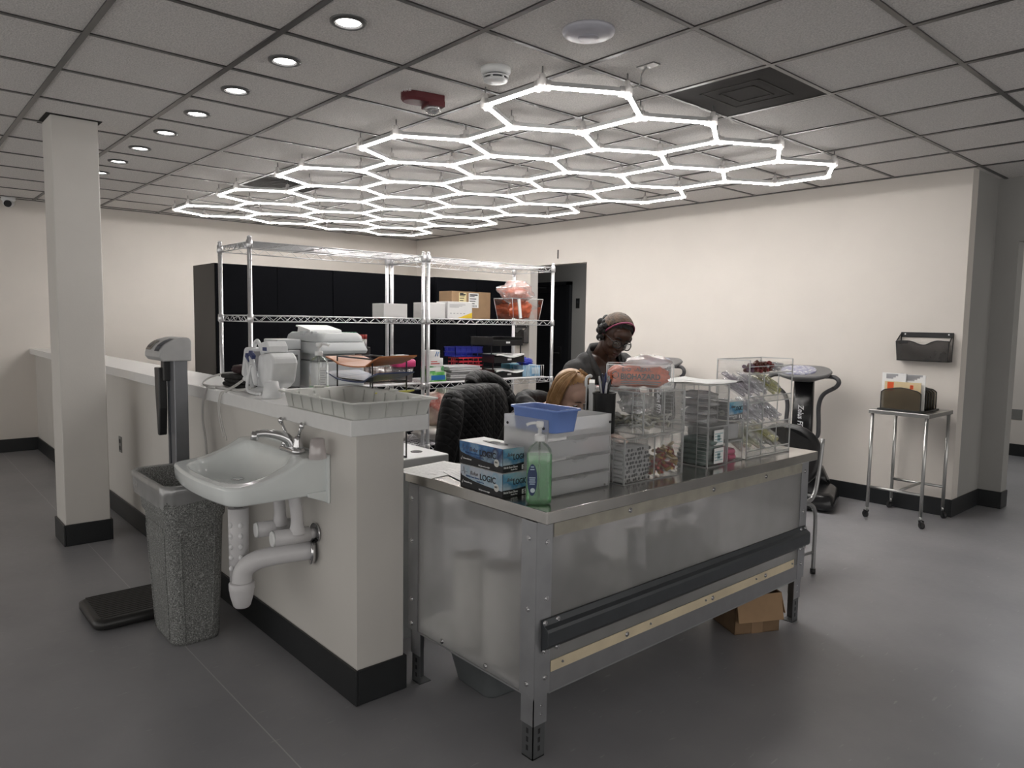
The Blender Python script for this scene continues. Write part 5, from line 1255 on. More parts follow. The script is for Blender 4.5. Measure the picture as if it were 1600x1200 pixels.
# ------------------------------------------------------------------ desk, printer and the things on the white counter
def desk_and_printer():
    t_ = thing('desk', 'white desk behind the half wall carrying the folder organizer', 'desk', (-3.40, 1.90, 0))
    MB().box(-.55, .69, -.34, .115, .80, .84).build('desktop', WHITEP, t_, bevel=.006)
    MB().box(.645, .675, -.33, .10, 0, .80).build('end_panel', GREYP, t_); MB().box(-.54, -.51, -.33, .10, 0, .80).build('end_panel', GREYP, t_)
    MB().box(-.51, .645, -.33, -.31, .30, .80).build('modesty_panel', GREYP, t_)
    MB().lathe([(.028, .8402), (.028, .8425), (.018, .8425), (.018, .8405)], (.56, .02, 0), 20).build('grommet', BLACK, t_)
    # desktop multifunction printer on the middle shelf
    p = thing('printer', 'pale grey desktop printer on the left middle wire shelf', 'printer', (-4.325, 2.205, 1.0333))
    x0, x1, y0, y1 = -.235, .235, -.155, .155
    m = MB().prism([(x0, 0), (x1, 0), (x1, .165), (x0, .165)], y0, y1, 'y').prism([(x0, .165), (x1-.07, .165), (x1-.10, .215), (x0, .215)], y0+.02, y1-.01, 'y'); m.build('lower_body', PRINTM, p, bevel=.008)
    MB().box(x1-.001, x1+.006, y0+.02, y1-.02, .02, .085).build('paper_drawer', PRINTM, p, bevel=.003)
    MB().box(x1-.001, x1+.004, y0+.02, y1-.02, .095, .155).build('front_cover', mat('printer_plastic_dark', (.44, .455, .47), .45), p, bevel=.002)
    MB().box(x1+.006, x1+.008, y0+.10, y0+.13, .05, .075).build('drawer_grip', GREYP, p)
    MB().box(x1-.095, x1-.03, y0+.025, y1-.03, .1655, .172).build('output_tray', mat('printer_gap', (.10, .10, .105), .5), p)
    m = MB(); m.loft([ringz(rr(.50, .335, .02, 4, .005), .215), ringz(rr(.51, .345, .02, 4, .010), .235), ringz(rr(.49, .320, .03, 4, .0), .285)]); m.build('scanner_body', PRINTM, p, bevel=.004)
    m = MB(); m.loft([ringz(rr(.485, .318, .03, 4, .0), .287), ringz(rr(.47, .305, .04, 4, .0), .325), ringz(rr(.44, .275, .05, 4, .0), .343)]); m.build('scanner_lid', PRINTM, p, bevel=.003)
    MB().box(x1+.0005, x1+.0018, y0+.05, y1-.03, .305, .3075).build('lid_seam', mat('seam_grey', (.2, .2, .21), .5), p)
    f = MB(); f.prism([(-.13, .343), (.06, .343), (.05, .360), (-.10, .383), (-.15, .388), (-.155, .380), (-.12, .372)], y0+.03, y1-.06, 'y'); f.build('document_feeder', WHITEP, p, bevel=.003)
    MB().box(-.02, .02, y0-.004, y0+.03, .325, .352).build('hinge', PRINTM, p, bevel=.004); MB().box(.10, .13, y0+.01, y0+.04, .335, .352).build('hinge', PRINTM, p, bevel=.004)
    MB().box(x0+.05, x0+.20, y0-.0028, y0, .02, .15).build('side_panel', mat('printer_plastic_dark', (.44, .455, .47), .45), p)
    q = thing('label_printer', 'small pale grey device left of the printer on the wire shelf', 'label printer', (-4.36, 1.93, 1.0333))
    MB().box(-.10, .10, -.08, .08, 0, .235).build('device_body', PRINTM, q, bevel=.008); MB().box(-.11, .09, -.07, .09, .237, .300).build('device_lid', PRINTM, q, bevel=.008); MB().box(.1005, .103, -.06, .06, .17, .205).build('paper_slot', mat('printer_gap', (.10, .10, .105), .5), q)
    # wire organizer of folders, standing on the return top beside the printer
    w = thing('wire_organizer', 'black wire folder organizer behind the ribbed tray', 'folder organizer', (-2.90, 1.70, .8405))
    m = MB(); a, b, c, d, h = -.16, .155, -.075, .10, .45
    for x in (a, b):
        m.tube([(x, c, 0), (x, c, h), (x, d, h), (x, d, 0)], .004, 6)
    for z in (.004, .17, .27, .35): m.tube([(a, c, z), (b, c, z), (b, d, z), (a, d, z)], .003, 6, closed=True)
    m.tube([(a, c, h), (b, c, h)], .004, 6).tube([(a, d, h), (b, d, h)], .004, 6)
    m.build('wire_frame', BLACK, w)
    for k, (z, m_, lab, tx, sag) in enumerate(((.285, mat('yellow_folder', (.62, .58, .10), .5), 'yellow folder lowest in the black wire organizer', .0, .008), (.357, mat('navy_folder', (.018, .035, .11), .45), 'navy folder in the middle of the black wire organizer', .0, .016), (.425, mat('orange_brown_folder', (.42, .15, .045), .5), 'orange-brown folder on top of the black wire organizer', .02, .02), (.262, mat('grey_folder', (.4, .4, .4), .5), 'grey papers under the yellow folder in the wire organizer', -.06, .006))):
        vs = []; nx = 9; ny = 5
        for i in range(nx):
            for j in range(ny):
                u = i/(nx-1); x = -.27+tx+.485*u; y = -.09+.19*j/(ny-1)
                vs.append((x, y, sag*(2*u-1)**2*1.2+.020*max(0, u-.75)/.25-.012*(1-j/(ny-1))*(1 if abs(u-.5) < .3 else .2)))
        fs = [(i*ny+j, i*ny+j+1, (i+1)*ny+j+1, (i+1)*ny+j) for i in range(nx-1) for j in range(ny-1)]
        q = MB(); n = len(vs); lo = [(x, y, z-.006) for x, y, z in vs]
        rim = [i*ny for i in range(nx)]+[(nx-1)*ny+j for j in range(1, ny)]+[i*ny+ny-1 for i in range(nx-2, -1, -1)]+[j for j in range(ny-2, 0, -1)]
        q.add(vs+lo, fs+[tuple(n+a_ for a_ in f[::-1]) for f in fs]+[(rim[k_], n+rim[k_], n+rim[(k_+1) % len(rim)], rim[(k_+1) % len(rim)]) for k_ in range(len(rim))])
        tag(q.build('folder', m_, loc=(-2.90, 1.702, .8405+z)), lab, 'folder', 'folders in the wire organizer')
desk_and_printer()
def on_counter():
    CT = 1.1003
    W, D, Hh = .60, .345, .066
    t_ = thing('divider_tray', 'large off-white plastic tray with ribbed sides on the counter end', 'tray', (-2.575, 1.446, CT))
    TRM = mat('offwhite_tray', (.60, .605, .575), .45, var=.015)
    f = lambda k, z, e=0: ringz(rr(W*k+e, D*k+e, .018, 4), z)
    MB().loft([f(.93, 0), f(.935, .004), f(.985, Hh-.010), f(1, Hh-.006, .030), f(1, Hh, .034), f(1, Hh+.001, .026), f(.98, Hh-.004), f(.92, .006)]).build('tray_body', TRM, t_)
    q = MB()
    for sgn in (-1, 1):
        for k in range(1, 7):
            x = -W/2+W*k/7
            for e, y0, y1 in ((1, .935, .995), (-1, .915, .965)):
                q.loft([[(x-.0022, sgn*(D/2*y0), .004), (x+.0022, sgn*(D/2*y0), .004), (x+.0022, sgn*(D/2*y0+e*.003), .004), (x-.0022, sgn*(D/2*y0+e*.003), .004)], [(x-.0022, sgn*D/2*y1, Hh-.010), (x+.0022, sgn*D/2*y1, Hh-.010), (x+.0022, sgn*(D/2*y1+e*.004), Hh-.010), (x-.0022, sgn*(D/2*y1+e*.004), Hh-.010)]], smooth=False)
        for k in range(1, 5):
            y = -D/2+D*k/5
            for e, x0, x1 in ((1, .935, .992), (-1, .915, .965)):
                q.loft([[(sgn*W/2*x0, y-.0022, .004), (sgn*W/2*x0, y+.0022, .004), (sgn*(W/2*x0+e*.003), y+.0022, .004), (sgn*(W/2*x0+e*.003), y-.0022, .004)], [(sgn*W/2*x1, y-.0022, Hh-.010), (sgn*W/2*x1, y+.0022, Hh-.010), (sgn*(W/2*x1+e*.004), y+.0022, Hh-.010), (sgn*(W/2*x1+e*.004), y-.0022, Hh-.010)]], smooth=False)
    q.build('side_ribs', mat('offwhite_tray_rib', (.50, .505, .48), .5), t_)['kind'] = 'stuff'
    for x, y in ((0.02, -D/2-.008), (.0, D/2+.008), (W/2+.012, .08), (-W/2-.012, .0)):
        MB().cbox(x, y, Hh+.004, .045 if abs(y) > .15 else .018, .018 if abs(y) > .15 else .045, .010).build('rim_tab', TRM, t_, bevel=.003)
    c = MB().lathe([(.042, 0), (.043, .003), (.030, .074), (.026, .077), (.0001, .077)], n=28, cap0=False).build('plastic_cup', mat('white_cup', (.72, .73, .74), .45), loc=(-3.165, 1.352, CT)); tag(c, 'white plastic cup upside down on the counter beside the ribbed tray', 'cup')
    for k in range(5): MB().lathe([(.0405-.0028*k, .012+.012*k), (.0412-.0028*k, .014+.012*k), (.0402-.0028*k, .016+.012*k)], n=28, cap0=False, cap1=False).build('ring', mat('cup_ring', (.66, .67, .68), .45), c)
    # vital signs monitor
    v = thing('vital_signs_monitor', 'white medical vitals monitor with probes on the counter', 'vitals monitor', (-3.425, 1.455, CT), R(6)); v.scale = (.66, .85, .93)
    VM = mat('monitor_plastic', (.70, .71, .72), .35); NAVY = mat('navy_clip', (.018, .03, .12), .4)
    m = MB(); m.prism([(.02, .200), (.17, .212), (.215, .190), (.225, .160), (.185, .058), (.12, .028), (.06, .040), (.0, .112)], -.08, .08, 'y'); m.build('rear_housing', VM, v, bevel=.016, seg=3)
    q = MB(); q.M = Matrix.Translation((-.175, 0, .075)) @ Matrix.Rotation(R(20), 4, 'Y'); q.prism(rr(.20, .165, .02, 4, 0, .085), -.016, .016, 'x'); q.build('display_bezel', VM, v, bevel=.006)
    q = MB(); q.M = Matrix.Translation((-.175, 0, .075)) @ Matrix.Rotation(R(20), 4, 'Y'); q.prism(rr(.15, .115, .008, 3, 0, .095), -.0175, -.0155, 'x'); q.build('display_screen', mat('monitor_screen', (.03, .035, .04), .15), v)
    q = MB(); q.M = Matrix.Translation((-.175, 0, .075)) @ Matrix.Rotation(R(20), 4, 'Y'); q.prism(rr(.15, .115, .008, 3, 0, .095), .0155, .0175, 'x'); q.build('bezel_back', mat('monitor_back_grey', (.30, .30, .31), .4), v)
    MB().sphere((-.16, 0, .068), .065, .10, .028, 18, 10).build('front_base', VM, v)
    MB().prism([(-.17, .035), (.12, .030), (.08, .09), (-.13, .075)], -.07, .07, 'y').build('centre_body', VM, v, bevel=.012)
    MB().loft([ringz(rr(.20, .16, .04, 5, -.02, 0), .0), ringz(rr(.20, .16, .04, 5, -.02, 0), .012), ringz(rr(.12, .10, .03, 5, 0, 0), .035)]).build('stand', VM, v)
    MB().tube(smooth_path([(-.125, -.04, .225), (-.115, -.04, .255), (-.075, -.04, .268), (-.02, -.045, .235), (.02, -.05, .195)]), .011, 10).build('handle', VM, v)
    q = MB(); q.prism([(.06, .206), (.155, .214), (.150, .245), (.120, .272), (.035, .262), (.03, .25)], -.07, .05, 'y'); q.build('printer_pocket', VM, v, bevel=.006)
    MB().box(.07, .125, -.0725, -.0695, .222, .240).build('pocket_label', NAVY, v)
    for k, (x, z) in enumerate(((-.055, .185), (-.002, .20))):
        q = MB(); q.M = Matrix.Translation((x, -.105, z)) @ Matrix.Rotation(R(28), 4, 'Y'); q.box(-.028, .028, -.012, .012, -.012, .010).build('probe_clip', NAVY, v, bevel=.003)
        MB().tube([(x-.015, -.105, z-.01), (x+.02, -.107, z-.07), (x+.045, -.108, z-.13), (x+.05, -.105, z-.155)], [.015, .017, .014, .012], 10).build('probe', VM, v)
    cab = mat('grey_cable', (.50, .49, .48), .45); cabw = mat('pale_cable', (.58, .57, .55), .4)
    def cable(label, pts, r, m, n=8): tag(MB().tube(smooth_path(pts, n), r, 7).build('cable', m), label, 'cable')
    cable('thick white hose looping under the front of the vitals monitor', [(-3.40, 1.355, CT+.14), (-3.42, 1.345, CT+.07), (-3.40, 1.335, CT+.02), (-3.34, 1.34, CT+.008), (-3.29, 1.35, CT+.008)], .0075, VM)
    cable('grey cable looping from the black cuff over the counter edge', [(-3.78, 1.46, CT+.075), (-3.95, 1.42, CT+.06), (-4.04, 1.37, CT+.030), (-3.98, 1.325, CT+.007), (-3.80, 1.30, CT+.007), (-3.72, 1.29, CT+.006), (-3.76, 1.268, CT+.002), (-3.80, 1.263, CT-.06), (-3.82, 1.265, CT-.16), (-3.80, 1.270, CT-.27), (-3.79, 1.272, CT-.36)], .0055, cab)
    cable('grey cable coiled flat on the counter beside the black cuff', [(-4.03, 1.345, CT+.006), (-3.88, 1.312, CT+.006), (-3.70, 1.315, CT+.006), (-3.55, 1.335, CT+.008), (-3.48, 1.37, CT+.02), (-3.47, 1.39, CT+.05)], .0055, cab)
    cable('thin pale cord hanging from the monitor down the half wall, nearer the sink', [(-3.55, 1.40, CT+.075), (-3.57, 1.34, CT+.03), (-3.575, 1.295, CT+.006), (-3.575, 1.267, CT-.01), (-3.585, 1.262, CT-.07), (-3.575, 1.264, CT-.14), (-3.54, 1.268, CT-.22)], .0032, cabw)
    cable('thin pale cord beside the other one, hanging down the half wall', [(-3.53, 1.395, CT+.075), (-3.545, 1.34, CT+.03), (-3.55, 1.295, CT+.006), (-3.55, 1.267, CT-.01), (-3.57, 1.262, CT-.07), (-3.545, 1.264, CT-.15), (-3.50, 1.268, CT-.23)], .0032, cabw)
    cable('thin pale cord crossing the counter to the monitor base', [(-3.57, 1.325, CT+.005), (-3.50, 1.35, CT+.010), (-3.43, 1.385, CT+.030)], .0032, cabw)
    CU = mat('black_cuff_cloth', (.012, .011, .011), .85, var=.2, bump=.3, bscale=60); MAR = mat('maroon_cuff', (.035, .014, .016), .8, var=.2)
    for k, (dx, dy, lab) in enumerate(((0, 0, 'lowest black cuff of the pile on the counter'), (.012, .008, 'black cuff in the middle of the counter pile'), (-.008, .0, 'upper black cuff of the counter pile'))):
        q = MB(); rg = []
        for z, s_ in ((0, .94), (.006, 1), (.014, 1), (.020, .93)):
            rg.append([(x*s_*(1+.04*math.sin(i*1.7+k)), y*s_*(1+.05*math.cos(i*1.3+k)), z) for i, (x, y) in enumerate(rr(.27-.015*k, .15, .03, 5))])
        tag(q.loft(rg).build('blood_pressure_cuff', CU, loc=(-3.80+dx, 1.47+dy, CT+.0003+.0212*k), rz=R(5*k-4)), lab, 'cuff', 'folded cuffs')
    crumple('blood_pressure_cuff', 'dark maroon cuff rolled on top of the black cuff pile', 'cuff', (-3.79, 1.48, CT+.063), .10, .065, .028, MAR, 51, amp=.2, sc=2.5)
    crumple('black_pouch', 'small black pouch on the counter right of the vitals monitor', 'pouch', (-3.25, 1.50, CT+.0005), .045, .035, .02, CU, 52, amp=.15)
    MB
on_counter()

# ------------------------------------------------------------------ right-hand side furniture
def right_side():
    # instrument cart on castors
    SS = mat('satin_steel', (.50, .50, .49), .32, metal=.95, var=.06)
    t_ = thing('instrument_cart', 'small stainless steel cart on castors against the right wall', 'cart', (-2.088, 5.935, 0))
    hw, hd, zt = .190, .228, .842
    MB().box(-hw-.022, hw+.022, -hd-.022, hd+.022, zt-.030, zt).build('tabletop', SS, t_, bevel=.003)
    for sx in (-1, 1):
        for sy in (-1, 1):
            o = MB().tube([(sx*hw, sy*hd, .085), (sx*hw, sy*hd, zt-.03)], .0125, 12).build('leg', SS, t_)
            q = MB().cyl((sx*hw, sy*hd, .085), (sx*hw, sy*hd, .055), .009, n=10, mi=1)
            a = R(-35 if sx > 0 else 150); dx, dy = .016*math.cos(a), .016*math.sin(a); nx, ny = -math.sin(a), math.cos(a)
            c0 = Vector((sx*hw+dx, sy*hd+dy, .0255)); n_ = Vector((nx, ny, 0))
            q.tube([c0-n_*.009, c0+n_*.009], .0253, 18, 0)
            for e in (-.013, .013): q.loft([[c0+n_*(e-.001)+Vector((0, 0, -.006))-Vector((dx, dy, 0))*.3, c0+n_*(e+.001)+Vector((0, 0, -.006))-Vector((dx, dy, 0))*.3, c0+n_*(e+.001)+Vector((0, 0, -.006))+Vector((dx, dy, 0))*.5, c0+n_*(e-.001)+Vector((0, 0, -.006))+Vector((dx, dy, 0))*.5], [c0+n_*(e-.001)+Vector((0, 0, .034))-Vector((dx, dy, 0))*1.4, c0+n_*(e+.001)+Vector((0, 0, .034))-Vector((dx, dy, 0))*1.4, c0+n_*(e+.001)+Vector((0, 0, .034))+Vector((dx, dy, 0))*.4, c0+n_*(e-.001)+Vector((0, 0, .034))+Vector((dx, dy, 0))*.4]], 0, smooth=False)
            q.build('castor', [BLACK, SS], o)
    MB().tube([(-hw, -hd, .245), (hw, -hd, .245)], .0105, 12).build('stretcher', SS, t_); MB().tube([(-hw, hd, .245), (hw, hd, .245)], .0105, 12).build('stretcher', SS, t_); MB().tube([(.02, -hd, .245), (.02, hd, .245)], .0105, 12).build('stretcher', SS, t_)
    # desktop file sorter
    FM = clear('sorter_mesh', (.72, .70, .66), .02, rough=.5, haze=.42, hazecol=(.20, .175, .135), scale=.12)
    s = thing('file_sorter', 'black mesh file sorter with arched dividers on the steel cart', 'file sorter', (-2.10, 5.905, zt+.0005))
    W, DD = .30, .34
    MB().box(-W/2-.01, W/2+.01, -DD/2, DD/2, 0, .012).build('sorter_base', BLACK, s, bevel=.002)
    def archp(y, w=W-.02, h=.175, r=.055):
        p = [(-w/2, y, .01), (-w/2, y, h-r*.9)] + [(-w/2+r-r*math.cos(R(a)), y, h-r*.9+r*.62*math.sin(R(a))) for a in (25, 50, 75)] + [(0, y, h-.0)] + [(w/2-r+r*math.cos(R(a)), y, h-r*.9+r*.62*math.sin(R(a))) for a in (75, 50, 25)] + [(w/2, y, h-r*.9), (w/2, y, .01)]
        return p
    for k in range(7):
        y = -DD/2+.012+k*(DD-.024)/6
        p = smooth_path(archp(y), 3); fr = MB().tube(p, .0038, 7).build('divider_frame', BLACK, s)
        MB().prism([(v.x, v.z) for v in p], y-.0006, y+.0006, 'y').build('divider_mesh', FM, fr)
    MAN = mat('manila', (.66, .53, .32), .7, var=.03); ORS = mat('orange_sticker', (.75, .10, .02), .5)
    def sheet(name, label, cat, x0, x1, y, h, m, rz=0, extra=None):
        o = thing(name, label, cat, (-2.10, 5.905+y, zt+.0130), rz)
        MB().box(x0, x1, -.003, .003, 0, h).build('sheets', m, o)
        if extra: extra(o)
        return o
    def stick(o):
        MB().box(-.105, -.060, -.0042, -.0031, .135, .200).build('sticker', ORS, o); MB().box(.055, .078, -.0042, -.0031, .155, .185).build('sticker', ORS, o)
        q = MB()
        for k in range(4): q.box(.058, .074, -.0048, -.0042, .160+.006*k, .162+.006*k)
        q.build('sticker_print', INK, o)
    sheet('manila_folder', 'manila folder with two orange stickers in the front slot of the sorter', 'folder', -.125, .130, -.138, .205, MAN, 0, stick)
    def prnt(x0, x1, z0, n, colx=(.40, .40, .42)):
        def fn(o):
            q = MB()
            for k in range(n): q.box(x0, x0+(x1-x0)*(.5+.5*((k*5) % 4)/3), -.0042, -.0031, z0+.011*k, z0+.0145+.011*k)
            q.build('print', mat('grey_letter_print', colx, .6), o)
        return fn
    sheet('white_document', 'white document standing tall at the left of the sorter', 'document', -.150, .02, -.126, .268, WPAPER, 0, prnt(-.12, -.02, .225, 3))
    sheet('white_document', 'white printed document standing at the right of the manila folder', 'document', .005, .150, -.114, .262, WPAPER, 0, prnt(.02, .13, .215, 4))
    sheet('white_document', 'grey-white page standing between the two taller documents', 'document', -.07, .08, -.102, .262, mat('grey_page', (.62, .63, .64), .7), 0, prnt(-.03, .02, .21, 5))
    # mesh file pockets on the walls
    def pocket(label, loc, w, h, dark=False):
        p = thing('wall_file_pocket', label, 'wall file holder', loc)
        PM = clear('pocket_mesh', (.58, .57, .57), .02, rough=.5, haze=.52, hazecol=(.13, .125, .12), scale=.12)
        d = .085
        MB().box(-w/2, w/2, -.008, -.001, h-.04, h).build('mount_rail', BLACK, p, bevel=.002)
        for x in (-w/2+.03, w/2-.03): MB().cyl((x, -.0085, h-.015), (x, -.010, h-.015), .006, n=12).build('screw_slot', WHITEP, p)
        fr = MB().tube([(-w/2, -.004, h), (-w/2, -.004, .004), (w/2, -.004, .004), (w/2, -.004, h)], .004, 6)
        fz = [(-w/2*1.04, h*.68), (-w*.30, h*.70), (-w*.18, h*.66), (-w*.06, h*.58), (.02, h*.57), (w*.16, h*.66), (w*.28, h*.72), (w/2*1.0, h*.70)]
        fr.tube(smooth_path([(x, -d, z) for x, z in fz], 3), .0045, 6)
        fr.tube([(-w/2*1.04, -d, h*.68), (-w/2*.98, -d*.92, .004), (w/2*.96, -d*.92, .004), (w/2, -d, h*.70)], .0045, 6)
        for sx in (-1, 1):
            fr.tube([(sx*w/2*.98, -d*.92, .004), (sx*w/2, -.004, .004)], .0045, 6); fr.tube([(sx*w/2*1.02, -d, h*.69), (sx*w/2, -.004, h*.97)], .0045, 6)
        fr.build('wire_frame', BLACK, p)
        q = MB(); fp = [(v.x, v.z) for v in smooth_path([(x, -d, z) for x, z in fz], 3)]
        q.prism([(-w/2*.98, .004)]+fp[::1]+[(w/2*.96, .004)], -d-.0004, -d+.0004, 'y'); q.build('front_mesh', PM, p)
        q = MB().box(-w/2, w/2, -d*.95, -.005, .003, .0045); q.add([(-w/2, -.004, .004), (-w/2, -d*.92, .004), (-w/2*1.02, -d, h*.68), (-w/2, -.004, h*.96)], [(0, 1, 2, 3)]); q.add([(w/2, -.004, .004), (w/2, -d*.92, .004), (w/2, -d, h*.69), (w/2, -.004, h*.96)], [(0, 1, 2, 3)]); q.build('side_mesh', PM, p)['kind'] = 'stuff'
        MB().box(-w*.46, -w*.28, -d-.003, -d-.0005, h*.60, h*.70).build('tag_holder', BLACK, p)
        return p
    pocket('black mesh file pocket on the right wall above the steel cart', (-2.113, YR, 1.205), .375, .226)
    pk = pocket('black wall file pocket left of the corridor opening, half hidden by the shelving', (-6.86, YR, 1.20), .26, .23)
    MB().box(-.10, .09, -.075, -.072, .03, .19).build('page', mat('grey_doc', (.10, .10, .10), .6), pk)
    # vibration machines
    def machine(label, loc, rz):
        v = thing('vibration_machine', label, 'exercise machine', loc, rz)
        GB = mat('gloss_black', (.010, .010, .011), .22, var=.1); GG = mat('grey_console', (.15, .15, .155), .35); HG = mat('handle_dark_grey', (.075, .075, .08), .35, metal=.3)
        # local frame: user stands at -y, column at the wall side (+y)
        MB().loft([ringz(rr(.62, .52, .07, 5, 0, -.20), .02), ringz(rr(.64, .54, .08, 5, 0, -.20), .05), ringz(rr(.62, .52, .08, 5, 0, -.20), .12), ringz(rr(.54, .44, .06, 5, 0, -.20), .15)]).build('base', GB, v)
        MB().loft([ringz(rr(.36, .16, .04, 5, .08, .03), .12), ringz(rr(.26, .14, .04, 5, .05, .05), .28)]).build('column_foot', GB, v)
        MB().loft([ringz(rr(.17, .11, .025, 4, 0, .06), .14), ringz(rr(.165, .105, .025, 4, 0, .05), .6), ringz(rr(.16, .10, .025, 4, 0, .04), 1.03)]).build('column', GB, v)
        q = MB(); q.M = Matrix.Translation((0, -.02, 1.06)) @ Matrix.Rotation(R(14), 4, 'X')
        q.loft([ringz([(x, y) for x, y in rr(.20, .16, .06, 6)], -.04), ringz(rr(.40, .28, .13, 6), .0), ringz(rr(.44, .32, .15, 6), .022), ringz(rr(.42, .30, .14, 6), .036)]); q.build('console', GG, v)
        q = MB(); q.M = Matrix.Translation((-.04, -.03, 1.06)) @ Matrix.Rotation(R(14), 4, 'X'); q.loft([ringz(rr(.28, .24, .11, 6), .030), ringz(rr(.27, .23, .11, 6), .044)]); q.build('control_face', mat('console_face', (.45, .46, .52), .35, vscale=28, ramp=[(.40, (.50, .50, .54)), (.55, (.20, .21, .36)), (.62, (.5, .5, .55))]), v)
        q = MB(); q.M = Matrix.Translation((-.04, -.03, 1.06)) @ Matrix.Rotation(R(14), 4, 'X')
        for i in range(6):
            a = R(200+28*i); q.lathe([(.011, .044), (.010, .047)], (.095*math.cos(a), .08*math.sin(a), 0), 10)
        q.build('buttons', WHITEP, v)['kind'] = 'stuff'
        for sx in (-1, 1):
            p = smooth_path([(sx*.16, -.02, 1.05), (sx*.235, -.05, 1.05), (sx*.275, -.07, 1.02), (sx*.255, -.05, .97), (sx*.16, -.01, .90), (sx*.125, .02, .80), (sx*.13, .03, .64), (sx*.125, .04, .54), (sx*.07, .05, .50)], 6)
            MB().tube(p, .018, 10).build('handlebar', HG, v)
            MB().cbox(sx*.235, -.064, .965, .012, .035, .018).build('pulse_grip', CHROME, v)
        text('Zelus FITNESS', .062, (-.032, -.012, .80), (R(90), R(90), 0), mat('machine_lettering', (.66, .66, .68), .3), v, shear=.2, bold=.0012, sx=.85)
        return v
    machine('black vibration exercise machine against the wall behind the tall rack', (-2.93, 5.90, 0), R(20))
    machine('second vibration exercise machine mostly hidden behind the standing woman', (-4.42, 5.92, 0), R(10))
    # side chair at the table's right end
    c = thing('side_chair', 'black padded chair with grey tube frame beyond the right end of the steel table', 'chair', (-2.20, 3.98, 0), R(0))
    FR = mat('chair_frame_grey', (.33, .33, .33), .35, metal=.7); PAD = mat('black_vinyl', (.010, .010, .011), .38, var=.15)
    # chair faces local -y; backrest at +y; legs at the four corners
    c.rotation_euler = (0, 0, R(-8))
    w = .235
    for sx in (-1, 1):
        # rear leg rising from the floor, bending forward under the seat; then frame up the backrest edge
        MB().tube(smooth_path([(sx*w, .19, .0), (sx*w, .19, .30), (sx*w, .175, .385), (sx*w, .13, .425), (sx*w, .05, .44)], 5), .0125, 10).build('leg', FR, c)
        MB().tube(smooth_path([(sx*w, -.20, .0), (sx*w, -.20, .38), (sx*w, -.17, .43), (sx*w, -.08, .44), (sx*w, .10, .445), (sx*w*.99, .165, .475), (sx*w*.96, .205, .56), (sx*w*.90, .26, .80)], 5), .0125, 10).build('leg', FR, c)
        MB().tube([(sx*w, .19, .13), (sx*w, -.20, .13)], .009, 8).build('stretcher', FR, c)
        for y in (.19, -.20): MB().cyl((sx*w, y, 0), (sx*w, y, .03), .016, n=12).build('foot', BLACK, c)
    MB().loft([ringz(rr(.42, .40, .10, 6, 0, -.04), .455), ringz(rr(.45, .43, .11, 6, 0, -.04), .475), ringz(rr(.44, .42, .11, 6, 0, -.04), .50), ringz(rr(.38, .36, .09, 6, 0, -.04), .512)]).build('seat', PAD, c)
    bk = MB(); bk.M = Matrix.Translation((0, .155, .47)) @ Matrix.Rotation(R(-13), 4, 'X')
    def bring(k, t):   # shield-shaped padded back: outline scaled by k, depth t
        o = []
        for i in range(28):
            a = 2*PI*i/28; x = .225*math.copysign(abs(math.cos(a))**.75, math.cos(a)); z = .205+(.20 if math.sin(a) > 0 else .205)*math.copysign(abs(math.sin(a))**.85, math.sin(a))
            o.append((x*k*(1-.12*max(0, .15-z)/.15), t-.05*(1-(x/.225)**2)+.03, .205+(z-.205)*k))
        return o
    bk.loft([bring(.86, .03), bring(.97, .022), bring(1, .0), bring(.97, -.018), bring(.85, -.028)]); bk.build('backrest', PAD, c)
right_side()

# ------------------------------------------------------------------ people
def remesh(mb, voxel, smooth_it=3):
    """one continuous skin from overlapping volumes"""
    me = mb.mesh('volumes', []); o = bpy.data.objects.new('volumes', me); C.objects.link(o)
    r = o.modifiers.new('r', 'REMESH'); r.mode = 'VOXEL'; r.voxel_size = voxel; r.use_smooth_shade = True
    if smooth_it:
        s_ = o.modifiers.new('s', 'SMOOTH'); s_.iterations = smooth_it; s_.factor = .5
    dg = bpy.context.evaluated_depsgraph_get(); dg.update()
    out = bpy.data.meshes.new_from_object(o.evaluated_get(dg)); bpy.data.objects.remove(o)
    out.polygons.foreach_set('use_smooth', [True]*len(out.polygons)); return out
def obj_from(me, name, m, parent=None):
    me.materials.clear()
    for x in (m if isinstance(m, (list, tuple)) else [m]): me.materials.append(x)
    me.name = name; o = bpy.data.objects.new(name, me); C.objects.link(o)
    if parent is not None: o.parent = parent
    return o
def head_volumes(M, female=True):
    h = MB(); h.M = M
    S = h.sphere
    S((-.012, 0, .032), .094, .077, .088, 24, 16)          # skull
    S((.022, 0, -.030), .066, .062, .080, 24, 16)          # face block
    S((.046, 0, -.062), .042, .046, .044, 20, 12)          # jaw
    S((.064, 0, -.096), .022, .024, .018, 14, 10)          # chin
    S((.058, 0, .035), .036, .058, .045, 20, 12)           # forehead
    for s_ in (-1, 1):
        S((.054, s_*.036, -.028), .028, .024, .026, 14, 10)    # cheek
        S((.074, s_*.030, .018), .014, .022, .008, 12, 8)      # brow
        S((.0705, s_*.032, -.003), .0145, .0165, .0115, 14, 10)  # lids
        S((-.008, s_*.077, -.012), .017, .008, .030, 12, 10)   # ear
        S((.098, s_*.0095, -.0365), .0095, .0080, .0075, 10, 8)  # nostril wing
    h.tube([(.083, 0, .016), (.095, 0, -.010), (.108, 0, -.030)], [.0075, .0085, .0105], 12)
    S((.107, 0, -.032), .0115, .0115, .0095, 12, 8)
    S((.085, 0, -.064), .010, .022, .0062, 14, 8); S((.084, 0, -.0755), .010, .019, .0070, 14, 8)
    S((.078, 0, -.052), .012, .018, .012, 12, 8)
    h.M = None
    return h
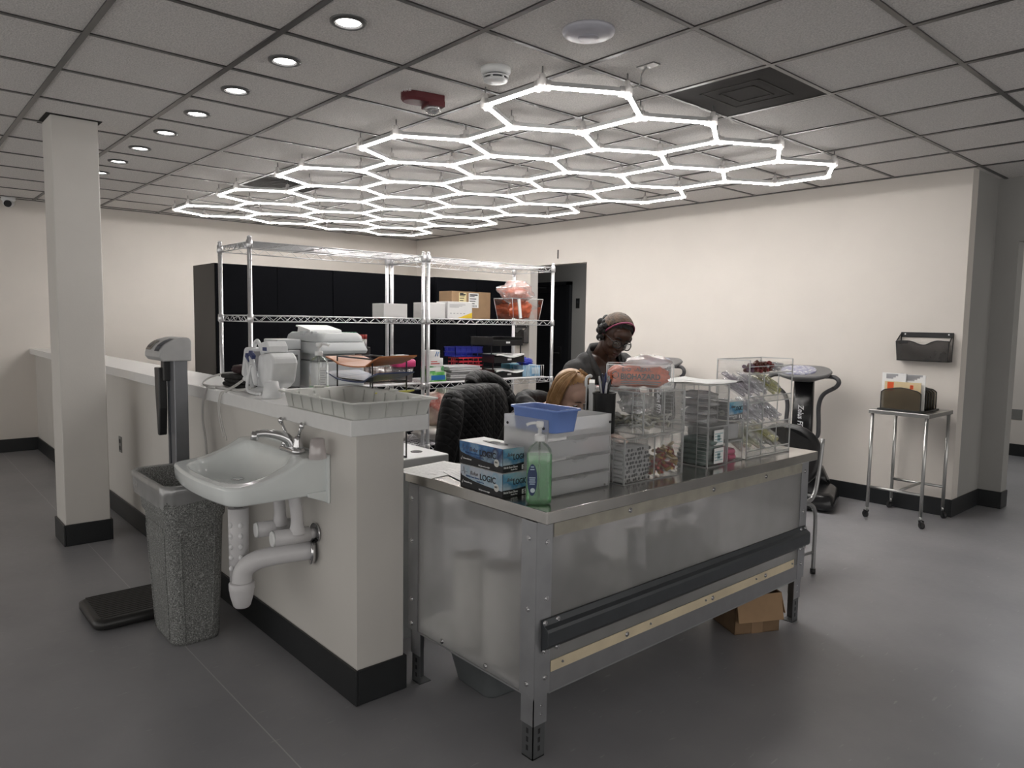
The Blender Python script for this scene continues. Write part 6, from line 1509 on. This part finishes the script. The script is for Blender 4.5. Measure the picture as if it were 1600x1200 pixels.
def hand(mb, wrist, direction, palm, side, curl=.5, s=1.0):
    """palm and five bent fingers; direction = along the hand, palm = palm normal, side = thumb side (+1/-1)"""
    d = Vector(direction).normalized(); p = Vector(palm); p = (p-d*p.dot(d)).normalized(); a = d.cross(p)*side
    w = Vector(wrist)
    for k in range(5):
        q = w+d*(.018+.016*k)*s
        mb.tube([q-a*.036*s, q+a*.030*s], [.0115*s, .0115*s], 10)
    mb.tube([w, w+d*.04*s, w+d*.088*s], [.021*s, .022*s, .017*s], 12)
    for k, (off, ln) in enumerate(((.029, .068), (.010, .076), (-.010, .071), (-.029, .056))):
        b = w+d*.086*s+a*off*s; pts = [b]; dd = d.copy(); f_ = (.46, .30, .24)
        for j in range(3):
            ang = curl*(.55+.25*j)+.06*k; dd = (dd*math.cos(ang)+p*math.sin(ang)).normalized(); pts.append(pts[-1]+dd*ln*f_[j]*s)
        mb.tube(smooth_path(pts, 3), [.0086*s-.0022*s*i/9 for i in range(10)], 8); mb.sphere(pts[-1], .0064*s, nu=8, nv=6)
    b = w+d*.022*s+a*.030*s; t1 = b+(a*.72+d*.55+p*.25).normalized()*.040*s; t2 = t1+(d*.9+a*.2+p*.35).normalized()*.030*s; t3 = t2+(d*.95+p*.4).normalized()*.022*s
    mb.tube(smooth_path([b, t1, t2, t3], 3), [.0125*s, .0118*s, .011*s, .0105*s, .0100*s, .0098*s, .0092*s, .0088*s, .0082*s, .0072*s], 8); mb.sphere(t3, .0070*s, nu=8, nv=6)
def limb(mb, pts, rad, n=14, k=4):
    P = smooth_path(pts, k); m = len(rad)-1; L = len(P)-1; rs = []
    for i in range(L+1):
        t = i/L*m; a = min(int(t), m-1); rs.append(rad[a]+(rad[a+1]-rad[a])*(t-a))
    mb.tube(P, rs, n); mb.sphere(pts[0], rad[0], nu=12, nv=8); mb.sphere(pts[-1], rad[-1], nu=12, nv=8)
def ell_loft(mb, secs):
    """torso: sections (centre, half width along y-ish axis, half depth, axis across, axis forward)"""
    mb.loft([[c+a*(w*math.cos(2*PI*i/24))+f*(d*math.sin(2*PI*i/24)) for i in range(24)] for c, w, d, a, f in secs])
def hair_cap(M, grow, cut, seed=0, rough_=.0):
    h = MB(); nu, nv = 40, 26; vs = []; idx = {}
    fs = []
    for k in range(nv+1):
        a = PI*(.02+.96*k/nv)
        for i in range(nu):
            p = Vector((-.012+(.094+grow)*math.sin(a)*math.cos(2*PI*i/nu), (.079+grow)*math.sin(a)*math.sin(2*PI*i/nu), .030-(.091+grow)*math.cos(a)))
            vs.append(p)
    ok = [cut(p) for p in vs]
    for k in range(nv):
        for i in range(nu):
            q = (k*nu+i, k*nu+(i+1) % nu, (k+1)*nu+(i+1) % nu, (k+1)*nu+i)
            if all(ok[j] for j in q): fs.append(q)
    used = sorted({j for f in fs for j in f}); mp = {j: n for n, j in enumerate(used)}
    if rough_:
        for j in used: vs[j] = vs[j]*(1+rough_*mnoise.noise(vs[j]*60))
    h.M = M; h.add([vs[j] for j in used], [tuple(mp[j] for j in f) for f in fs], 0, True)
    return h
def hm(pos, yaw, pitch, roll):
    return Matrix.Translation(pos) @ Matrix.Rotation(R(yaw), 4, 'Z') @ Matrix.Rotation(R(pitch), 4, 'Y') @ Matrix.Rotation(R(roll), 4, 'X')

def standing_woman():
    base = Vector((-2.86, 3.16, 0)); V = lambda x, y, z: Vector((x, y, z))-base
    M = hm(V(-2.665, 3.135, 1.392), -22, 27, -15)
    SKIN = mat('dark_skin', (.060, .027, .017), .42, var=.10, vscale=20, sub=.05)
    across = Vector((.06, 1, .03)).normalized(); fwd = Vector((1, -.05, -.25)).normalized()
    body = head_volumes(M)
    hc = M @ Vector((0, 0, 0)); nk = V(-2.770, 3.15, 1.270)
    limb(body, [nk, nk.lerp(M @ Vector((-.02, 0, -.07)), .6), M @ Vector((-.02, 0, -.05))], [.062, .056, .056])
    secs = lambda g: [(V(-2.955, 3.17, .80), .155+g, .115+g, across, fwd), (V(-2.950, 3.17, .93), .165+g, .125+g, across, fwd), (V(-2.915, 3.165, 1.02), .145+g, .115+g, across, fwd),
                      (V(-2.865, 3.16, 1.10), .155+g, .122+g, across, fwd), (V(-2.815, 3.155, 1.18), .165+g, .115+g, across, fwd), (V(-2.795, 3.152, 1.240), .140+g, .085+g, across, fwd), (V(-2.785, 3.15, 1.285), .080+g, .060+g, across, fwd)]
    ell_loft(body, secs(0))
    sR, sL = V(-2.815, 2.970, 1.185), V(-2.790, 3.345, 1.215)
    eR, wR = V(-2.80, 2.93, .955), V(-2.575, 3.085, .925); eL, wL = V(-2.775, 3.445, .965), V(-2.545, 3.36, .910)
    def arms(mb, g, cuff=1.0):
        for s_, e, w in ((sR, eR, wR), (sL, eL, wL)):
            limb(mb, [s_, s_.lerp(e, .5), e], [.058+g, .050+g, .042+g]); limb(mb, [e, e.lerp(w, .5*cuff), e.lerp(w, cuff)], [.042+g, .038+g, (.027 if cuff == 1 else .032)+g])
    arms(body, 0)
    hand(body, wR, (V(-2.49, 3.125, .90)-wR), (0, .1, -1), 1, .35); hand(body, wL, (V(-2.47, 3.33, .90)-wL), (0, -.1, -1), -1, .35)
    for sy, kx, fx in ((-1, -2.93, -2.93), (1, -2.945, -2.95)):
        hp, kn, an = V(-2.955, 3.17+sy*.085, .84), V(kx+.0, 3.17+sy*.095, .47), V(fx-.02, 3.17+sy*.10, .085)
        limb(body, [hp, hp.lerp(kn, .5), kn], [.092, .078, .056]); limb(body, [kn, kn.lerp(an, .35), an], [.055, .056, .037])
        limb(body, [an+Vector((-.03, 0, -.045)), an+Vector((.05, 0, -.05)), an+Vector((.13, sy*.01, -.055))], [.034, .036, .024])
    pb = obj_from(remesh(body, .0048, 3), 'person', SKIN); pb.location = base
    tag(pb, 'standing person in open grey jacket with glasses, pink headband, looking down', 'person')
    # clothes
    TOP = mat('black_knit', (.008, .008, .009), .8, var=.2, bump=.2, bscale=150)
    JK = mat('grey_jacket', (.058, .057, .058), .85, var=.18, vscale=10, bump=.35, bscale=40)
    PANTS = mat('dark_trousers', (.014, .015, .02), .8, var=.15); SHOE = mat('black_shoe', (.012, .012, .012), .5)
    t_ = MB(); ell_loft(t_, [(c, w+.007, d+.009, a, f) for c, w, d, a, f in secs(0)[:6]])
    me = remesh(t_, .007, 2); bm = bmesh.new(); bm.from_mesh(me)
    n0 = V(-2.70, 3.13, 1.185)     # scoop neckline
    bmesh.ops.delete(bm, geom=[v for v in bm.verts if (v.co.z > .96+base.z and ((v.co.x-n0.x)*.9+(v.co.z-n0.z)*1.0 > -.012 and abs(v.co.y-n0.y) < .085 and (v.co.z-n0.z) > -.055-.02*math.cos((v.co.y-n0.y)/.085*1.5) and v.co.x > V(-2.80,0,0).x))], context='VERTS'); bm.to_mesh(me); bm.free()
    o = obj_from(me, 'black_top', TOP, pb); o.modifiers.new('thick', 'SOLIDIFY').thickness = .003
    j = MB(); ell_loft(j, [(c, w+.026, d+.024, a, f) for c, w, d, a, f in secs(0)]); arms(j, .016, .92)
    for s_ in (sR, sL): j.sphere(s_+Vector((0, 0, .004)), .072)
    j.sphere(V(-2.805, 3.055, 1.248), .062, .075, .050); j.sphere(V(-2.785, 3.255, 1.268), .062, .075, .050)
    me = remesh(j, .008, 4); bm = bmesh.new(); bm.from_mesh(me)
    cy_ = V(0, 3.135, 0).y
    dl = []
    for v in bm.verts:
        half = .050+.055*max(0, min(1, (v.co.z-1.0)/.25))
        if v.co.x > V(-2.86, 0, 0).x+(1.08-v.co.z)*-.45 and abs(v.co.y-cy_) < half and v.co.z > .72: dl.append(v)
        elif v.co.z > 1.318 or (v.co.z > 1.24 and v.co.x > V(-2.80, 0, 0).x and abs(v.co.y-cy_) < .085): dl.append(v)
        elif v.co.z < .80: dl.append(v)
    bmesh.ops.delete(bm, geom=dl, context='VERTS')
    for v in bm.verts:   # folds in the cloth
        nz = mnoise.noise(Vector((v.co.x*16, v.co.y*16, v.co.z*6)))+.5*mnoise.noise(v.co*30); v.co += v.normal*(.006*nz)
    bm.to_mesh(me); bm.free()
    o = obj_from(me, 'grey_jacket', JK, pb); so = o.modifiers.new('thick', 'SOLIDIFY'); so.thickness = .006
    cl = MB()     # turned-up collar
    pts = [V(-2.700, 3.060, 1.175), V(-2.735, 3.045, 1.240), V(-2.785, 3.060, 1.300), V(-2.845, 3.15, 1.318), V(-2.785, 3.245, 1.318), V(-2.725, 3.255, 1.262), V(-2.690, 3.225, 1.180)]
    P = smooth_path(pts, 5); cl.loft([[p+Vector((0, 0, .026))+(nk-p).normalized()*-.006, p+(nk-p).normalized()*-.016, p+Vector((0, 0, -.030))+(nk-p).normalized()*-.028, p+Vector((0, 0, -.028))+(nk-p).normalized()*-.016, p+(nk-p).normalized()*-.004] for p in P]); cl.build('jacket_collar', JK, o)
    dr = MB()
    for pp in ((V(-2.742, 3.052, 1.20), V(-2.700, 3.045, 1.15), V(-2.690, 3.050, 1.06)),): dr.tube(smooth_path(pp, 4), .0022, 6)
    dr.sphere(V(-2.742, 3.050, 1.203), .007, nu=10, nv=8); dr.build('drawcord', mat('drawcord_grey', (.25, .25, .25), .5), o)
    tr = MB()
    ell_loft(tr, [(V(-2.955, 3.17, .79), .160, .120, across, fwd), (V(-2.950, 3.17, .92), .172, .132, across, fwd)])
    for sy in (-1, 1):
        hp, kn, an = V(-2.955, 3.17+sy*.085, .84), V(-2.94, 3.17+sy*.095, .47), V(-2.955, 3.17+sy*.10, .12)
        limb(tr, [hp, hp.lerp(kn, .5), kn], [.102, .090, .070]); limb(tr, [kn, kn.lerp(an, .35), an], [.070, .068, .058])
    obj_from(remesh(tr, .009, 3), 'trousers', PANTS, pb)
    for sy in (-1, 1):
        an = V(-2.96, 3.17+sy*.10, .085); s_ = MB(); limb(s_, [an+Vector((-.035, 0, -.045)), an+Vector((.05, 0, -.047)), an+Vector((.135, sy*.01, -.055))], [.043, .044, .031]); s_.build('shoe', SHOE, pb)
    # hair, headband, glasses, earring, eyes
    HB = mat('brown_crown_hair', (.085, .048, .025), .6, var=.5, vscale=40, bump=.4, bscale=90); HK = mat('black_hair', (.008, .007, .007), .6, var=.3, bump=.5, bscale=120)
    hr = hair_cap(M, .006, lambda p: p.x*.80-p.z*.60 < .012 and p.z > -.055 and not (p.x > .012 and p.z < .04))
    o = hr.build('hair', [HK, HB], pb)
    top = hair_cap(M, .013, lambda p: p.z > .050 and p.x*.80-p.z*.60 < -.012); top.build('hair_crown', HB, o)
    tf = MB(); tf.M = M
    r2 = random.Random(3)
    for s_ in (-1, 1):
        for k in range(16):
            a = R(100+62*k/15*1.2); 
            tf.sphere((-.060+.062*r2.random(), s_*(.074+.018*r2.random()), -.040+.085*r2.random()), .015+.008*r2.random(), nu=10, nv=8)
    for k in range(22): tf.sphere((-.098-.012*r2.random(), -.06+.12*r2.random(), -.05+.12*r2.random()), .018+.008*r2.random(), nu=10, nv=8)
    tf.build('hair_braids', HK, o)
    hb = MB(); hb.M = M
    ring = []
    for k in range(25):
        a = R(-100+200*k/24); u = math.cos(a); ring.append(Vector((.008+.056*u, .0855*math.sin(a), .010+.096*u*1.0+.011*(u > 0)*u)))
    hb.loft([[p+Vector((.0045, 0, -.003)), p*1.02+Vector((.001, 0, .001)), p+Vector((-.004, 0, .0045)), p*.975] for p in ring]); hb.build('headband', mat('pink_headband', (.30, .055, .12), .6), pb)
    gl = MB(); gl.M = M
    for s_ in (-1, 1):
        gl.tube([(.103-.006*abs(y)/.06, y, z) for y, z in rr(.052, .040, .015, 5, s_*.0325, -.008)], .0026, 8, closed=True)
        gl.tube(smooth_path([(.098, s_*.058, .000), (.06, s_*.076, .004), (.01, s_*.0825, .002), (-.02, s_*.083, -.010)], 4), .0024, 6)
    gl.tube([(.1035, -.008, -.004), (.108, 0, .000), (.1035, .008, -.004)], .0026, 8); g_ = gl.build('glasses', mat('dark_glasses_frame', (.010, .009, .010), .25), pb)
    ln = MB(); ln.M = M
    for s_ in (-1, 1): ln.add([(.1025-.006*abs(y)/.06, y, z) for y, z in rr(.050, .038, .015, 5, s_*.0325, -.008)], [list(range(24))])
    ln.build('lenses', clear('glasses_lens', (.93, .93, .94), .25, rough=.03), g_)
    for s_ in (-1, 1):
        e = MB(); e.M = M; e.sphere((.0765, s_*.032, -.0085), .0100, .0125, .0055, 14, 10); e.sphere((.0835, s_*.032, -.0105), .0042, .0052, .0042, 10, 8, 1); e.build('eye', [mat('eye_white_dim', (.30, .27, .25), .3), mat('dark_iris', (.010, .006, .005), .2)], pb)
        b = MB(); b.M = M; b.tube(smooth_path([(.094, s_*.014, .020), (.0925, s_*.032, .027), (.082, s_*.050, .022)], 4), [.0028, .0034, .0036, .0036, .0036, .0034, .003, .0024, .0015], 8); b.build('eyebrow', HK, pb)
    lp = MB(); lp.M = M; lp.sphere((.0875, 0, -.0640), .0095, .0200, .0050, 14, 8); lp.sphere((.0865, 0, -.0755), .0095, .0180, .0060, 14, 8); lp.build('lips', mat('dark_lips', (.075, .026, .022), .4), pb)
    er = MB(); er.M = M; er.sphere((.0, -.084, -.045), .0055, nu=10, nv=8); er.build('earring', mat('silver_earring', (.8, .8, .8), .15, metal=1), pb)
standing_woman()

def office_chair_and_jacket():
    c = thing('office_chair', 'black office chair under the seated person with a quilted coat on its back', 'office chair', (-2.93, 2.625, 0), R(14))
    m = MB()
    for k in range(5):
        a = R(72*k+20); d = Vector((math.cos(a), math.sin(a), 0))
        m.tube([Vector((0, 0, .11)), d*.26+Vector((0, 0, .075))], [.030, .018], 8)
    m.build('star_base', BLACK, c)
    for k in range(5):
        a = R(72*k+20); d = Vector((math.cos(a), math.sin(a), 0)); n_ = Vector((-d.y, d.x, 0)); p = d*.27+Vector((0, 0, .028))
        MB().tube([p-n_*.022, p+n_*.022], .0275, 14).build('castor', BLACK, c)
    MB().cyl((0, 0, .09), (0, 0, .42), .026, n=14).build('gas_column', DGREY, c)
    MB().loft([ringz(rr(.44, .44, .10, 6, .02), .415), ringz(rr(.48, .48, .11, 6, .02), .435), ringz(rr(.48, .48, .11, 6, .02), .465), ringz(rr(.42, .42, .10, 6, .02), .482)]).build('seat', BLACK, c)
    b = MB(); b.M = Matrix.Translation((-.235, 0, .56)) @ Matrix.Rotation(R(-7), 4, 'Y')
    b.loft([[(x, y, z) for y, z in rr(w, h, .10, 6, 0, .25)] for x, w, h in ((-.028, .36, .42), (-.018, .42, .48), (.012, .42, .48), (.024, .36, .42))]); b.build('backrest', mat('chair_back_grey', (.03, .03, .032), .6), c)
    MB().tube(smooth_path([(-.05, 0, .43), (-.27, 0, .45), (-.285, 0, .60), (-.275, 0, .70)]), .020, 8).build('back_support', BLACK, c)
    for s_ in (-1, 1): MB().tube(smooth_path([(0, s_*.20, .43), (0, s_*.285, .46), (0, s_*.29, .60), (.02, s_*.285, .645)]), .016, 8).box(-.11, .14, s_*.285-.028, s_*.285+.028, .645, .670).build('armrest', BLACK, c, bevel=.008)
    # quilted coat
    mq, nt, out = _new('black_quilted_fabric')
    bs = N(nt, 'ShaderNodeBsdfPrincipled'); bs.inputs['Roughness'].default_value = .55; nt.links.new(bs.outputs[0], out.inputs[0]); bs.inputs['Base Color'].default_value = (.0060, .0060, .0068, 1); bs.inputs['Specular IOR Level'].default_value = .25
    tc = N(nt, 'ShaderNodeTexCoord'); prev = None
    for ang in (45, -45):
        mp = N(nt, 'ShaderNodeMapping'); mp.inputs['Rotation'].default_value = (R(ang), 0, 0); nt.links.new(tc.outputs['Object'], mp.inputs[0])
        wv = N(nt, 'ShaderNodeTexWave'); wv.bands_direction = 'Z'; wv.inputs['Scale'].default_value = 9.0; nt.links.new(mp.outputs[0], wv.inputs['Vector'])
        pw = N(nt, 'ShaderNodeMath', operation='POWER'); pw.inputs[1].default_value = .35; nt.links.new(wv.outputs['Fac'], pw.inputs[0])
        if prev is None: prev = pw
        else:
            mn = N(nt, 'ShaderNodeMath', operation='MINIMUM'); nt.links.new(prev.outputs[0], mn.inputs[0]); nt.links.new(pw.outputs[0], mn.inputs[1]); prev = mn
    bp = N(nt, 'ShaderNodeBump'); bp.inputs['Strength'].default_value = .45; bp.inputs['Distance'].default_value = .006; nt.links.new(prev.outputs[0], bp.inputs['Height']); nt.links.new(bp.outputs[0], bs.inputs['Normal'])
    k = thing('quilted_coat', 'black quilted coat draped over the back of the office chair', 'coat', (-2.93, 2.625, -.045), R(14))
    j = MB(); ctr = -.265
    secs = [(.62, .31, .105, -.035), (.75, .305, .105, -.02), (.88, .295, .10, -.010), (1.0, .280, .096, .0), (1.08, .255, .090, .004), (1.125, .21, .080, .008), (1.150, .15, .066, .008), (1.158, .07, .04, .006)]
    j.loft([[(ctr+.018*math.sin(i*1.1+z*5)*.5+d*math.copysign(abs(math.cos(2*PI*i/32))**.6, math.cos(2*PI*i/32)), yo+w*math.copysign(abs(math.sin(2*PI*i/32))**.8, math.sin(2*PI*i/32)), z+(.012*math.sin(i*2.0) if z < .7 else 0)) for i in range(32)] for z, w, d, yo in secs])
    o = j.build('coat_body', mq, k)
    for s_ in (-1, 1):
        s = MB(); limb(s, [(ctr+.02, s_*.235, 1.075), (ctr+.045, s_*.285, .96), (ctr+.055, s_*.315-(.03 if s_ < 0 else 0), .80), (ctr+.05, s_*.325-(.05 if s_ < 0 else 0), .64)], [.062, .066, .062, .055]); s.build('sleeve', mq, k)
    h = MB(); h.tube(smooth_path([(ctr-.02, -.03, 1.150), (ctr-.055, .04, 1.175), (ctr-.05, .13, 1.175), (ctr+.0, .20, 1.150), (ctr+.05, .235, 1.10)], 5), [.030, .034, .038, .041, .044, .046, .048, .050, .050, .050, .050, .048, .046, .044, .042, .040, .038, .036, .034, .032, .030], 12); h.build('hood', mq, k)
    z_ = MB().tube([(ctr+.104, .02, 1.10), (ctr+.107, .02, .9), (ctr+.108, .015, .65)], .0035, 6); z_.build('zip', mat('zip_dark', (.03, .03, .03), .3, metal=.6), k)
office_chair_and_jacket()

def seated_woman():
    base = Vector((-2.90, 2.61, 0)); V = lambda x, y, z: Vector((x, y, z))-base
    M = hm(V(-2.605, 2.722, 1.092), 2, 33, 6)
    SKIN = mat('fair_skin', (.56, .37, .29), .45, var=.06, vscale=16, sub=.08)
    across = Vector((-.26, 1, 0)).normalized(); f0 = Vector((.97, .25, -.35)).normalized()
    body = head_volumes(M)
    nk = V(-2.735, 2.675, .985)
    limb(body, [nk, nk.lerp(M @ Vector((-.02, 0, -.06)), .6), M @ Vector((-.02, 0, -.045))], [.055, .050, .052])
    secs = [(V(-2.905, 2.605, .515), .175, .125, across, Vector((1, .25, 0)).normalized()), (V(-2.900, 2.61, .62), .155, .115, across, f0), (V(-2.865, 2.62, .76), .145, .105, across, f0), (V(-2.82, 2.64, .87), .160, .112, across, f0), (V(-2.785, 2.655, .955), .155, .098, across, f0), (V(-2.765, 2.665, 1.005), .10, .062, across, f0)]
    ell_loft(body, secs)
    sR, sL = V(-2.725, 2.485, .955), V(-2.81, 2.825, .945)
    eR, wR = V(-2.56, 2.43, .82), V(-2.335, 2.53, .895); eL, wL = V(-2.63, 2.905, .835), V(-2.345, 2.765, .895)
    def arms(mb, g, cuff=1.0):
        for s_, e, w in ((sR, eR, wR), (sL, eL, wL)):
            limb(mb, [s_, s_.lerp(e, .5), e], [.055+g, .047+g, .040+g]); limb(mb, [e, e.lerp(w, .5*cuff), e.lerp(w, cuff)], [.040+g, .036+g, (.025 if cuff == 1 else .030)+g])
    arms(body, 0)
    hand(body, wR, (.9, .35, -.05), (0, .2, -1), 1, .35, .95); hand(body, wL, (.9, -.3, -.05), (0, -.2, -1), -1, .35, .95)
    for sy in (-1, 1):
        hp = V(-2.90-.02*sy, 2.61+sy*.088, .565); kn = V(-2.52, 2.66+sy*.10, .52); an = V(-2.53, 2.67+sy*.10, .085)
        limb(body, [hp, hp.lerp(kn, .5), kn], [.085, .076, .056]); limb(body, [kn, kn.lerp(an, .35), an], [.053, .053, .036])
        limb(body, [an+Vector((-.03, 0, -.045)), an+Vector((.05, .01, -.05)), an+Vector((.13, .03, -.055))], [.033, .035, .024])
    pb = obj_from(remesh(body, .0048, 3), 'person', SKIN); pb.location = base
    tag(pb, 'seated person with long blond hair bending low over the steel table', 'person')
    HD = mat('black_hoodie', (.010, .010, .012), .75, var=.25, vscale=12, bump=.4, bscale=30); PANTS = mat('dark_trousers', (.014, .015, .02), .8)
    h = MB(); ell_loft(h, [(c, w+.026, d+.026, a, f) for c, w, d, a, f in secs]); arms(h, .018, .92)
    for s_ in (sR, sL): h.sphere(s_, .070)
    # hood bunched behind the neck and gathered folds on the back
    h.tube(smooth_path([V(-2.665, 2.555, .985), V(-2.745, 2.545, 1.030), V(-2.83, 2.590, 1.052), V(-2.855, 2.68, 1.055), V(-2.82, 2.765, 1.035), V(-2.73, 2.790, .990)], 4), .046, 12)
    me = remesh(h, .0075, 3); bm = bmesh.new(); bm.from_mesh(me)
    for v in bm.verts:
        nz = mnoise.noise(Vector((v.co.x*14, v.co.y*22, v.co.z*10)))+.6*mnoise.noise(v.co*38); v.co += v.normal*(.008*nz)
    bmesh.ops.delete(bm, geom=[v for v in bm.verts if v.co.z < .47], context='VERTS'); bm.to_mesh(me); bm.free()
    obj_from(me, 'hoodie', HD, pb)
    tr = MB()
    for sy in (-1, 1):
        hp = V(-2.90-.02*sy, 2.61+sy*.088, .565); kn = V(-2.52, 2.66+sy*.10, .52); an = V(-2.53, 2.67+sy*.10, .12)
        limb(tr, [hp, hp.lerp(kn, .5), kn], [.094, .086, .068]); limb(tr, [kn, kn.lerp(an, .35), an], [.066, .064, .054])
    ell_loft(tr, [(V(-2.905, 2.605, .485), .185, .14, across, Vector((1, .25, 0)).normalized()), (V(-2.905, 2.605, .56), .183, .14, across, Vector((1, .25, 0)).normalized())])
    obj_from(remesh(tr, .009, 3), 'trousers', PANTS, pb)
    for sy in (-1, 1):
        an = V(-2.53, 2.67+sy*.10, .085); s_ = MB(); limb(s_, [an+Vector((-.035, 0, -.045)), an+Vector((.05, .01, -.047)), an+Vector((.135, .03, -.055))], [.042, .043, .030]); s_.build('shoe', mat('white_shoe', (.5, .5, .5), .5), pb)
    # long straight hair: cap plus falling locks
    HR = mat('blond_hair', (.36, .20, .085), .38, vscale=22, ramp=[(.32, (.27, .145, .058)), (.5, (.38, .215, .092)), (.68, (.50, .31, .15))], bump=.1, bscale=140)
    cap = hair_cap(M, .012, lambda p: p.x*.86-p.z*.50 < -.012 and not (p.x > .010 and p.z < .062) and p.z > -.085)
    o = cap.build('hair', HR, pb)
    lk = MB(); r3 = random.Random(11)
    Mi = M.to_3x3()
    for k in range(230):
        side = -1 if k % 3 else 1
        a0 = r3.uniform(0, 1)
        # from the parting over the crown, round the side of the skull, then straight down
        th = R((72+48*a0) if side < 0 else (66+54*a0))                                     # where round the head: 18 = beside the forehead, 118 = nape
        off = .010+.012*r3.random()
        pr = [(-.012+(.094+off)*math.cos(th)*math.sin(R(q)), side*(.079+off)*math.sin(th)*math.sin(R(q)) if th < R(90) else side*(.079+off)*math.sin(th)*math.sin(R(q)), .030+(.091+off)*math.cos(R(q))) for q in (12, 35, 60, 85, 102)]
        P = [M @ Vector(p) for p in pr]
        d = (P[-1]-P[-2]).normalized(); ln = .17+.10*r3.random()
        back = V(-2.80, 2.60, 1.0)-P[-1]; back.z = 0; back = back.normalized() if back.length > 1e-6 else Vector((0, 0, 0))
        p1 = P[-1]+d*.030+Vector((0, 0, -.020))+back*.012; p2 = p1+Vector((0, 0, -ln*.45))+back*.035*(1-a0*.4); p3 = p2+Vector((0, 0, -ln*.45))+back*.030
        P += [p1, p2, p3]
        for i in range(len(P)-3, len(P)):
            if P[i].z < V(0, 0, .955).z and (P[i]-V(-2.76, 2.64, P[i].z)).length < .16: P[i].z = .955+.02*r3.random()
        lk.tube(smooth_path(P, 3), [.004+.0035*min(1, i/6)-(.004 if i > 18 else 0) for i in range(22)][:len(P)*3-2], 5, flat=.5)
    lk.build('hair_locks', HR, o)['kind'] = 'stuff'
    for s_ in (-1, 1):
        e = MB(); e.M = M; e.sphere((.0775, s_*.032, -.0060), .0100, .0125, .0062, 14, 10); e.sphere((.0850, s_*.032, -.0080), .0042, .0055, .0045, 10, 8, 1); e.build('eye', [mat('eye_white_fair', (.60, .57, .55), .3), mat('brown_iris', (.03, .018, .012), .2)], pb)
        b = MB(); b.M = M; b.tube(smooth_path([(.0935, s_*.014, .018), (.0925, s_*.032, .024), (.082, s_*.050, .019)], 4), [.0022, .0027, .0028, .0028, .0028, .0026, .0022, .0018, .0012], 8); b.build('eyebrow', mat('brown_brow', (.06, .032, .02), .6), pb)
        l = MB(); l.M = M; l.tube(smooth_path([(.0855, s_*.020, -.0065), (.0885, s_*.032, -.0100), (.082, s_*.0465, -.0085)], 3), .0015, 6); l.build('eyelash', mat('dark_lash', (.012, .008, .007), .5), pb)
    lp = MB(); lp.M = M; lp.sphere((.0875, 0, -.0640), .0095, .0195, .0050, 14, 8); lp.sphere((.0865, 0, -.0755), .0095, .0175, .0060, 14, 8); lp.build('lips', mat('rose_lips', (.42, .17, .15), .4), pb)
seated_woman()
